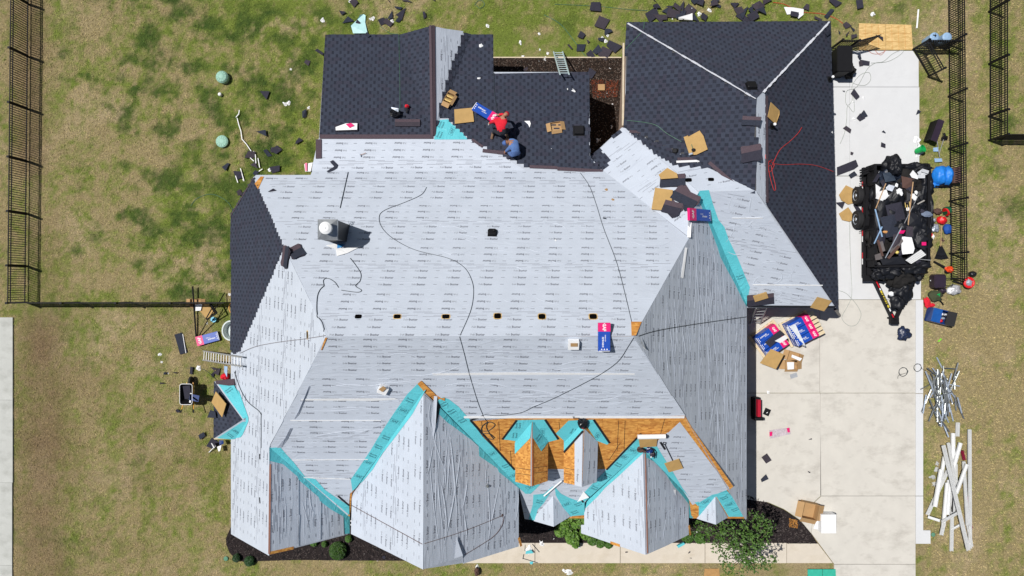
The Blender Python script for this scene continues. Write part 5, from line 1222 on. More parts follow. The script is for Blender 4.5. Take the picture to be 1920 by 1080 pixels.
for q, lab in (([(1441, 809), (1446, 808), (1446, 816), (1441, 817)], 'pink print at the left end of the empty driveway wrapper'), ([(1473, 802), (1478, 801), (1479, 809), (1475, 810)], 'pink print at the right end of the empty driveway wrapper')): flat('pink_print', q, M_PINK, lab, 'print', h=.06, parent=_w)
flat('starter_wrapper', [(627, 234), (672, 232), (672, 247), (629, 248)], M_SCRAP[0], 'open starter pack on the lower left of the back wing', 'pack', th=.03)
_w = flat('white_wrapper', [(630, 240), (650, 234), (671, 233), (671, 246), (631, 247)], M_PAPER, 'crumpled white wrapper in the open starter pack', 'wrapper', h=.03, curl=.08)
flat('pink_print', [(650, 236), (660, 234), (666, 239), (657, 243)], M_PINK, '', '', h=.12, parent=_w)

# ------------------------------------------------------------------ cartons
def carton(u, v, w, d, hh, yaw, label, m=None, flaps=True, fill=None, h=.0, tilt=None):
    pl = surf(u, v); c = sp(u, v, h); M = Matrix.Translation(c)
    if pl is not GROUND: M, _ = pl.frame((u, v), (u + math.cos(yaw) * 5, v - math.sin(yaw) * 5), .05); M.translation = c
    else: M = M @ Matrix.Rotation(yaw, 4, 'Z')
    root = thing('cardboard_box', c, label, 'box'); t = .012; m = m or M_CARD
    for (cx, cy, sx, sy) in ((-w / 2, 0, t, d), (w / 2, 0, t, d), (0, -d / 2, w, t), (0, d / 2, w, t)):
        mb = MB(); mb.box(M, sx, sy, hh, cx=cx, cy=cy); mb.build('side', m, root)
    mb = MB(); mb.box(M, w, d, .01); mb.build('bottom', m, root)
    if flaps:
        for (cx, cy, sx, sy, ax, an) in ((-w / 2, 0, w * .42, d, 'Y', -.35), (w / 2, 0, w * .42, d, 'Y', .5), (0, -d / 2, w, d * .35, 'X', .6)):
            sg = (-1 if cx < 0 else 1) if ax == 'Y' else -1; mb = MB(); MM = M @ Matrix.Translation((cx, cy, hh)) @ Matrix.Rotation(an, 4, ax)
            mb.box(MM, sx, sy, .008, cx=(sg * sx / 2 if ax == 'Y' else 0), cy=(-sy / 2 if ax == 'X' else 0)); mb.build('flap', m, root)
    else: mb = MB(); mb.box(M, w * 1.01, d * 1.01, .01, cz=hh); mb.build('lid', m, root)
    if fill:
        for i in range(fill):
            mb = MB(); a = (i % 2 - .5) * w * .4; b = ((i // 2) - fill / 4 + .5) * d * .8 / (fill / 2); mb.lathe(M @ Matrix.Translation((a, b, .02)), [(w * .14, 0), (w * .14, hh * .8), (w * .05, hh * .82)], 10); mb.build('nail_coil', mat('brass_nails', (.80, .55, .20), .3, metal=.6), root)
    return root
carton(843, 189, .42, .30, .22, math.radians(-30 + 90), 'open carton of brass nail coils at the edge of the felt', fill=8)
carton(1042, 239, .40, .34, .10, .15, 'torn flattened carton on the patio shingles')
carton(1075, 642, .33, .30, .16, 0, 'small white and tan box on the main ridge', m=M_WHITE, flaps=False); flat('tape_label', [(1069, 636), (1082, 636), (1082, 642), (1069, 642)], M_CARD, 'tan top half of the small box on the ridge', 'flap', h=.17)
carton(719, 727, .30, .30, .14, -.35, 'small open white box on the left of the front slope', m=M_PAPER, flaps=False); flat('tan_flap', [(712, 722), (720, 716), (726, 720), (719, 727)], M_CARD, 'tan flap on the small white box on the front slope', 'flap', h=.17)
carton(1127, 165, .28, .25, .12, 0, 'brown carton in the rust coloured mulch', flaps=False)
carton(1485, 668, .50, .40, .14, -.3, 'torn open carton below the pallets, upper one'); carton(1481, 683, .55, .38, .12, 0, 'torn open carton with white lining, below the pallets', m=M_CARD)
flat('white_liner', [(1472, 678), (1485, 678), (1485, 691), (1473, 692)], M_PAPER, 'white liner sheet hanging from the torn carton', 'liner', h=.15); flat('white_liner', [(1481, 664), (1500, 671), (1496, 676), (1480, 669)], M_PAPER, 'white liner in the upper torn carton', 'liner', h=.16)
carton(1512, 953, .66, .66, .40, math.radians(-12), 'large open brown carton on the driveway by the mulch bed')
carton(1544, 975, .62, .78, .45, 0, 'closed white box beside the brown carton on the driveway', m=M_WHITE, flaps=False)
flat('white_flap', [(1524, 990), (1532, 955), (1534, 990)], M_PAPER, 'white flap standing beside the closed white box', 'flap', hs=[0, .25, .1])
carton(368, 566 + 1, .45, .30, .10, 0, 'brown carton under the fence by the left house wall'); flat('white_sheet', [(365, 571), (382, 570), (379, 582), (366, 583)], M_PAPER, 'white sheet lying by the carton at the left wall', 'sheet', h=.12)
carton(1425, 553, .50, .26, .06, .3, 'small tan carton lid on the shingles at the garage eave', m=M_TAN, flaps=False, h=.08)
# felt roll
mb = MB(); a, b = sp(1194, 812, .16), sp(1246, 811, .16); mb.tube([a, b], .085, 14); r = mb.build('underlayment_roll', M_WHITE); tag(r, 'white roll of roofing felt on the bare orange sheathing', 'roll')
mb = MB(); d = (b - a).normalized(); mb.tube([b, b + d * .05], .05, 10); mb.build('roll_core', M_BLACK, r)

# ------------------------------------------------------------------ ladders
def ladder(b0, b1, t0, t1, zb, zt, n, m, label, ext=0):
    A0, A1, B0, B1 = P(*b0, zb), P(*b1, zb), P(*t0, zt), P(*t1, zt); root = thing('ladder', (A0 + A1) / 2, label, 'ladder')
    for a, b in ((A0, B0), (A1, B1)):
        mb = MB(); mb.tube([a, b], .032, 6); mb.build('rail', m, root)
    for i in range(n):
        t = (i + .5) / n; mb = MB(); mb.tube([A0.lerp(B0, t), A1.lerp(B1, t)], .017, 6); mb.build('rung', m, root)
    return root
ladder((1038, 97), (1055, 97), (1050, 139), (1067, 139), .05, 3.5, 11, M_PALB2 if 'M_PALB2' in globals() else mat('pale_green_ladder', (.45, .56, .58), .5), 'pale ladder leaning on the eave of the patio roof')
ladder((380, 675), (381, 658), (454, 687), (454, 670), .05, 3.9, 15, M_ALU, 'aluminium ladder leaning on the left eave')
ladder((1407, 606), (1425, 608), (1418, 577), (1438, 574), .05, 2.6, 6, M_ALU, 'aluminium ladder in the shade under the garage eave')

# ------------------------------------------------------------------ hoses, ropes and cables
hose('air_hose', [(800, 352), (790, 366), (760, 380), (720, 396), (711, 410), (718, 430), (740, 450), (780, 470), (840, 485), (870, 502), (884, 525), (888, 550), (882, 585), (862, 631)], .0085, M_ROPE, 'thin dark hose curling down the main back slope')
hose('air_hose', [(862, 631), (870, 660), (880, 700), (895, 750), (906, 778), (914, 790)], .0085, M_ROPE, 'dark hose dropping down the front slope from the ridge')
hose('air_hose', [(1088, 325), (1105, 350), (1118, 385), (1132, 430), (1155, 490), (1170, 545), (1184, 604)], .0085, M_ROPE, 'dark hose down the right half of the back slope')
hose('air_hose', [(1188, 632), (1178, 648), (1160, 675), (1130, 698), (1090, 720), (1040, 745), (1000, 762), (975, 773), (935, 778), (908, 776)], .0095, M_ROPE, 'dark hose sweeping from the ridge end to the dormers')
hose('air_hose', [(914, 790), (905, 797), (903, 806), (916, 806), (928, 795), (916, 790), (912, 800), (920, 815), (925, 822), (912, 820), (905, 812), (918, 812), (928, 820)], .013, M_ROPE, 'tangle of dark hose on the bare sheathing left of the dormers')
hose('safety_rope', [(1196, 630), (1230, 620), (1300, 608), (1398, 594)], .012, M_ROPE, 'thin rope running across the right slope to its eave')
hose('safety_rope', [(612, 629), (575, 635), (520, 642), (480, 650), (452, 662)], .011, mat('grey_rope', (.25, .24, .26), .9), 'thin rope across the left slope towards the ladder')
hose('extension_cord', [(441, 697), (447, 715), (455, 735), (468, 755), (489, 773), (491, 790), (491, 840)], .012, M_ROPE, 'dark cord hanging down the left slope below the ladder')
hose('extension_cord', [(608, 537), (600, 545), (595, 560), (595, 590), (604, 605), (609, 622)], .012, M_ROPE, 'dark cord looping beside the left hip')
hose('extension_cord', [(608, 537), (607, 526), (616, 523), (628, 530), (635, 540)], .010, M_ROPE, 'short loop of cord left of the felt wrinkles')
hose('extension_cord', [(657, 485), (670, 502), (677, 515), (675, 528), (667, 537), (678, 545), (670, 549), (640, 545)], .010, M_ROPE, 'curl of cord below the chimney')
hose('chalk_line', [(660, 947), (793, 1020)], .009, mat('brown_string', (.12, .06, .05), .9), 'brown string down the left face of the big front gable', k=20)
hose('chalk_line', [(795, 1019), (870, 995), (942, 966)], .009, MATS['brown_string'], 'brown string across the right face of the big front gable', k=20)
hose('chalk_line', [(944, 968), (940, 985), (925, 1005), (895, 1025), (870, 1040)], .009, MATS['brown_string'], 'slack brown string near the right edge of the big gable')
crumple('string_knot', 942, 966, 5, M_BROWNC, 'knotted string at the right edge of the big front gable', 'knot', tall=.3)
hose('rope', [(1502, 239), (1495, 250), (1480, 265), (1462, 280), (1452, 298), (1447, 310)], .0085, M_CORD, 'red cord running up the right garage slope')
hose('rope', [(1447, 307), (1470, 309), (1500, 308), (1530, 311), (1564, 323)], .0085, M_CORD, 'thin red cord running right to the garage eave')
hose('rope', [(1447, 300), (1440, 305), (1441, 325), (1449, 355), (1453, 352), (1447, 325), (1444, 310), (1437, 318), (1443, 322), (1450, 308), (1436, 300), (1434, 290)], .0085, M_CORD, 'bunched red cord hanging from the garage ridge')
hose('green_hose', [(748, 62), (749, 110), (750, 160), (750, 208)], .008, M_GHOSE, 'thin green hose straight down the left back wing')
hose('green_hose', [(712, 48), (730, 62), (746, 64)], .010, M_GHOSE, 'green hose on the grass above the left wing')
hose('electric_cable', [(926, 137), (927, 170), (931, 200), (936, 218)], .012, M_ROPE, 'dark cord from the patio eave to the red worker')
hose('green_hose', [(1278, 266), (1250, 250), (1232, 236), (1210, 230), (1176, 226)], .010, M_GHOSE, 'green hose across the lower garage valley')
hose('green_hose', [(1208, 42), (1205, 58), (1190, 75), (1174, 92)], .010, M_GHOSE, 'green hose over the top left garage hip')
hose('green_hose', [(1020, 28), (1050, 45), (1075, 75), (1095, 102), (1120, 125), (1133, 138), (1131, 152)], .012, M_GHOSE, 'bright green hose across the grass to the red mulch')
hose('green_hose', [(1040, 8), (1120, 12), (1180, 18), (1215, 20)], .010, M_GHOSE, 'green hose along the top grass towards the shingle heap')
hose('green_hose', [(893, 10), (900, 16), (908, 10), (905, 2), (896, 2), (890, 10)], .010, M_GHOSE, 'coiled green hose at the top of the grass')
hose('green_hose', [(1154, 140), (1155, 170), (1152, 200), (1165, 228)], .010, M_WGR, 'pale hose beside the garage wall in the gap')
hose('rope', [(1449, 5), (1470, 8), (1500, 22), (1540, 26), (1565, 34), (1580, 44)], .011, M_CORD, 'thin red cord over the grass above the garage')
hose('rope', [(1622, 90), (1632, 100), (1645, 102), (1658, 96), (1650, 90), (1640, 95), (1650, 104), (1660, 94)], .010, mat('faded_red_hose', (.45, .16, .12), .6), 'faded red cord coiled at the edge of the concrete')
hose('grey_hose', [(1632, 119), (1660, 117), (1680, 108), (1692, 98), (1688, 95), (1672, 102), (1655, 116), (1640, 119), (1625, 130), (1608, 160), (1597, 168), (1598, 158), (1612, 141), (1628, 137), (1631, 150), (1622, 160), (1608, 160), (1595, 155)], .010, M_WGR, 'pale grey hose in wide loops on the white concrete')
hose('grey_hose', [(1597, 168), (1586, 172), (1584, 190), (1588, 198), (1596, 190), (1598, 170), (1600, 210), (1588, 200), (1586, 225), (1582, 250), (1574, 270)], .010, M_WGR, 'pale grey hose trailing down the white concrete')
hose('grey_hose', [(1572, 545), (1585, 550), (1600, 565), (1610, 580), (1613, 592), (1605, 608), (1592, 611), (1580, 602), (1578, 592), (1590, 570), (1596, 550), (1594, 500), (1592, 450), (1591, 400)], .010, M_WGR, 'thin hose looping near the corner of the garage')
hose('electric_cable', [(1442, 594), (1460, 597), (1478, 590)], .009, M_WGR, 'thin cord on the driveway behind the pallets')
hose('garden_hose', [(358, 386), (370, 372), (395, 364), (418, 372), (432, 385), (440, 402)], .010, M_GHOSE, 'thin hose curving over the lawn to the left wall')
hose('garden_hose', [(350, 690), (380, 692), (400, 706), (413, 722)], .010, M_ROPE, 'dark cord on the grass leading to the bay roof')
for k, (u, v, r, lab) in enumerate(((1692, 697, 8, 'upper coil of black cable on the driveway'), (1719, 689, 7, 'coil of cable at the right edge of the driveway'))):
    pts = [(u + math.cos(t * .9) * r * (1 - .12 * math.sin(t * 2.3)), v + math.sin(t * .9) * r * (1 - .1 * math.cos(t * 1.7))) for t in range(22)]
    pts += [(u - r, v + r * .8), (u - r - 2, v + r * 1.6)] if k == 0 else [(u + 8, v + 2), (u + 22, v + 9), (u + 34, v + 18)]
    hose('cable_coil', pts, .009, M_ROPE, lab, 'cable coil', k=4)
# rods and hand tools
mb = MB(); mb.tube([sp(653, 324, .014), sp(638, 391, .014)], .014, 6); tag(mb.build('steel_rod', M_ROPE), 'thin dark rod lying on the felt above the chimney', 'rod')
def hand_tool(name, p0, p1, label, cat, hm, head, hr=.014, h=.05, hw=.25):
    a, b = sp(*p0, h), sp(*p1, h); root = thing(name, a, label, cat); mb = MB(); mb.tube([a, b], hr, 6); mb.build('handle', hm, root)
    d = (b - a).normalized(); n = surf(*p1).n; s = n.cross(d).normalized()
    mb = MB(); head(mb, b, d, s, n, hw); mb.build('head', M_GALV if cat != 'rake' else M_BLACK, root); return root
def hd_hammer(mb, b, d, s, n, w): mb.tube([b - s * .06, b + s * .07], .02, 6)
def hd_shovel(mb, b, d, s, n, w):
    mb.poly([b - s * w * .5 - d * .02, b + s * w * .5 - d * .02, b + s * w * .5 + d * .22, b - s * w * .5 + d * .22], .012, n)
hand_tool('hammer', (687, 288), (676, 292), 'hammer with wooden handle lying on the upper felt', 'hammer', mat('hammer_handle', (.45, .28, .22), .6), hd_hammer, hr=.012)
sh = hand_tool('shovel', (1246, 831), (1261, 862), 'black D-handled shovel on the tan board', 'shovel', M_BLACK, hd_shovel, hw=.16)
mb = MB(); mb.tube([sp(1246, 831, .06), sp(1242, 829, .06), sp(1243, 826, .06), sp(1248, 827, .06), sp(1246, 831, .06)], .012, 5); mb.build('grip', M_BLACK, sh)
mb = MB(); mb.tube([sp(1020, 926, .08), sp(1053, 896, .12)], .03, 4); tag(mb.build('metal_flashing_strip', M_PAPER), 'long white flashing strip leaning below the dormers', 'flashing')
for (u, v, lab) in ((1132, 411, 'small dark nail tool on the felt by the right hose'), (824, 698, ''),):
    if lab: mb = MB(); mb.tube([sp(u - 2, v, .05), sp(u + 4, v + 1, .05)], .018, 5); tag(mb.build('pry_bar', M_ROPE), lab, 'tool')
for u, v, lab in ((1137, 356, 'upper flat stone weight on the felt near the valley'), (1149, 374, 'lower flat stone weight on the felt near the valley'), (1334, 508, 'silver clamp on the wrinkled right slope'), (1360, 682, 'small dark scrap on the right slope'), (489, 716, 'small dark clip on the left slope, upper'), (490, 775, 'small dark clip on the left slope, lower'), (442, 697, 'dark clip by the left eave')):
    crumple('clip', u, v, 4, M_GALV if 'silver' in lab else (M_ROPE if 'dark' in lab else M_CARD), lab, 'clip', tall=.2)
mb = MB(); mb.blob(Matrix.Translation(sp(1092, 790, .05)), .18, .20, .14, .3, 3); tb = mb.build('nail_gun', M_BLKP); tag(tb, 'black and red nail gun above the right dormer', 'nail gun')
mb = MB(); mb.blob(Matrix.Translation(sp(1091, 793, .14)), .07, .08, .06, .2, 4); mb.build('housing', M_RED, tb); mb = MB(); mb.tube([sp(1090, 786, .1), sp(1084, 780, .08), sp(1075, 780, .08), sp(1074, 777, .08)], .015, 5); mb.build('hose_fitting', M_ROPE, tb)
tbl = thing('tool_belt', sp(1205, 842, .1), 'leather tool belt with pouches at the peak of the right front gable', 'tool belt')
for u, v, r, m_ in ((1199, 838, .11, M_BROWNC), (1208, 841, .07, M_BROWNC), (1217, 839, .12, M_DARKB), (1222, 848, .08, M_PURP)):
    mb = MB(); mb.blob(Matrix.Translation(sp(u, v, .10)), r * 1.1, r, r * .8, .25, int(u)); mb.build('pouch', m_, tbl)
mb = MB(); mb.tube([sp(u, v, .16) for u, v in spline([(1194, 836), (1203, 834), (1210, 838), (1220, 834), (1226, 842), (1225, 852)], 4)], .022, 5); mb.build('strap', M_BLACK, tbl)
mb = MB(); mb.blob(Matrix.Translation(sp(1219, 848, .2)), .03, .03, .03, .1, 1); mb.build('bottle_cap', M_WHITE, tbl)
bag = thing('tool_bag', sp(742, 215, .05), 'open black tool bag on the left back wing shingles', 'tool bag')
mb = MB(); mb.blob(Matrix.Translation(sp(742, 215, .1)), .20, .18, .22, .25, 9); mb.build('bag_body', M_BLKP, bag); mb = MB(); mb.poly([sp(736, 208, .30), sp(750, 211, .32), sp(749, 216, .25), sp(738, 213, .26)], .01); mb.build('flap', M_GALV, bag)
mb = MB(); mb.tube([sp(735, 219, .2), sp(744, 222, .3), sp(756, 219, .2), sp(758, 221, .05)], .012, 5); mb.build('strap', M_BLACK, bag)
ng = thing('nail_gun', sp(764, 205, .05), 'small black and pink nail gun right of the tool bag', 'nail gun')
mb = MB(); mb.blob(Matrix.Translation(sp(764, 202, .1)), .09, .07, .10, .2, 4); mb.build('head', M_REDC, ng); mb = MB(); mb.tube([sp(765, 204, .12), sp(763, 214, .08)], .03, 6); mb.build('handle', M_BLACK, ng)
ng = thing('nail_gun', sp(1300, 286, .05), 'black nail gun lying on the torn tan board', 'nail gun')
mb = MB(); mb.blob(Matrix.Translation(sp(1302, 283, .12)), .08, .06, .08, .2, 8); mb.build('body', M_BLKP, ng); mb = MB(); mb.tube([sp(1294, 291, .12), sp(1301, 289, .14)], .045, 6); mb.build('magazine', M_GALV, ng); mb = MB(); mb.tube([sp(1298, 272, .09), sp(1301, 281, .12)], .012, 5); mb.build('hose_stub', M_GHOSE, ng)
# ------------------------------------------------------------------ septic lids, caps, cans
def lid(u, v, r, hh, m, label, name='septic_lid', cat='lid', n=24, extra=True):
    c = P(u, v, 0); root = thing(name, c, label, cat); mb = MB(); mb.lathe(Matrix.Translation(c), [(r * .94, 0), (r, hh * .5), (r, hh * .75), (r * .8, hh * .97), (r * .3, hh * 1.08), (.02, hh * 1.1)], n); mb.build('dome', m, root, smooth=False)
    if extra:
        mb = MB()
        for i in range(12):
            a = i * math.pi / 6; mb.tube([c + Vector((math.cos(a) * r * .35, math.sin(a) * r * .35, hh * 1.07)), c + Vector((math.cos(a) * r * .85, math.sin(a) * r * .85, hh * .96))], .012, 4)
        mb.build('rib', m, root)
lid(420, 147, .26, .30, M_LID, 'round pale green septic lid, upper of two on the back lawn'); lid(418, 266, .26, .15, M_LID, 'round pale green septic lid, lower of two on the back lawn')
lid(414, 178, .08, .15, M_WHITE, 'small round white pipe cap between the green lids', 'pipe_cap', 'cap', 12, False)
lid(424, 1047, .10, .05, mat('weathered_green', (.10, .25, .16), .7), 'small green valve cover on the front left lawn', 'valve_cover', 'cover', 12, False)
lid(1749, 1002, .09, .05, MATS['weathered_green'], 'small green valve cover beside the concrete pad', 'valve_cover', 'cover', 12, False)
for (u, v, lab) in ((1735, 80, 'blue-grey round drum behind the fence, nearer the driveway'), (1758, 80, 'blue-grey round drum with smooth lid beside the right fence')):
    c = P(u, v, 0); root = thing('drum', c, lab, 'drum'); mb = MB(); mb.lathe(Matrix.Translation(c), [(.17, 0), (.19, .3), (.19, .62)], 20); mb.build('drum_body', M_PALB, root); mb = MB(); mb.lathe(Matrix.Translation(c), [(.20, .62), (.20, .66), (.14, .70), (.02, .72)], 20); mb.build('drum_lid', M_PALB, root)
crumple('dark_rag', 1735, 78, 6, M_BLACK, 'dark rag draped over the drum nearer the driveway', 'rag', h=.70, tall=.4)
mb = MB(); mb.tube([P(1722, 18, .03), P(1719, 53, .03)], .035, 8); tag(mb.build('pvc_pipe', M_WHITE), 'short white pipe on the grass right of the plywood', 'pipe')
# black bin and bag under the garage eave
c = P(1564, 124, .05); bn = thing('wheeled_bin', c, 'large black bin in the shade against the garage wall', 'bin'); mb = MB(); mb.rbox(Matrix.Translation(c), .60, 1.05, .95, .06); mb.build('bin_body', M_BLACK, bn); mb = MB(); mb.rbox(Matrix.Translation(c + Vector((0, 0, .96))), .64, 1.1, .05, .04); mb.build('bin_lid', M_BLACK, bn)
mb = MB(); mb.blob(Matrix.Translation(P(1589, 132, .25)), .28, .28, .28, .3, 5, floor=-.8); tag(mb.build('rubbish_bag', M_DUSTY), 'dusty black bag spilled beside the black bin', 'bag')
flat('shingle_strip', [(1568, 314), (1603, 300), (1608, 312), (1600, 318), (1568, 330)], M_SCRAP[0], 'long bent dark shingle strip left of the trailer', 'shingle scrap', curl=.05)
# green bucket on a white bag
crumple('white_bag', 1722, 282, 17, M_WHITE, 'white plastic bag under the green bucket', 'bag', tall=.25, seed=3); crumple('white_bag', 1717, 262, 8, M_WHITE, 'small white bag above the green bucket', 'bag', tall=.2, seed=4)
bk = thing('bucket', P(1719, 284, .1), 'bright green bucket lying on a white bag by the driveway', 'bucket'); M = Matrix.Translation(P(1718, 284, .14)) @ Matrix.Rotation(.5, 4, 'Z') @ Matrix.Rotation(.55, 4, 'Y')
mb = MB(); mb.lathe(M, [(.11, 0), (.15, .30), (.165, .30), (.165, .33), (.14, .33), (.12, .05), (.01, .04)], 20); mb.build('bucket_body', M_GREEN, bk)
mb = MB(); mb.lathe(M @ Matrix.Translation((0, 0, .10)), [(.12, 0), (.02, .01)], 16); mb.build('inner_disc', mat('dark_green_inside', (.01, .16, .04), .6), bk)  # disc set inside the bucket, in a darker green than its body

# blower and shovels above the trailer
eq = thing('ridge_mat', P(1758, 244), 'rolled dark board standing on the grass above the shovels', 'board'); mb = MB(); M = Matrix.Translation(P(1757, 245, .5)) @ Matrix.Rotation(math.radians(-20), 4, 'Z'); mb.box(M, .26, .95, .05); mb.build('panel', M_PURP, eq); mb = MB(); mb.box(M, .06, .9, .5, cx=-.12, cz=-.25); mb.build('leg', M_BLACK, eq)
def long_tool(name, pts, zz, label, cat, m, heads, r=.016):
    q = [P(u, v, z) for (u, v), z in zip(pts, zz)]; root = thing(name, q[-1], label, cat); mb = MB(); mb.tube(q, r, 6); mb.build('handle', m, root)
    for (pp, mm, th, nm) in heads: b = MB(); b.poly([P(*p) for p in pp], th); b.build(nm, mm, root)
    return root
long_tool('shovel', [(1769, 262), (1761, 288)], [.1, .1], 'pale blue scraper shovel, upper, beside the blue tarp', 'shovel', M_ALU, [([(1750, 277, .08), (1760, 276, .12), (1760, 284, .1), (1750, 284, .06)], M_PALB, .01, 'blade')])
long_tool('shovel', [(1757, 264), (1762, 296)], [.12, .12], 'pale blue scraper shovel, lower, beside the blue tarp', 'shovel', M_ALU, [([(1752, 297, .08), (1766, 297, .14), (1767, 303, .12), (1753, 304, .06)], M_PALB, .01, 'blade')])
crumple('dark_jacket', 1771, 258, 10, M_BLACK, 'black jacket lying by the shovels near the right fence', 'jacket', tall=.4)

# ------------------------------------------------------------------ the trailer
def B(root, name, m, x0, x1, y0, y1, z0, z1, r=0):
    mb = MB(); M = Matrix.Translation(((x0 + x1) / 2, (y0 + y1) / 2, z0))
    if r: mb.rbox(M, abs(x1 - x0), abs(y1 - y0), z1 - z0, r)
    else: mb.box(M, abs(x1 - x0), abs(y1 - y0), z1 - z0)
    return mb.build(name, m, root)
TX0, TX1, TY0, TY1, TZ = 14.95, 17.22, .90, 5.10, 1.28
tr = thing('dump_trailer', (16.1, 2.6, 0), 'black dump trailer heaped with roofing rubbish on the driveway', 'trailer')
B(tr, 'bed_floor', M_BLACK, TX0, TX1, TY0 - .35, TY1, .55, .65)
B(tr, 'side_wall', M_BLACK, TX0, TX0 + .07, TY0, TY1, .45, TZ - .04); B(tr, 'side_wall', M_BLACK, TX1 - .07, TX1, TY0, TY1, .45, TZ - .04)
B(tr, 'front_wall', M_BLACK, TX0, TX1, TY0 - .03, TY0 + .04, .45, TZ - .04); B(tr, 'tailgate', M_BLACK, TX0 + .02, TX1 - .02, TY1 - .04, TY1 + .03, .5, TZ - .06)
for x0, x1 in ((TX0 - .02, TX0 + .08), (TX1 - .08, TX1 + .02)): B(tr, 'top_rail', M_BLACK, x0, x1, TY0, TY1, TZ - .05, TZ)
B(tr, 'top_rail', M_BLACK, TX0, TX1, TY0 - .05, TY0 + .05, TZ - .05, TZ)
for y in np.linspace(TY0 + .3, TY1 - .2, 7): B(tr, 'wall_stake', M_BLACK, TX0 - .05, TX0 - .003, y - .04, y + .04, .5, TZ - .06)
B(tr, 'frame_rail', M_BLACK, TX0 - .1, TX0 + .02, TY0 - .4, TY1, .38, .54); B(tr, 'frame_rail', M_BLACK, TX1 - .02, TX1 + .1, TY0 - .4, TY1, .38, .54)
B(tr, 'ramp', M_BLACK, TX0 - .28, TX0 - .12, TY1 - .35, TY1 - .25, .75, .82)
for i in range(3): mb = MB(); mb.box(Matrix.Translation((TX0 - .15, TY1 - .1 - i * .1, .78 + .02 * i)) @ Matrix.Rotation(.35, 4, 'Z'), .5, .07, .05); mb.build('tailgate_bar', M_BLACK, tr)
M_REFL = mat('red_reflective', (.55, .01, .02), .3)
for (y0, y1, m_) in ((3.05, 3.4, M_REFL), (2.8, 3.04, M_PAPER), (4.3, 4.5, M_REFL), (4.1, 4.29, M_PAPER), (1.25, 1.5, M_REFL), (1.0, 1.24, M_PAPER), (2.2, 2.45, M_REFL), (1.95, 2.19, M_PAPER)):
    B(tr, 'reflector', m_, TX0 - .118, TX0 - .102, y0, y1, .44, .50)
# double fender and wheels
mb = MB(); xs = (TX0 - .42, TX0 - .11)
for (yc) in (3.93, 2.92):
    M = Matrix.Translation((TX0 - .27, yc, .375)) @ Matrix.Rotation(-math.pi / 2, 4, 'Y')
    wh = MB(); wh.lathe(M, [(.20, -.12), (.34, -.12), (.375, -.09), (.375, .06), (.345, .10), (.235, .11), (.23, .07)], 28); w = wh.build('wheel', M_TYRE, tr)
    rm = MB(); rm.lathe(M, [(.235, .02), (.235, .085), (.20, .09), (.18, .04), (.09, .05), (.07, .09), (.02, .10)], 20); rm.build('rim', M_GALV, w)
    for i in range(5): hb = MB(); a = i * 1.257; hb.lathe(M @ Matrix.Translation((math.cos(a) * .115, math.sin(a) * .115, .045)), [(.018, 0), (.018, .02)], 6); hb.build('lug_nut', M_ALU, w)
prof = [(2.40, .30), (2.46, .62), (2.62, .80), (2.92, .86), (3.42, .80), (3.93, .86), (4.22, .80), (4.38, .62), (4.44, .30)]
mb = MB(); vs = []
for y, z in prof: vs += [(TX0 - .15, y, z), (TX0 + .02, y, z)]
mb.add(vs, [(2 * i, 2 * i + 2, 2 * i + 3, 2 * i + 1) for i in range(len(prof) - 1)]); fd = mb.build('fender', M_BLACK, tr)
mb = MB(); mb.tube([(TX0 - .15, y, z) for y, z in prof], .018, 6); mb.build('fender_lip', M_BLACK, fd)
# A-frame tongue, coupler, jack
cp = P(1677, 601, .52)
for a in ((TX0 + .28, .60, .52), (TX1 - .05, .70, .56)):
    mb = MB(); A = Vector(a); d = (cp - A); M = Matrix.Translation(A) @ Matrix.Rotation(math.atan2(d.y, d.x), 4, 'Z'); mb.box(M, d.length, .13, .14, cx=d.length / 2, cz=-.02); o = mb.build('tongue_beam', M_BLACK, tr)
    if a[0] < 16:
        for (f0, f1, m_, w_) in ((.12, .30, M_REFL, .05), (.31, .35, M_PAPER, .05), (.36, .72, mat('yellow_decal', (.62, .50, .05), .4), .07), (.74, .80, M_PAPER, .05), (.86, .95, M_REFL, .05), (.95, .995, M_PAPER, .05)):
            b = MB(); b.box(M, d.length * (f1 - f0), w_, .004, cx=d.length * (f0 + f1) / 2, cz=.053); b.build('decal', m_, o)
        b = MB(); put_text(b, 'TRAILER', M @ Matrix.Translation((d.length * .54, 0, .057)), .62); b.build('printed_lettering', M_BLACK, o)
mb = MB(); mb.box(Matrix.Translation(cp), .34, .26, .16, cz=-.02); mb.build('coupler', M_BLACK, tr); mb = MB(); mb.box(Matrix.Translation(cp + Vector((.05, -.12, 0))), .30, .10, .12, cz=-.04); mb.build('coupler_latch', M_BLACK, tr)
mb = MB(); mb.tube([cp + Vector((-.06, .1, -.4)), cp + Vector((-.06, .1, .25))], .04, 8); mb.build('jack', M_BLACK, tr)
B(tr, 'front_deck', M_BLACK, TX0 - .12, TX1, .28, TY0 - .06, .50, .56)
for (x, y, m_, w_) in ((TX0 + .02, .66, M_REFL, .2), (TX0 + .2, .69, M_PAPER, .14), (TX0 + .34, .71, M_REFL, .12), (TX0 + .45, .72, M_PAPER, .08)):
    mb = MB(); mb.box(Matrix.Translation((x + .12, y - .08, .565)) @ Matrix.Rotation(.12, 4, 'Z'), w_, .06, .006); mb.build('reflector', m_, tr)

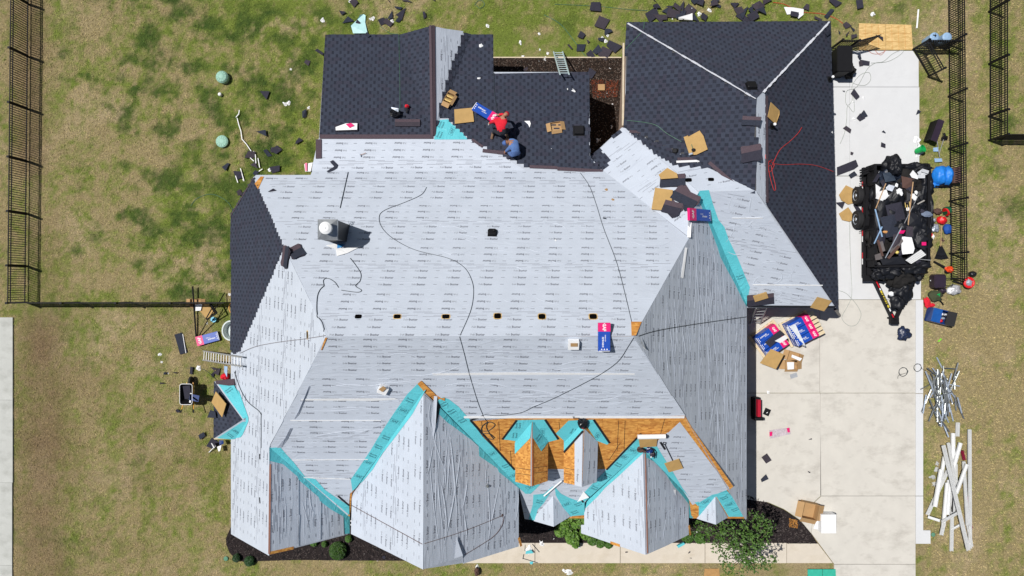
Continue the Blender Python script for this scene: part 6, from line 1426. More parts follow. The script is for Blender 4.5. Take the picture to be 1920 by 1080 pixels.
# the load: black bags, shingles, sticks, each its own thing
def lump(name, x, y, z, rx, ry, rz, m, label, cat='bag', seed=0, rough=.25, rot=0, floor=-.4, group=None):
    mb = MB(); mb.blob(Matrix.Translation((x, y, z)) @ Matrix.Rotation(rot, 4, 'Z'), rx, ry, rz, rough, seed, seg=44 if rx > .3 else 20, ring=26 if rx > .3 else 12, freq=2.0, floor=floor, crease=.12 if rx > .3 else .08); return tag(mb.build(name, m, smooth=True), label, cat, group)
def W(u, v, z): p = P(u, v, z); return p.x, p.y, z
lump('rubbish_bag', *W(1672, 312, 1.15), .34, .42, .42, M_BAG, 'shiny black bag bulging over the tailgate', seed=2)
lump('rubbish_bag', *W(1663, 378, .9), .65, .9, .38, M_BAG, 'large black bag in the left middle of the trailer', seed=3); lump('rubbish_bag', *W(1700, 345, .95), .62, .7, .36, M_DUSTY, 'dusty dark bag in the upper right of the trailer', seed=4)
lump('rubbish_bag', *W(1680, 420, .95), .75, .75, .42, M_BAG, 'largest black bag in the centre of the trailer', seed=5, rough=.2); lump('rubbish_bag', *W(1718, 410, .95), .55, .8, .38, M_BAG, 'black bag along the right side wall of the trailer', seed=6)
lump('rubbish_bag', *W(1728, 350, .9), .40, .7, .34, M_BAG, 'narrow black bag at the top right corner of the trailer', seed=7); lump('rubbish_bag', *W(1720, 460, .9), .5, .7, .36, M_BAG, 'wrinkled black bag at the lower right of the trailer', seed=8)
lump('rubbish_bag', *W(1668, 335, .95), .5, .42, .34, mat('dark_blue_bag_film', (.018, .026, .045), .35, var=.3, bump=.8, bscale=14), 'dark blue-black bag at the top left of the trailer', seed=9)
lump('rubbish_bag', *W(1650, 440, .8), .5, .8, .3, M_DUSTY, 'dusty bag against the left wall of the trailer', seed=10)
lump('tarp', *W(1688, 518, .72), .55, .45, .32, M_DUSTY, 'black tarp bunched over the trailer tongue, upper fold', 'tarp', seed=12); lump('tarp', *W(1690, 541, .60), .40, .55, .22, M_BAG, 'black tarp hanging between the tongue beams', 'tarp', seed=13); lump('tarp', *W(1718, 510, .70), .32, .35, .28, M_BAG, 'black tarp fold at the right front trailer corner', 'tarp', seed=14)
lump('tarp', *W(1742, 400, 1.05), .12, .9, .24, M_BAG, 'black film hanging over the right side wall of the trailer', 'tarp', seed=31)
lump('tarp', *W(1715, 316, 1.05), .6, .22, .28, M_BAG, 'black film draped over the tailgate', 'tarp', seed=32)
lump('tarp', *W(1712, 500, .95), .62, .35, .36, M_BAG, 'black film over the right front corner of the trailer', 'tarp', seed=33)
lump('tarp', *W(1665, 505, .85), .55, .35, .32, M_BAG, 'black tarp draped over the front wall of the trailer', 'tarp', seed=15)
lump('tarp', *W(1683, 566, .58), .30, .34, .16, M_BAG, 'black film narrowing to a point between the tongue beams', 'tarp', seed=41)
lump('tarp', *W(1652, 512, .85), .35, .30, .22, M_BAG, 'black film bunched over the left front corner of the trailer', 'tarp', seed=42)
lump('rubbish_bag', *W(1722, 440, 1.12), .42, .55, .30, M_BAG, 'glossy black sheeting piled beside the white sack', seed=43)
lump('rubbish_bag', *W(1712, 395, 1.10), .40, .45, .28, M_BAG, 'glossy black sheeting right of the wooden pole', seed=44)
def gz(q, z): return [P(u, v, z + random.uniform(-.03, .06)) for u, v in q]
def piece(name, q, z, m, label, cat, th=.02, group=None):
    mb = MB(); mb.poly(gz(q, z), th); return tag(mb.build(name, m), label, cat, group)
piece('white_foil', [(1706, 327), (1712, 319), (1722, 330), (1721, 336), (1710, 333)], 1.34, M_PAPER, 'white paper in the upper right of the trailer', 'paper')
for i, (u, v) in enumerate(((1727, 322), (1732, 326), (1728, 331), (1735, 321))): piece('glove', quad(u, v, 13, 6, -.6 + i * .3), 1.34 + .02 * i, mat('pale_grey_cloth', (.55, .57, .60), .8), 'pale grey folded cloth near the trailer right corner, layer %s' % ('lowest', 'second', 'third', 'top')[i], 'cloth', group='pale cloths in the trailer corner')
for i, q in enumerate(([(1642, 345), (1652, 352), (1648, 360), (1643, 372)], [(1645, 360), (1662, 355), (1665, 365), (1655, 377), (1642, 372)], [(1655, 362), (1668, 366), (1660, 374), (1652, 376)])): piece('wrapper_paper', q, 1.33 + .02 * i, M_PAPER, 'crumpled white wrapper against the left side of the load, %s' % ('lowest layer', 'middle layer', 'top layer')[i], 'paper', group='white wrappers at the left of the load')
piece('pamphlet', [(1661, 352), (1667, 346), (1678, 349), (1673, 359), (1663, 356)], 1.38, mat('printed_paper', (.62, .66, .74), .6), 'printed white booklet on the load', 'booklet')
for i, (u, v, r) in enumerate(((1686, 359, 5), (1681, 347, 3), (1690, 363, 3), (1715, 371, 4), (1718, 361, 3), (1712, 368, 4), (1702, 392, 3))): 
    mb = MB(); mb.blob(Matrix.Translation(P(u, v, 1.36)), r * .022, r * .026, .03, .3, i); tag(mb.build('paper_ball', M_PAPER), 'small white crumpled ball on the load, %s' % ('largest near the top', 'topmost', 'just below the largest', 'upper right large one', 'upper right small one', 'right one, middle', 'lowest')[i], 'paper ball', 'white paper balls on the load')
_s = piece('fertilizer_bag', [(1689, 444), (1709, 443), (1715, 466), (1712, 475), (1692, 477)], 1.36, M_WHITE, 'white printed sack with a pink mark on the load', 'sack', .05)
flat('pink_print', [(1691, 458), (1699, 458), (1699, 464), (1691, 464)], M_PINK, '', '', h=1.40, th=.004, pl=GROUND, parent=_s); piece('pink_wrapper', [(1687, 431), (1698, 432), (1694, 438), (1686, 438)], 1.40, M_PINK, 'pink wrapper corner above the white sack', 'wrapper')
piece('shingle_scrap', [(1700, 424), (1712, 425), (1711, 444), (1698, 442)], 1.46, M_SCRAP[1], 'dark shingle piece resting on the white sack', 'shingle scrap')
gp = [(1698, 488), (1727, 468), (1737, 478), (1709, 495)]
for i in range(4):
    t0, t1 = i / 4, i / 4 + .21; L_ = lambda a, b, t: (a[0] + (b[0] - a[0]) * t, a[1] + (b[1] - a[1]) * t)
    mb = MB(); mb.poly([P(*L_(gp[0], gp[3], t0), 1.42), P(*L_(gp[1], gp[2], t0), 1.42), P(*L_(gp[1], gp[2], t1), 1.42), P(*L_(gp[0], gp[3], t1), 1.42)], .04); tag(mb.build('gutter_piece', M_GUT), 'short white gutter piece on the load, %s from the top left' % ordn(i), 'gutter', 'short gutter pieces on the load')
for i, (a, b, r, m, lab) in enumerate((((1712, 341), (1702, 428), .022, M_WOOD, 'long wooden pole leaning upright on the load'), ((1661, 344), (1642, 391), .02, M_WOOD, 'short wooden stake at the left of the load'), ((1722, 366), (1690, 430), .014, M_ALU, 'thin silver rod across the load, upper'), ((1691, 425), (1660, 484), .022, M_GALV, 'silver rod across the load, lower'), ((1641, 392), (1654, 444), .03, M_PALB, 'pale blue plastic strip at the left of the load'), ((1654, 425), (1639, 457), .025, M_PALB, 'second pale blue strip crossing the first'),
        ((1646, 450), (1655, 480), .05, M_BROWNC, 'brown shingle edge at the lower left of the load'), ((1665, 485), (1685, 462), .06, M_BROWNC, 'brown curled strip in the lower part of the load'), ((1724, 486), (1745, 488), .018, M_ALU, 'thin rod poking over the right side wall'), ((1720, 383), (1733, 376), .03, mat('grey_offcut', (.40, .38, .35), .8), 'short grey offcut on the right of the load'))):
    mb = MB(); mb.tube([P(*a, 1.42), P(*b, 1.40)], r, 6); tag(mb.build('pole' if 'pole' in lab else 'strip', m), lab, 'pole' if 'pole' in lab else 'strip')
rd = random.Random(12)
for i, (q, m, zz) in enumerate((([(1660, 385), (1690, 378), (1698, 410), (1668, 420)], M_SCRAP[0], 1.3), ([(1650, 408), (1676, 402), (1690, 440), (1662, 446)], M_SCRAP[2], 1.34), ([(1700, 395), (1728, 405), (1722, 432), (1702, 424)], M_TAPE, 1.32), ([(1716, 430), (1738, 436), (1735, 470), (1720, 462)], M_TAPE, 1.34), ([(1690, 330), (1716, 336), (1712, 356), (1692, 352)], M_BROWNC, 1.33),
        ([(1655, 325), (1672, 322), (1680, 338), (1660, 342)], mat('navy_scrap', (.03, .045, .07), .8), 1.33), ([(1640, 400), (1655, 396), (1658, 425), (1643, 430)], M_TAPE, 1.3), ([(1675, 440), (1692, 436), (1690, 462), (1672, 468)], M_SCRAP[1], 1.33), ([(1645, 430), (1662, 440), (1656, 462), (1642, 455)], M_SCRAP[0], 1.33), ([(1700, 355), (1722, 362), (1716, 382), (1700, 378)], M_TAPE, 1.30), ([(1650, 486), (1690, 480), (1700, 495), (1655, 497)], M_TAPE, 1.33))):
    mb = MB(); pts = [P(u, v, zz + random.uniform(-.05, .09)) for u, v in q]; c_ = sum(pts, Vector()) / 4 + Vector((0, 0, .06))
    for j in range(4): mb.add([pts[j], pts[(j + 1) % 4], c_], [(0, 1, 2)])
    tag(mb.build('felt_sheet', m), 'large torn dark sheet on the trailer load, %s listed from the top' % ordn(i) if False else 'large torn dark felt sheet on the trailer load, %s' % ('centre top', 'left of centre', 'right of centre', 'lower right', 'upper right, brown', 'upper left, navy', 'at the left wall', 'below centre', 'lower left', 'right of the wooden pole', 'along the front wall')[i], 'felt sheet')
TU = sorted(rd.uniform(1643, 1738) for _ in range(16))
for i in range(16):
    u, v = TU[i], rd.uniform(325, 492); q = quad(u, v, rd.uniform(7, 18), rd.uniform(5, 12), rd.uniform(0, 3.1)); q = [(a + rd.uniform(-2, 2), b + rd.uniform(-2, 2)) for a, b in q]
    piece('shingle_scrap', q, 1.24 + rd.uniform(0, .1), rd.choice(M_SCRAP + [M_SCRAP[0], mat('grey_brown_scrap', (.13, .115, .115), .9)]), 'torn shingle piece in the trailer load, %s from the left' % ordn(i), 'shingle scrap', group='torn shingle pieces in the trailer load')
for i, (q, m) in enumerate((([(1645, 455), (1655, 452), (1660, 470), (1650, 474)], MATS['grey_brown_scrap']), ([(1668, 470), (1690, 445), (1694, 452), (1672, 480)], MATS['grey_brown_scrap']), ([(1640, 478), (1652, 474), (1655, 486), (1642, 488)], MATS['grey_brown_scrap']))): piece('shingle_bundle_scrap', q, 1.37, m, 'grey-brown shingle back in the lower left of the load, %s' % ('upper left one', 'slanting long one', 'lowest one')[i], 'shingle scrap', group='grey-brown shingle backs in the load')
lump('work_glove', *W(1660, 435, 1.38), .10, .06, .04, mat('orange_leather', (.60, .30, .10), .7), 'orange leather glove on the load', 'glove', seed=3)
lump('yellow_can', *W(1682, 473, 1.36), .07, .07, .05, mat('yellow_plastic', (.75, .60, .15), .4), 'small yellow can in the lower load', 'can', seed=4)
lump('work_glove', *W(1738, 402, 1.33), .22, .12, .06, mat('grey_blue_cloth', (.16, .20, .28), .8), 'grey-blue gloves over the right side wall', 'gloves', seed=5)
for i, (u, v) in enumerate(((1697, 380), (1701, 384), (1705, 378))): mb = MB(); mb.tube([P(u, v, 1.38), P(u + 1, v + 9, 1.40)], .015, 5); tag(mb.build('twine', mat('straw_yellow', (.60, .45, .15), .8)), 'tuft of straw-coloured twine on the load, %s' % ('left', 'middle', 'right')[(0, 1, 2)[i]], 'twine', 'straw coloured twine on the load')
for i, (u, v, r_) in enumerate(((1670, 537, .12),)): lump('white_rag', *W(1671, 551, .72), .11, .10, .05, M_PAPER, 'white rag on the tarp between the tongue beams', 'rag', seed=3)

# ------------------------------------------------------------------ things between trailer and fence
def glump(name, u, v, rx, ry, rz, m, label, cat, seed=0, rough=.15, rot=0, parts=()):
    c = P(u, v, 0.02); root = thing(name, c, label, cat); mb = MB(); mb.blob(Matrix.Translation(c + Vector((0, 0, rz * .45))) @ Matrix.Rotation(rot, 4, 'Z'), rx, ry, rz, rough, seed, seg=18, ring=12, floor=-.5); mb.build('body', m, root, smooth=True)
    for (nm, pts, r, mm) in parts: b = MB(); b.tube([c + Vector(p) for p in pts], r, 6); b.build(nm, mm, root)
    return root
glump('blue_tarp', 1758, 330, .30, .42, .30, M_TARP, 'bright blue bundled tarp, left half, beside the trailer', 'tarp', 2, .12); glump('blue_tarp', 1771, 331, .20, .42, .32, M_TARP, 'bright blue bundled tarp, right half, beside the brown mat', 'tarp', 3, .1)
glump('blue_tarp', 1752, 347, .22, .12, .12, M_TARP, 'loose blue tarp corner under the bundle', 'tarp', 5)
c = P(1785, 331, .02); mb = MB(); mb.tube([c + Vector((0, .33, .3)), c + Vector((0, -.33, .3))], .17, 14); tag(mb.build('rolled_mat', M_BROWNC), 'brown rolled mat against the right fence', 'rolled mat')
lump('black_strap', *W(1765, 348, .1), .45, .08, .1, M_BLACK, 'black strap bunched under the blue tarp', 'strap', seed=4)
cn = thing('gas_can', P(1774, 396), 'dark green and red fuel can beside the fence', 'fuel can'); mb = MB(); mb.tube([P(1771, 396, .18), P(1780, 394, .18)], .17, 14); mb.build('can_body', mat('dark_green_paint', (.01, .09, .04), .4), cn); mb = MB(); mb.tube([P(1773, 398, .22), P(1775, 397, .22)], .18, 14); mb.build('red_stripe', M_RED, cn)
glump('red_bag', 1764, 413, .21, .18, .16, M_RED, 'bright red bag on the grass right of the trailer', 'bag', 4, .12, parts=(('handle', [(-.1, .1, .2), (0, .16, .28), (.1, .1, .2)], .015, M_WOOD),))
glump('brown_bag', 1756, 397, .16, .13, .14, M_BROWNC, 'small dark brown bag above the red bag', 'bag', 5, .2)
glump('grey_kettle', 1748, 413, .10, .10, .14, M_GALV, 'small grey metal pot left of the red bag', 'pot', 6, .08)
glump('wire_bundle', 1751, 428, .18, .17, .10, M_GALV, 'bundle of grey wire beside the trailer wall', 'wire', 7, .35)
glump('blue_bag', 1774, 430, .17, .22, .16, mat('royal_blue_cloth', (.01, .07, .32), .7, bump=.5), 'royal blue bag against the fence below the red bag', 'bag', 8, .12)
crumple('red_wrapper', 1746, 441, 5, M_RED, 'small red wrapper right of the trailer', 'wrapper'); crumple('white_wrapper', 1750, 444, 5, M_PAPER, 'small white wrapper beside the red one', 'wrapper')
rk = thing('leaf_rake', P(1764, 440), 'black fan-shaped rake lying on the grass', 'rake'); mb = MB(); mb.tube([P(1765, 424, .08), P(1764, 462, .06)], .016, 6); mb.build('handle', M_WOOD, rk)
for i in range(19):
    a = (i - 9) / 9; mb = MB(); mb.poly([P(1764 + a * 1.5 - .6, 460, .06), P(1764 + a * 1.5 + .6, 460, .06), P(1765.5 + a * 13 + .55, 487 - abs(a) * 2, .05), P(1765.5 + a * 13 - .55, 487 - abs(a) * 2, .05)], .008); mb.build('tine', M_BLKP, rk)
mb = MB(); mb.tube([P(1755, 478, .065), P(1765, 480, .07), P(1775, 478, .065)], .012, 5); mb.build('brace', M_BLACK, rk); crumple('rope_tangle', 1766, 451, 7, M_BROWNC, 'tangle of brown rope at the rake neck', 'rope', tall=.25)
bl = thing('leaf_blower', P(1772, 503), 'orange and black leaf blower on the grass by the fence', 'leaf blower'); mb = MB(); mb.tube([P(1751, 490, .1), P(1771, 501, .14)], .035, 8, r2=.05); mb.build('blower_tube', M_BLACK, bl); mb = MB(); mb.blob(Matrix.Translation(P(1779, 505, .14)), .17, .13, .14, .2, 5); mb.build('motor_housing', mat('orange_plastic', (.75, .07, .015), .35), bl); mb = MB(); mb.blob(Matrix.Translation(P(1776, 509, .1)), .12, .09, .08, .2, 6); mb.build('engine', M_BLACK, bl)
co = thing('air_compressor', P(1754, 528), 'dark purple wheeled generator with black handles', 'generator'); mb = MB(); mb.rbox(Matrix.Translation(P(1753.5, 527.5, .08)), .50, .60, .42, .07); mb.build('housing', M_PURP, co); mb = MB(); mb.box(Matrix.Translation(P(1744, 526, .3)), .02, .04, .04); mb.build('badge', M_PAPER, co)
for dy in (-.18, .14): mb = MB(); c = P(1765, 528, .35) + Vector((0, dy, 0)); mb.tube([c, c + Vector((.45, 0, .05)), c + Vector((.45, .1 if dy < 0 else -.05, .05))], .018, 6); mb.build('handle', M_BLACK, co)
re = thing('hose_reel', P(1817, 530), 'red hose reel with black frame right of the fence end', 'hose reel'); c = P(1817, 530, .30); mb = MB(); pr = [c + Vector((math.cos(t) * .19, math.sin(t) * .19, 0)) for t in [i * math.pi / 12 for i in range(25)]]; mb.tube(pr, .055, 8, cap=False); mb.build('rim', M_RED, re)
mb = MB(); mb.lathe(Matrix.Translation(c + Vector((0, 0, -.06))), [(.14, 0), (.14, .06), (.10, .10), (.03, .12)], 14); mb.build('hub', M_GALV, re)
for i in range(4): a = i * math.pi / 2 + .4; mb = MB(); mb.tube([c + Vector((math.cos(a) * .05, math.sin(a) * .05, .05)), c + Vector((math.cos(a) * .18, math.sin(a) * .18, .04))], .015, 5); mb.build('spoke', M_ALU, re)
mb = MB(); mb.tube([P(1785, 521, .2), P(1805, 523, .5), P(1812, 527, .25)], .03, 6); mb.tube([P(1786, 527, .1), P(1808, 533, .2)], .03, 6); mb.build('frame', M_BLACK, re)
glump('black_helmet', 1821, 514, .16, .13, .16, M_BLKP, 'black round helmet above the red hose reel', 'helmet', 3, .06)
glump('grey_pack', 1765, 544, .16, .15, .14, M_PURP, 'round grey-purple pouch below the generator', 'pouch', 5, .12); glump('silver_bag', 1787, 543, .24, .22, .16, mat('silver_cloth', (.55, .56, .58), .4, metal=.3, bump=.8, bscale=12), 'silver and white crumpled bag below the hose reel', 'bag', 6, .25)
glump('white_helmet', 1779, 545, .13, .16, .14, M_WHITE, 'white hard hat beside the silver bag', 'hard hat', 7, .08, parts=(('strap', [(-.1, -.1, .14), (0, 0, .2), (.1, .12, .14)], .012, M_BLACK),))
glump('olive_backpack', 1752, 555, .30, .24, .16, M_GRCL, 'olive green backpack with a green badge on the grass', 'backpack', 8, .2, parts=(('strap', [(.1, -.1, .1), (.3, -.3, .06), (.36, -.38, .04)], .03, M_BLACK), ('top_loop', [(.0, .05, .2), (.08, .1, .24), (.08, .0, .2)], .03, M_GREEN)))
glump('red_shirt', 1738, 568, .14, .24, .06, M_REDC, 'crumpled bright red shirt on the edge of the concrete', 'shirt', 9, .3, .3); glump('red_shirt', 1747, 572, .13, .08, .05, M_REDC, 'loose red sleeve above the blue toolbox', 'cloth', 10, .2)
# blue cooler with its lid open
ck = thing('tool_crate', P(1752, 594), 'open dark blue tool crate with a black lid on the grass', 'crate'); yw = math.radians(-14); C0 = P(1754, 593, .02); MM = Matrix.Translation(C0) @ Matrix.Rotation(yw, 4, 'Z')
for (cx, cy, sx, sy) in ((-.42, 0, .04, .56), (.42, 0, .04, .56), (0, -.28, .84, .04), (0, .28, .84, .04)): mb = MB(); mb.box(MM, sx, sy, .46, cx=cx, cy=cy); mb.build('side', M_DARKB, ck)
mb = MB(); mb.box(MM, .84, .56, .05); mb.build('bottom', M_DARKB, ck); mb = MB(); mb.box(MM, .38, .58, .05, cx=-.24, cz=.47); mb.build('tray', mat('mid_blue_plastic', (.015, .09, .33), .3), ck)
mb = MB(); mb.box(MM @ Matrix.Translation((.40, 0, .47)) @ Matrix.Rotation(-.35, 4, 'Y'), .36, .60, .06, cx=-.02); ld = mb.build('lid', M_BLACK, ck); tx = MB(); put_text(tx, 'TOOLS', MM @ Matrix.Translation((.37, 0, .545)) @ Matrix.Rotation(-.35, 4, 'Y') @ Matrix.Rotation(1.57, 4, 'Z'), .20) if False else None
for i, (x, y, m_) in enumerate(((-.02, .1, M_PAPER), (.08, -.05, M_GALV), (.02, -.18, M_RED), (.14, .12, M_ALU))): lump('tool_item', *(MM @ Vector((x, y, .40))), .08, .06, .06, m_, '%s inside the blue crate' % ('small white packet', 'small grey tool', 'small red item', 'small silver tool')[i], 'tool', seed=i, group='items in the blue crate')
lump('rubbish_bag', *W(1694, 626, .14), .28, .27, .16, mat('dark_blue_film', (.02, .03, .07), .3, bump=.9, bscale=12), 'dark crumpled bag on the driveway in front of the tongue', 'bag', seed=22, rough=.3)
flat('green_glove', [(1757, 640), (1763, 634), (1765, 636), (1760, 641)], mat('lime_plastic', (.25, .70, .05), .5), 'tiny lime green glove on the right lawn', 'glove', curl=.03)
# red jack and plates by the right wall
mb = MB(); mb.box(Matrix.Translation(P(1416, 762, .05)), .13, .72, .5); rj = mb.build('toolbox', mat('dark_red_paint', (.40, .01, .03), .4)); tag(rj, 'dark red tool chest in the shade of the right wall', 'tool chest')
mb = MB(); mb.box(Matrix.Translation(P(1414, 762, .05)), .30, .85, .3); mb.build('base', M_BLACK, rj); mb = MB(); mb.box(Matrix.Translation(P(1416, 782, .05)), .36, .12, .5); mb.build('end_block', M_BLACK, rj)
_s = flat('black_plate', quad(1437, 772, 11, 13, .4), M_BLACK, 'small square black plate on the driveway', 'plate', th=.03); flat('white_tick', quad(1437, 773, 3, 1.2, -.6), M_PAPER, '', '', h=.035, th=.003, parent=_s)
flat('grey_card', quad(1487, 704, 13, 8, -.3), mat('grey_card', (.35, .37, .40), .6), 'small grey metal tin on the driveway', 'tin', th=.03)
crumple('twig_scrap', 1440, 735, 4, M_PAPER, 'tiny white scrap on the driveway joint', 'paper scrap')
# downspout elbow off the garage corner
mb = MB(); a, b = P(1566, 580, 2.4), P(1574, 591, .2); mb.tube([a, b], .06, 6); tag(mb.build('downspout', M_PURP), 'dark downspout at the lower right garage corner', 'downspout')
# teal panel at the bottom edge
q1 = [(1513, 1066), (1540, 1066), (1540, 1100), (1513, 1100)]; q2 = [(1541, 1066), (1565, 1066), (1566, 1100), (1541, 1100)]
flat('teal_board', q1, M_TEALD, 'left teal green panel cut by the bottom edge', 'panel', th=.04); flat('teal_board', q2, M_TEALD, 'right teal green panel cut by the bottom edge', 'panel', th=.04)
flat('plywood_offcut', [(1321, 1066), (1348, 1066), (1350, 1085), (1319, 1085)], mat('worn_plywood', (.42, .24, .09), .8, var=.15), 'worn plywood piece on the front lawn under the tree', 'board')
flat('wood_offcut', [(712, 1034), (718, 1034), (709, 1052), (706, 1052)], mat('grey_wood', (.42, .36, .32), .8), 'short grey board in the front mulch', 'board')
# ice shield scrap bag on the front walk
crumple('plastic_bag', 992, 1030, 15, M_WHITE, 'white and teal film bundle on the front walk', 'film', seed=4, tall=.25); flat('teal_film', [(986, 1030), (996, 1028), (1000, 1034), (985, 1035)], M_TEAL, 'teal film in the white bundle on the front walk', 'film', h=.13, curl=.03); flat('teal_film', [(993, 1052), (1000, 1052), (998, 1057), (994, 1057)], M_TEAL, 'teal film scrap at the lower edge of the front walk', 'film')
for pts, lab in (([(985, 1017), (984, 1032)], 'left'), ([(998, 1019), (1011, 1034)], 'right'), ([(981, 1046), (1008, 1054)], 'lower'), ([(982, 1038), (980, 1047)], 'lowest left')):
    mb = MB(); mb.tube([sp(*p, .03) for p in pts], .012, 5); tag(mb.build('black_strap', M_ROPE), 'thin black strap by the film bundle, %s one' % lab, 'strap')
flat('teal_block', [(1265, 1017), (1278, 1011), (1280, 1014), (1268, 1021)], M_TEAL, 'small teal block under the right front gable', 'block', th=.1, h=.3)
lump('brown_animal_figure', *W(894, 1072, .15), .10, .16, .14, M_BROWNC, 'brown and white garden ornament at the bottom edge', 'ornament', seed=6)
# yellow hoop, blue ball, white tub at the left wall
mb = MB(); c = P(440, 577, .3); mb.tube([c + Vector((-.12 * math.cos(t) - .12, .22 * math.sin(t), 0)) for t in [i * .2 - 1.5 for i in range(16)]], .02, 6); tag(mb.build('yellow_hoop', M_YEL), 'yellow hoop peeking from under the left eave', 'hoop')
c = P(402.5, 599, .02); mb = MB(); mb.lathe(Matrix.Translation(c), [(.10, 0), (.12, .12), (.12, .14), (.05, .14), (.05, .04), (.01, .04)], 14); tag(mb.build('tape_roll', mat('cyan_plastic', (.08, .45, .65), .4)), 'round cyan tape roll on the grass by the left wall', 'tape roll')
c = P(438, 619, .02); mb = MB(); mb.lathe(Matrix.Translation(c), [(.30, 0), (.36, .30), (.38, .30), (.38, .33), (.33, .33), (.27, .06), (.01, .05)], 24, sy=1.15); tag(mb.build('planter_tub', mat('pale_grey_plastic', (.55, .62, .62), .5)), 'pale grey tub half hidden under the left eave', 'tub')
lump('white_tub', *W(423, 706, .2), .16, .14, .18, M_REDC, 'red and white rag pile below the left ladder', 'rag', seed=3); flat('foam_board', [(428, 684), (434, 685), (433, 705), (428, 695)], M_PALB, 'pale panel propped against the left wall', 'panel', h=.4)
flat('brown_shingles', [(406, 716), (442, 712), (442, 724), (430, 725), (408, 722)], M_BROWN, 'brown shingle strip at the top of the bay roof', 'shingles', h=.07, pl=PL['BN'])
for q, m_, lab in (([(400, 829), (404, 827), (409, 836), (405, 838)], M_PAPER, 'white wrapper below the bay roof'), ([(416, 823), (424, 823), (426, 829), (418, 831)], M_DARKB, 'dark blue wrapper below the bay roof'), ([(412, 835), (420, 832), (419, 842), (414, 844)], M_PAPER, 'white and red wrapper at the foot of the bay')):
    flat('wrapper', q, m_, lab, 'wrapper', h=.2, curl=.15, pl=GROUND)
mb = MB(); mb.tube([P(392, 848, .05), P(404, 836, .3)], .02, 5); tag(mb.build('white_stick', M_WHITE), 'white stick leaning below the bay roof', 'stick')
piece('osb_strip', [(400, 822), (433, 820), (433, 823), (402, 824)], 2.8, M_PINE, 'pale wood strip along the bottom edge of the bay roof', 'strip')

# ------------------------------------------------------------------ wheelbarrow
wb = thing('wheelbarrow', P(364, 735), 'black wheelbarrow with a white rim, filled with shingle packs', 'wheelbarrow'); c = P(362, 735, .0)
mb = MB(); M = Matrix.Translation((c.x, c.y, .38)); n = 16
def rr(hx, hy, z, r): 
    out = []
    for sx, sy, a0 in ((1, 1, 0), (-1, 1, 1), (-1, -1, 2), (1, -1, 3)):
        for k in range(4): a = (a0 + k / 3) * math.pi / 2; out.append(Vector((sx * (hx - r) + math.cos(a) * r, sy * (hy - r) + math.sin(a) * r, z)))
    return out
rings = [rr(.15, .28, .0, .08), rr(.27, .44, .26, .10), rr(.25, .42, .265, .10), rr(.13, .26, .02, .08)]
vs = [M @ p for r_ in rings for p in r_]; fs = [tuple(reversed(range(16)))]
for k in range(3):
    for i in range(16): fs.append((k * 16 + i, k * 16 + (i + 1) % 16, k * 16 + 16 + (i + 1) % 16, k * 16 + 16 + i))
fs.append(tuple(range(48, 64))); mb.add(vs, fs); mb.build('tray', M_BLACK, wb)
mb = MB(); rim = [M @ p for p in rr(.265, .435, .27, .10)]; mb.tube(rim + [rim[0]], .014, 6); mb.build('rim', M_PAPER, wb)
for dx in (-.22, .22):
    mb = MB(); mb.tube([(c.x + dx * .6, c.y + .45, .28), (c.x + dx, c.y - .44, .42)], .022, 6); mb.tube([(c.x + dx, c.y - .44, .42), (c.x + dx * 1.15, c.y - .66, .50)], .022, 6); mb.build('handle', M_YEL, wb); mb = MB(); mb.tube([(c.x + dx * 1.15, c.y - .66, .50), (c.x + dx * 1.25, c.y - .80, .54)], .025, 6); mb.build('grip', M_BLACK, wb)
    mb = MB(); mb.tube([(c.x + dx, c.y - .3, .38), (c.x + dx, c.y - .38, .02)], .018, 6); mb.build('leg', M_BLACK, wb)
mb = MB(); mb.lathe(Matrix.Translation((c.x, c.y + .5, .2)) @ Matrix.Rotation(math.pi / 2, 4, 'Y'), [(.1, -.05), (.19, -.04), (.2, 0), (.19, .04), (.1, .05)], 18); mb.build('wheel', M_TYRE, wb)
mb = MB(); mb.box(Matrix.Translation((c.x + .02, c.y + .08, .50)) @ Matrix.Rotation(.15, 4, 'Z'), .30, .55, .08); tag(mb.build('shingle_pack', M_SCRAP[0]), 'dark shingle pack lying in the wheelbarrow', 'shingles')
for q, m_, lab in ((quad(364, 746, 18, 12, .2), M_DARKB, 'dark blue wrapper in the wheelbarrow'), (quad(357, 746, 3, 18, .1), M_PAPER, 'white wrapper edge at the left of the wheelbarrow load'), (quad(366, 748, 12, 3, .6), M_PAPER, 'white wrapper fold in the wheelbarrow')):
    mb = MB(); mb.poly([P(u, v, .66) for u, v in q], .01); tag(mb.build('wrapper', m_), lab, 'wrapper')

# ------------------------------------------------------------------ scrap piles on the right lawn
FLS = [((1756, 670), (1766, 690)), ((1768, 686), (1771, 740)), ((1796, 680), (1787, 712)), ((1735, 696), (1765, 770)), ((1750, 705), (1752, 735)), ((1752, 735), (1762, 790)), ((1782, 730), (1764, 790)), ((1782, 730), (1807, 785)), ((1745, 730), (1728, 772)), ((1736, 740), (1730, 775)), ((1752, 762), (1741, 790)), ((1766, 790), (1780, 810)), ((1776, 745), (1787, 790)), ((1790, 700), (1789, 730)), ((1726, 730), (1745, 720)), ((1748, 690), (1790, 745)), ((1758, 700), (1775, 760)), ((1772, 690), (1795, 692)),
       ((1742, 715), (1800, 724)), ((1790, 740), (1792, 770)), ((1765, 700), (1760, 760)), ((1784, 700), (1765, 765)), ((1738, 690), (1770, 715)), ((1748, 745), (1785, 735)), ((1768, 760), (1764, 800)), ((1775, 710), (1770, 775)), ((1754, 715), (1770, 790)), ((1795, 745), (1803, 775)), ((1746, 700), (1760, 735)), ((1798, 695), (1780, 735))]
_r = random.Random(8)
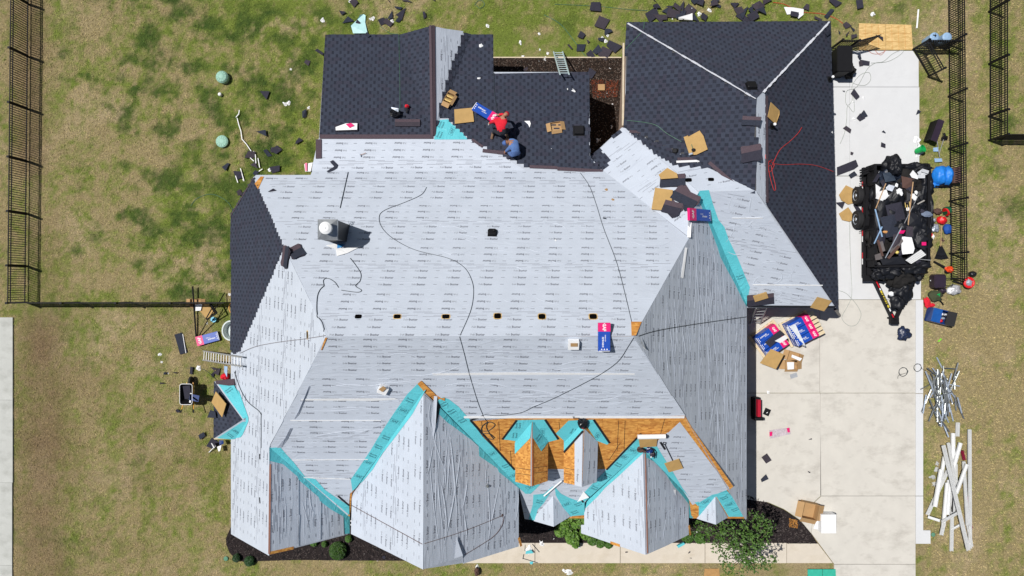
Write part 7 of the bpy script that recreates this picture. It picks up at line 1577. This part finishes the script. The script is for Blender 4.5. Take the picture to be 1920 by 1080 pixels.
for _ in range(26):
    u_, v_, a_, l_ = _r.gauss(1765, 10), _r.gauss(735, 24), _r.uniform(-.5, .5) + 1.57, _r.uniform(12, 32)
    FLS.append(((u_ - math.cos(a_) * l_, v_ - math.sin(a_) * l_), (u_ + math.cos(a_) * l_, v_ + math.sin(a_) * l_)))
FRK = rank([a[0] + b[0] for a, b in FLS])
for i, (a, b) in enumerate(FLS):
    mb = MB(); z0, z1 = .08 + (i % 6) * .05, .06 + ((i * 3) % 7) * .04; A, B_ = P(*a, z0), P(*b, z1); d = (B_ - A); M = Matrix.Translation(A) @ d.to_track_quat('X', 'Z').to_matrix().to_4x4(); mb.box(M, d.length, .045, .005, cx=d.length / 2); mb.box(M, d.length, .005, .04, cx=d.length / 2, cy=.02)
    tag(mb.build('metal_flashing', M_FLASH if i % 3 else M_GALV), 'bent grey metal flashing in the tangled pile, %s from the left' % ordn(FRK[i]), 'flashing', 'metal flashings in the tangled pile')
for i, (u, v, r) in enumerate(((1765, 795, 6), (1787, 755, 4), (1744, 765, 4), (1762, 760, 7), (1758, 745, 6), (1770, 770, 6))): crumple('crushed_flashing', u, v, r, M_FLASH, 'crushed shiny metal scrap in the flashing pile, the %s' % ('lowest', 'rightmost', 'leftmost', 'large upper one', 'topmost', 'lower middle one')[i], 'metal scrap', 'crushed metal scraps in the flashing pile', seed=i, tall=.6)
GUT = [((1795, 792), (1794, 818), 8), ((1786, 812), (1786, 870), 9), ((1817, 805), (1818, 1028), 7), ((1770, 856), (1763, 900), 7), ((1768, 835), (1815, 1032), 8), ((1797, 838), (1780, 905), 8), ((1776, 882), (1738, 965), 7), ((1775, 905), (1768, 985), 8), ((1769, 980), (1764, 1003), 7), ((1812, 870), (1792, 925), 7), ((1785, 905), (1783, 1033), 7), ((1779, 900), (1775, 965), 10), ((1806, 865), (1813, 985), 6), ((1740, 969), (1762, 976), 6), ((1765, 978), (1797, 960), 5), ((1783, 992), (1802, 982), 4), ((1791, 870), (1791, 925), 7), ((1800, 830), (1786, 880), 8), ((1777, 830), (1790, 900), 6), ((1764, 880), (1752, 950), 9), ((1788, 925), (1785, 960), 11), ((1814, 985), (1821, 1025), 6)]
GRK = rank([a[0] + b[0] for a, b, w in GUT])
for i, (a, b, w) in enumerate(GUT):
    z = .06 + (i % 5) * .06 if i != 4 else .42; A, B_ = P(*a, z), P(*b, z + (.05 if i % 2 else 0)); d = (B_ - A); M = Matrix.Translation(A) @ d.to_track_quat('X', 'Z').to_matrix().to_4x4(); ww = w * .0165; root = thing('gutter', A, 'white gutter length in the pile on the right lawn, %s from the left' % ordn(GRK[i]), 'gutter', 'white gutters in the pile on the right lawn')
    mb = MB(); mb.box(M, d.length, ww, .012, cx=d.length / 2, cz=0); mb.build('gutter_bottom', M_GUT if i % 2 else M_GUTU, root)
    mb = MB(); mb.box(M, d.length, .012, .07, cx=d.length / 2, cy=ww / 2, cz=.03); mb.box(M, d.length, .012, .07, cx=d.length / 2, cy=-ww / 2, cz=.03); mb.build('gutter_side', M_GUT, root)
for a, b, lab in (((1804, 845), (1808, 862), 'short maroon downspout at the top of the gutter pile'), ((1813, 930), (1816, 968), 'maroon downspout at the right of the gutter pile'), ((1816, 968), (1821, 990), 'maroon downspout end at the lower right of the gutter pile')):
    mb = MB(); mb.tube([P(*a, .12), P(*b, .12)], .07, 6); tag(mb.build('downspout', M_MAR), lab, 'downspout')
for i, (u, v, r) in enumerate(((1756, 880, 6), (1749, 895, 8), (1753, 908, 8), (1757, 870, 5))): crumple('crushed_gutter', u, v, r, M_GUTU, 'crushed grey gutter end at the left of the gutter pile, %s' % ('second from the top', 'third from the top', 'lowest', 'topmost')[i], 'gutter scrap', 'crushed gutter ends', seed=i, tall=.3)

# ------------------------------------------------------------------ plants
LEAFC = {}
def leafmat(name, c): return mat(name, c, .55, attr=True, var=.2, spec=.3)
M_LEAF = leafmat('tree_leaf', (1, 1, 1)); M_BARK = mat('bark', (.11, .085, .065), .9, bump=.5)
def leaves(mb, centre, r, n, size, cols, rd, flat_=.6):
    for _ in range(n):
        d = Vector((rd.gauss(0, 1), rd.gauss(0, 1), rd.gauss(0, flat_))); d = d.normalized() * r * rd.uniform(.35, 1) ** .6; p = centre + Vector((d.x, d.y, d.z * .7))
        a = rd.uniform(0, 6.28); t = rd.uniform(-.7, .7); x = Vector((math.cos(a), math.sin(a), t * .6)) * size * rd.uniform(.6, 1.2); y = Vector((-math.sin(a), math.cos(a), rd.uniform(-.5, .5))) * size * .55
        mb.add([p - x, p - y * .9, p + x, p + y * .9], [(0, 1, 2, 3)], rd.choice(cols))
def tree():
    rd = random.Random(4); base = P(1380, 1004, 0); root = thing('small_tree', base, 'small open-crowned tree between the front walk and mulch bed', 'tree')
    fork = base + Vector((.05, -.1, 1.3)); mb = MB(); mb.tube([base, base + Vector((.03, 0, .7)), fork], .07, 8, r2=.05); mb.build('trunk', M_BARK, root)
    br = MB(); cols = [(.055, .12, .018), (.07, .15, .024), (.04, .085, .015), (.10, .185, .036), (.06, .13, .02), (.035, .075, .014)]; cr = MB()
    tips = [(1310, 985, 2.6), (1330, 995, 2.8), (1350, 985, 2.4), (1322, 1010, 2.5), (1345, 1015, 2.8), (1370, 985, 3.0), (1358, 990, 3.2), (1382, 1005, 3.3), (1400, 1000, 3.2), (1392, 1020, 3.2), (1405, 1022, 2.8), (1418, 985, 2.9), (1424, 970, 2.6), (1430, 978, 2.9), (1410, 968, 2.4), (1395, 985, 3.3), (1377, 1022, 3.0), (1415, 1012, 2.6), (1428, 1000, 2.5), (1440, 995, 2.7), (1444, 985, 2.4), (1435, 1015, 2.6),
            (1343, 1028, 2.4), (1362, 1036, 2.5), (1356, 1050, 2.5), (1372, 1060, 2.6), (1365, 1068, 2.4), (1390, 1048, 2.7), (1403, 1045, 2.9), (1412, 1058, 2.7), (1400, 1065, 2.8), (1420, 1040, 2.7), (1430, 1050, 2.4), (1447, 1048, 2.5), (1418, 1068, 2.5), (1386, 1078, 2.4), (1438, 1060, 2.3), (1380, 1035, 2.9), (1425, 1025, 2.6), (1320, 1000, 2.3), (1300, 990, 2.2), (1340, 975, 2.2), (1405, 1005, 3.4), (1388, 1010, 3.5), (1350, 1004, 3.0), (1365, 1015, 3.1), (1410, 1032, 3.0), (1396, 1035, 3.1)]
    for i, (u, v, z) in enumerate(tips):
        t = P(u, v, z); m = fork.lerp(t, .5) + Vector((rd.uniform(-.15, .15), rd.uniform(-.15, .15), .15))
        b = MB(); q = spline([tuple(fork), tuple(m), tuple(t)], 4); b.tube(q, .022, 5, r2=.006); b.build('branch', M_BARK, root)
        leaves(cr, t, rd.uniform(.16, .26), 26, .056, cols, rd)
        for s in range(2):
            o = t.lerp(m, rd.uniform(.1, .6)) + Vector((rd.uniform(-.3, .3), rd.uniform(-.3, .3), rd.uniform(-.2, .2))); leaves(cr, o, rd.uniform(.08, .15), 9, .048, cols, rd)
    c = cr.build('crown', M_LEAF, root, origin=fork); tag(c, kind='stuff')
tree()
def shrub(u, v, r, z, label, cols, n=900, size=.03, name='shrub', seed=1, seg=0):
    rd = random.Random(seed); c = P(u, v, 0); root = thing(name, c, label, 'shrub'); mb = MB()
    for k in range(5): a = k * 1.257; mb.tube([c, c + Vector((math.cos(a) * r * .5, math.sin(a) * r * .5, z * .8))], .012, 4)
    mb.build('stem', M_BARK, root); mb = MB()
    for _ in range(n):
        th = math.acos(rd.uniform(-.1, 1)); ph = rd.uniform(0, 6.28); k = rd.uniform(.75, 1.05); p = c + Vector((math.sin(th) * math.cos(ph) * r * k, math.sin(th) * math.sin(ph) * r * k, z * .35 + math.cos(th) * z * .65 * k)); a = rd.uniform(0, 6.28)
        x = Vector((math.cos(a), math.sin(a), rd.uniform(-.5, .5))) * size; y = Vector((-math.sin(a), math.cos(a), rd.uniform(-.5, .5))) * size * .6; mb.add([p - x, p - y, p + x, p + y], [(0, 1, 2, 3)], rd.choice(cols))
    tag(mb.build('foliage', M_LEAF, root, origin=c), kind='stuff')
shrub(636, 1029, .36, .55, 'round clipped green shrub in the front mulch bed', [(.025, .075, .010), (.04, .10, .014), (.018, .05, .008), (.055, .12, .016)], 2600, .028)
shrub(470, 1050, .20, .3, 'dark low shrub in the shade at the front left corner', [(.012, .045, .012), (.02, .06, .014)], 900, .04, seed=3); shrub(446, 1044, .16, .3, 'small dark shrub nearest the front left corner of the house', [(.012, .04, .012), (.02, .055, .014)], 700, .035, seed=4)
for i, (u, v, r) in enumerate(((1058, 985, .30), (1080, 972, .32), (1072, 1003, .30), (1094, 968, .22), (1098, 996, .25), (1048, 993, .18), (1078, 1015, .14))):
    shrub(u, v, r, .6, 'broad-leaved bright green plant, %s in the clump between the front gables' % ('leftmost big one', 'topmost', 'middle', 'upper right', 'right', 'smallest left', 'lowest')[i], [(.075, .16, .018), (.10, .21, .03), (.04, .09, .012), (.14, .25, .045)], 220, .07, seed=20 + i)
for i, (u, v, r) in enumerate(((1110, 1012, .2), (1125, 1016, .2), (1140, 1019, .15), (1288, 1005, .25), (1310, 1008, .2), (590, 1015, .15), (655, 1008, .13), (610, 1018, .10))):
    shrub(u, v, r, .3, 'low ground plant in the mulch, %s' % ('left of the three under the right gable', 'middle of the three under the right gable', 'right of the three under the right gable', 'by the foot of the right gable', 'beside the small tree, low', 'under the left gable eave', 'just right of the clipped shrub', 'left of the clipped shrub')[i], [(.06, .14, .02), (.04, .10, .015)], 300, .045, seed=40 + i)

# ------------------------------------------------------------------ two roofers, bodies grown over a skeleton
def figure(name, label, joints, bones, rad, m, parts):
    """joints: dict name -> point; bones: pairs; rad: name -> radius"""
    keys = list(joints); me = bpy.data.meshes.new('body'); me.from_pydata([joints[k] for k in keys], [(keys.index(a), keys.index(b)) for a, b in bones], [])
    ob = bpy.data.objects.new('body', me); COL.objects.link(ob); sk = ob.modifiers.new('skin', 'SKIN')
    if not me.skin_vertices: 
        bm = bmesh.new(); bm.from_mesh(me); bm.verts.layers.skin.verify(); bm.to_mesh(me); bm.free()
    for i, k in enumerate(keys):
        r = rad[k]; r = r if isinstance(r, tuple) else (r, r); me.skin_vertices[0].data[i].radius = r; me.skin_vertices[0].data[i].use_root = (k == 'pelvis')
    sb = ob.modifiers.new('s', 'SUBSURF'); sb.levels = 2; sb.render_levels = 2
    dg = bpy.context.evaluated_depsgraph_get(); dg.update(); res = bpy.data.meshes.new_from_object(ob.evaluated_get(dg)); bpy.data.objects.remove(ob)
    return res
def person(name_label, base_pl, J, shirt, trousers, hairm, shoe, gl=None, cap=None):
    root = thing('person', base_pl, name_label, 'person')
    o3 = {k: Vector(v) for k, v in J.items()}
    bones = [('pelvis', 'belly'), ('belly', 'chest'), ('chest', 'neck'), ('neck', 'head'), ('chest', 'shL'), ('shL', 'elL'), ('elL', 'haL'), ('chest', 'shR'), ('shR', 'elR'), ('elR', 'haR'), ('pelvis', 'hipL'), ('hipL', 'knL'), ('knL', 'anL'), ('anL', 'toL'), ('pelvis', 'hipR'), ('hipR', 'knR'), ('knR', 'anR'), ('anR', 'toR')]
    rad = dict(pelvis=.15, belly=.14, chest=.16, neck=.065, head=.075, shL=.085, shR=.085, elL=.055, elR=.055, haL=.04, haR=.04, hipL=.11, hipR=.11, knL=.075, knR=.075, anL=.05, anR=.05, toL=.045, toR=.045)
    me = figure('p', '', o3, bones, rad, None, None)
    me.materials.clear()
    for m_ in (shirt, trousers, M_SKIN, shoe): me.materials.append(m_)
    ups = [o3[k] for k in ('chest', 'belly', 'shL', 'shR', 'elL', 'elR')]
    names = {0: ('chest', 'belly', 'shL', 'shR', 'elL', 'elR'), 1: ('pelvis', 'hipL', 'hipR', 'knL', 'knR'), 2: ('haL', 'haR', 'head', 'neck'), 3: ('anL', 'anR', 'toL', 'toR')}
    allk = [(o3[k], gi) for gi, ks in names.items() for k in ks]
    mid = [((o3['knL'] + o3['anL']) / 2, 1), ((o3['knR'] + o3['anR']) / 2, 1), ((o3['shL'] + o3['elL']) / 2, 0), ((o3['shR'] + o3['elR']) / 2, 0), ((o3['hipL'] + o3['knL']) / 2, 1), ((o3['hipR'] + o3['knR']) / 2, 1)]
    allk += mid
    for p in me.polygons: p.material_index = min(allk, key=lambda q: (q[0] - p.center).length)[1]; p.use_smooth = True
    a = me.attributes.new('Col', 'FLOAT_COLOR', 'FACE'); a.data.foreach_set('color', np.ones(len(me.polygons) * 4, dtype=np.float32))
    for v in me.vertices: v.co -= root.location
    b = bpy.data.objects.new('body', me); COL.objects.link(b); b.parent = root
    hd = o3['head']; nk = o3['neck']; d = (hd - nk).normalized(); q = d.to_track_quat('Z', 'Y').to_matrix().to_4x4(); M = Matrix.Translation(hd + d * .05) @ q
    face = MB(); face.blob(M, .085, .10, .125, .03, 1, seg=16, ring=12, floor=-2); face.build('head', M_SKIN, root, smooth=True)
    hr = MB(); hr.blob(M @ Matrix.Translation((0, -.012, .025)), .095, .108, .115, .04, 2, seg=16, ring=12, floor=-.2); hr.build('cap' if cap else 'hair', cap or hairm, root, smooth=True)
    if cap: br = MB(); br.lathe(M @ Matrix.Translation((0, .09, .02)), [(.08, 0), (.075, .012)], 14, sy=.8); br.build('cap_brim', cap, root)
    for s in ('L', 'R'):
        h = o3['ha' + s]; e = o3['el' + s]; d = (h - e).normalized(); x = d.cross(Vector((0, 0, 1))); x = x.normalized() if x.length > .01 else Vector((1, 0, 0)); z = x.cross(d)
        hb = MB(); Mh = Matrix((x, d, z)).transposed().to_4x4(); Mh.translation = h; hb.blob(Mh @ Matrix.Translation((0, .05, 0)), .042, .055, .02, .05, 1, floor=-2)
        for i in range(4):
            fx = (-.03, -.01, .01, .03)[i]; ln = (.06, .075, .07, .055)[i]; hb.tube([Mh @ Vector((fx, .09, 0)), Mh @ Vector((fx * 1.1, .09 + ln * .55, -.008)), Mh @ Vector((fx * 1.1, .09 + ln, -.03))], .009, 6, r2=.007)
        hb.tube([Mh @ Vector((.035, .03, 0)), Mh @ Vector((.06, .06, -.01)), Mh @ Vector((.06, .09, -.025))], .011, 6, r2=.008); hb.build('hand', gl or M_SKIN, root, smooth=True)
        a_, t_ = o3['an' + s], o3['to' + s]; sd = (t_ - a_); sd = Vector((sd.x, sd.y, sd.z)).normalized(); sb = MB(); Ms = Matrix.Translation(a_.lerp(t_, .45) - Vector((0, 0, .02))) @ sd.to_track_quat('Y', 'Z').to_matrix().to_4x4(); sb.rbox(Ms, .10, .28, .09, .03, cz=-.05); sb.build('shoe', shoe, root)
    return root
# red worker: bent over a bundle, knees half bent, back to the sky
def at(u, v, h, pl=PL['NL']):
    z = pl.z(u, v) + .05 + h; return P(u, v, z)
def wp(u, v, h, u0, v0, pl=PL['NL']):
    """joint straight above the survey point (u0,v0 = foot of the figure) displaced by metres"""
    return at(u, v, h)
J = dict(pelvis=at(941, 246, .80), belly=at(939, 238, .95), chest=at(938, 227, 1.05), neck=at(943, 219, 1.08), head=at(947, 216, 1.05), shL=at(929, 226, 1.0), shR=at(949, 228, 1.02), elL=at(921, 229, .75), elR=at(943, 214, .75), haL=at(917, 232, .50), haR=at(931, 216, .52),
         hipL=at(937, 250, .76), hipR=at(946, 247, .76), knL=at(928, 245, .50), knR=at(952, 243, .46), anL=at(924, 250, .10), anR=at(950, 251, .10), toL=at(922, 259, .04), toR=at(952, 260, .04))
person('person in a red shirt bending over to lift a blue bundle', at(937, 250, 0), J, M_REDC, mat('dark_trousers', (.02, .022, .03), .9), M_BLACK, mat('tan_boot', (.20, .12, .07), .8), gl=mat('pale_glove', (.60, .58, .55), .8), cap=mat('red_cap', (.42, .01, .03), .8))
M, L = PL['NL'].frame((890, 205), (934, 231), .05); M = Matrix.Translation((0, 0, .32)) @ M
bundle(M, L=1.02, W=.36, T=.08, label='blue and magenta bundle held by the worker in red')
J = dict(pelvis=at(966, 287, .42), belly=at(966, 279, .52), chest=at(962, 270, .66), neck=at(956, 266, .72), head=at(951, 267, .72), shL=at(957, 276, .62), shR=at(968, 266, .64), elL=at(951, 281, .40), elR=at(962, 262, .42), haL=at(947, 285, .12), haR=at(950, 262, .14),
         hipL=at(960, 290, .38), hipR=at(971, 286, .38), knL=at(954, 285, .22), knR=at(969, 279, .30), anL=at(958, 293, .09), anR=at(975, 288, .10), toL=at(953, 295, .05), toR=at(972, 296, .04))
person('person in blue crouching at the edge of the new shingles', at(965, 288, 0), J, mat('denim_shirt', (.10, .19, .42), .9, var=.15, bump=.4), mat('denim', (.07, .13, .30), .9), M_BLACK, mat('dark_boot', (.03, .03, .05), .8), cap=mat('blue_cap', (.07, .14, .36), .8))
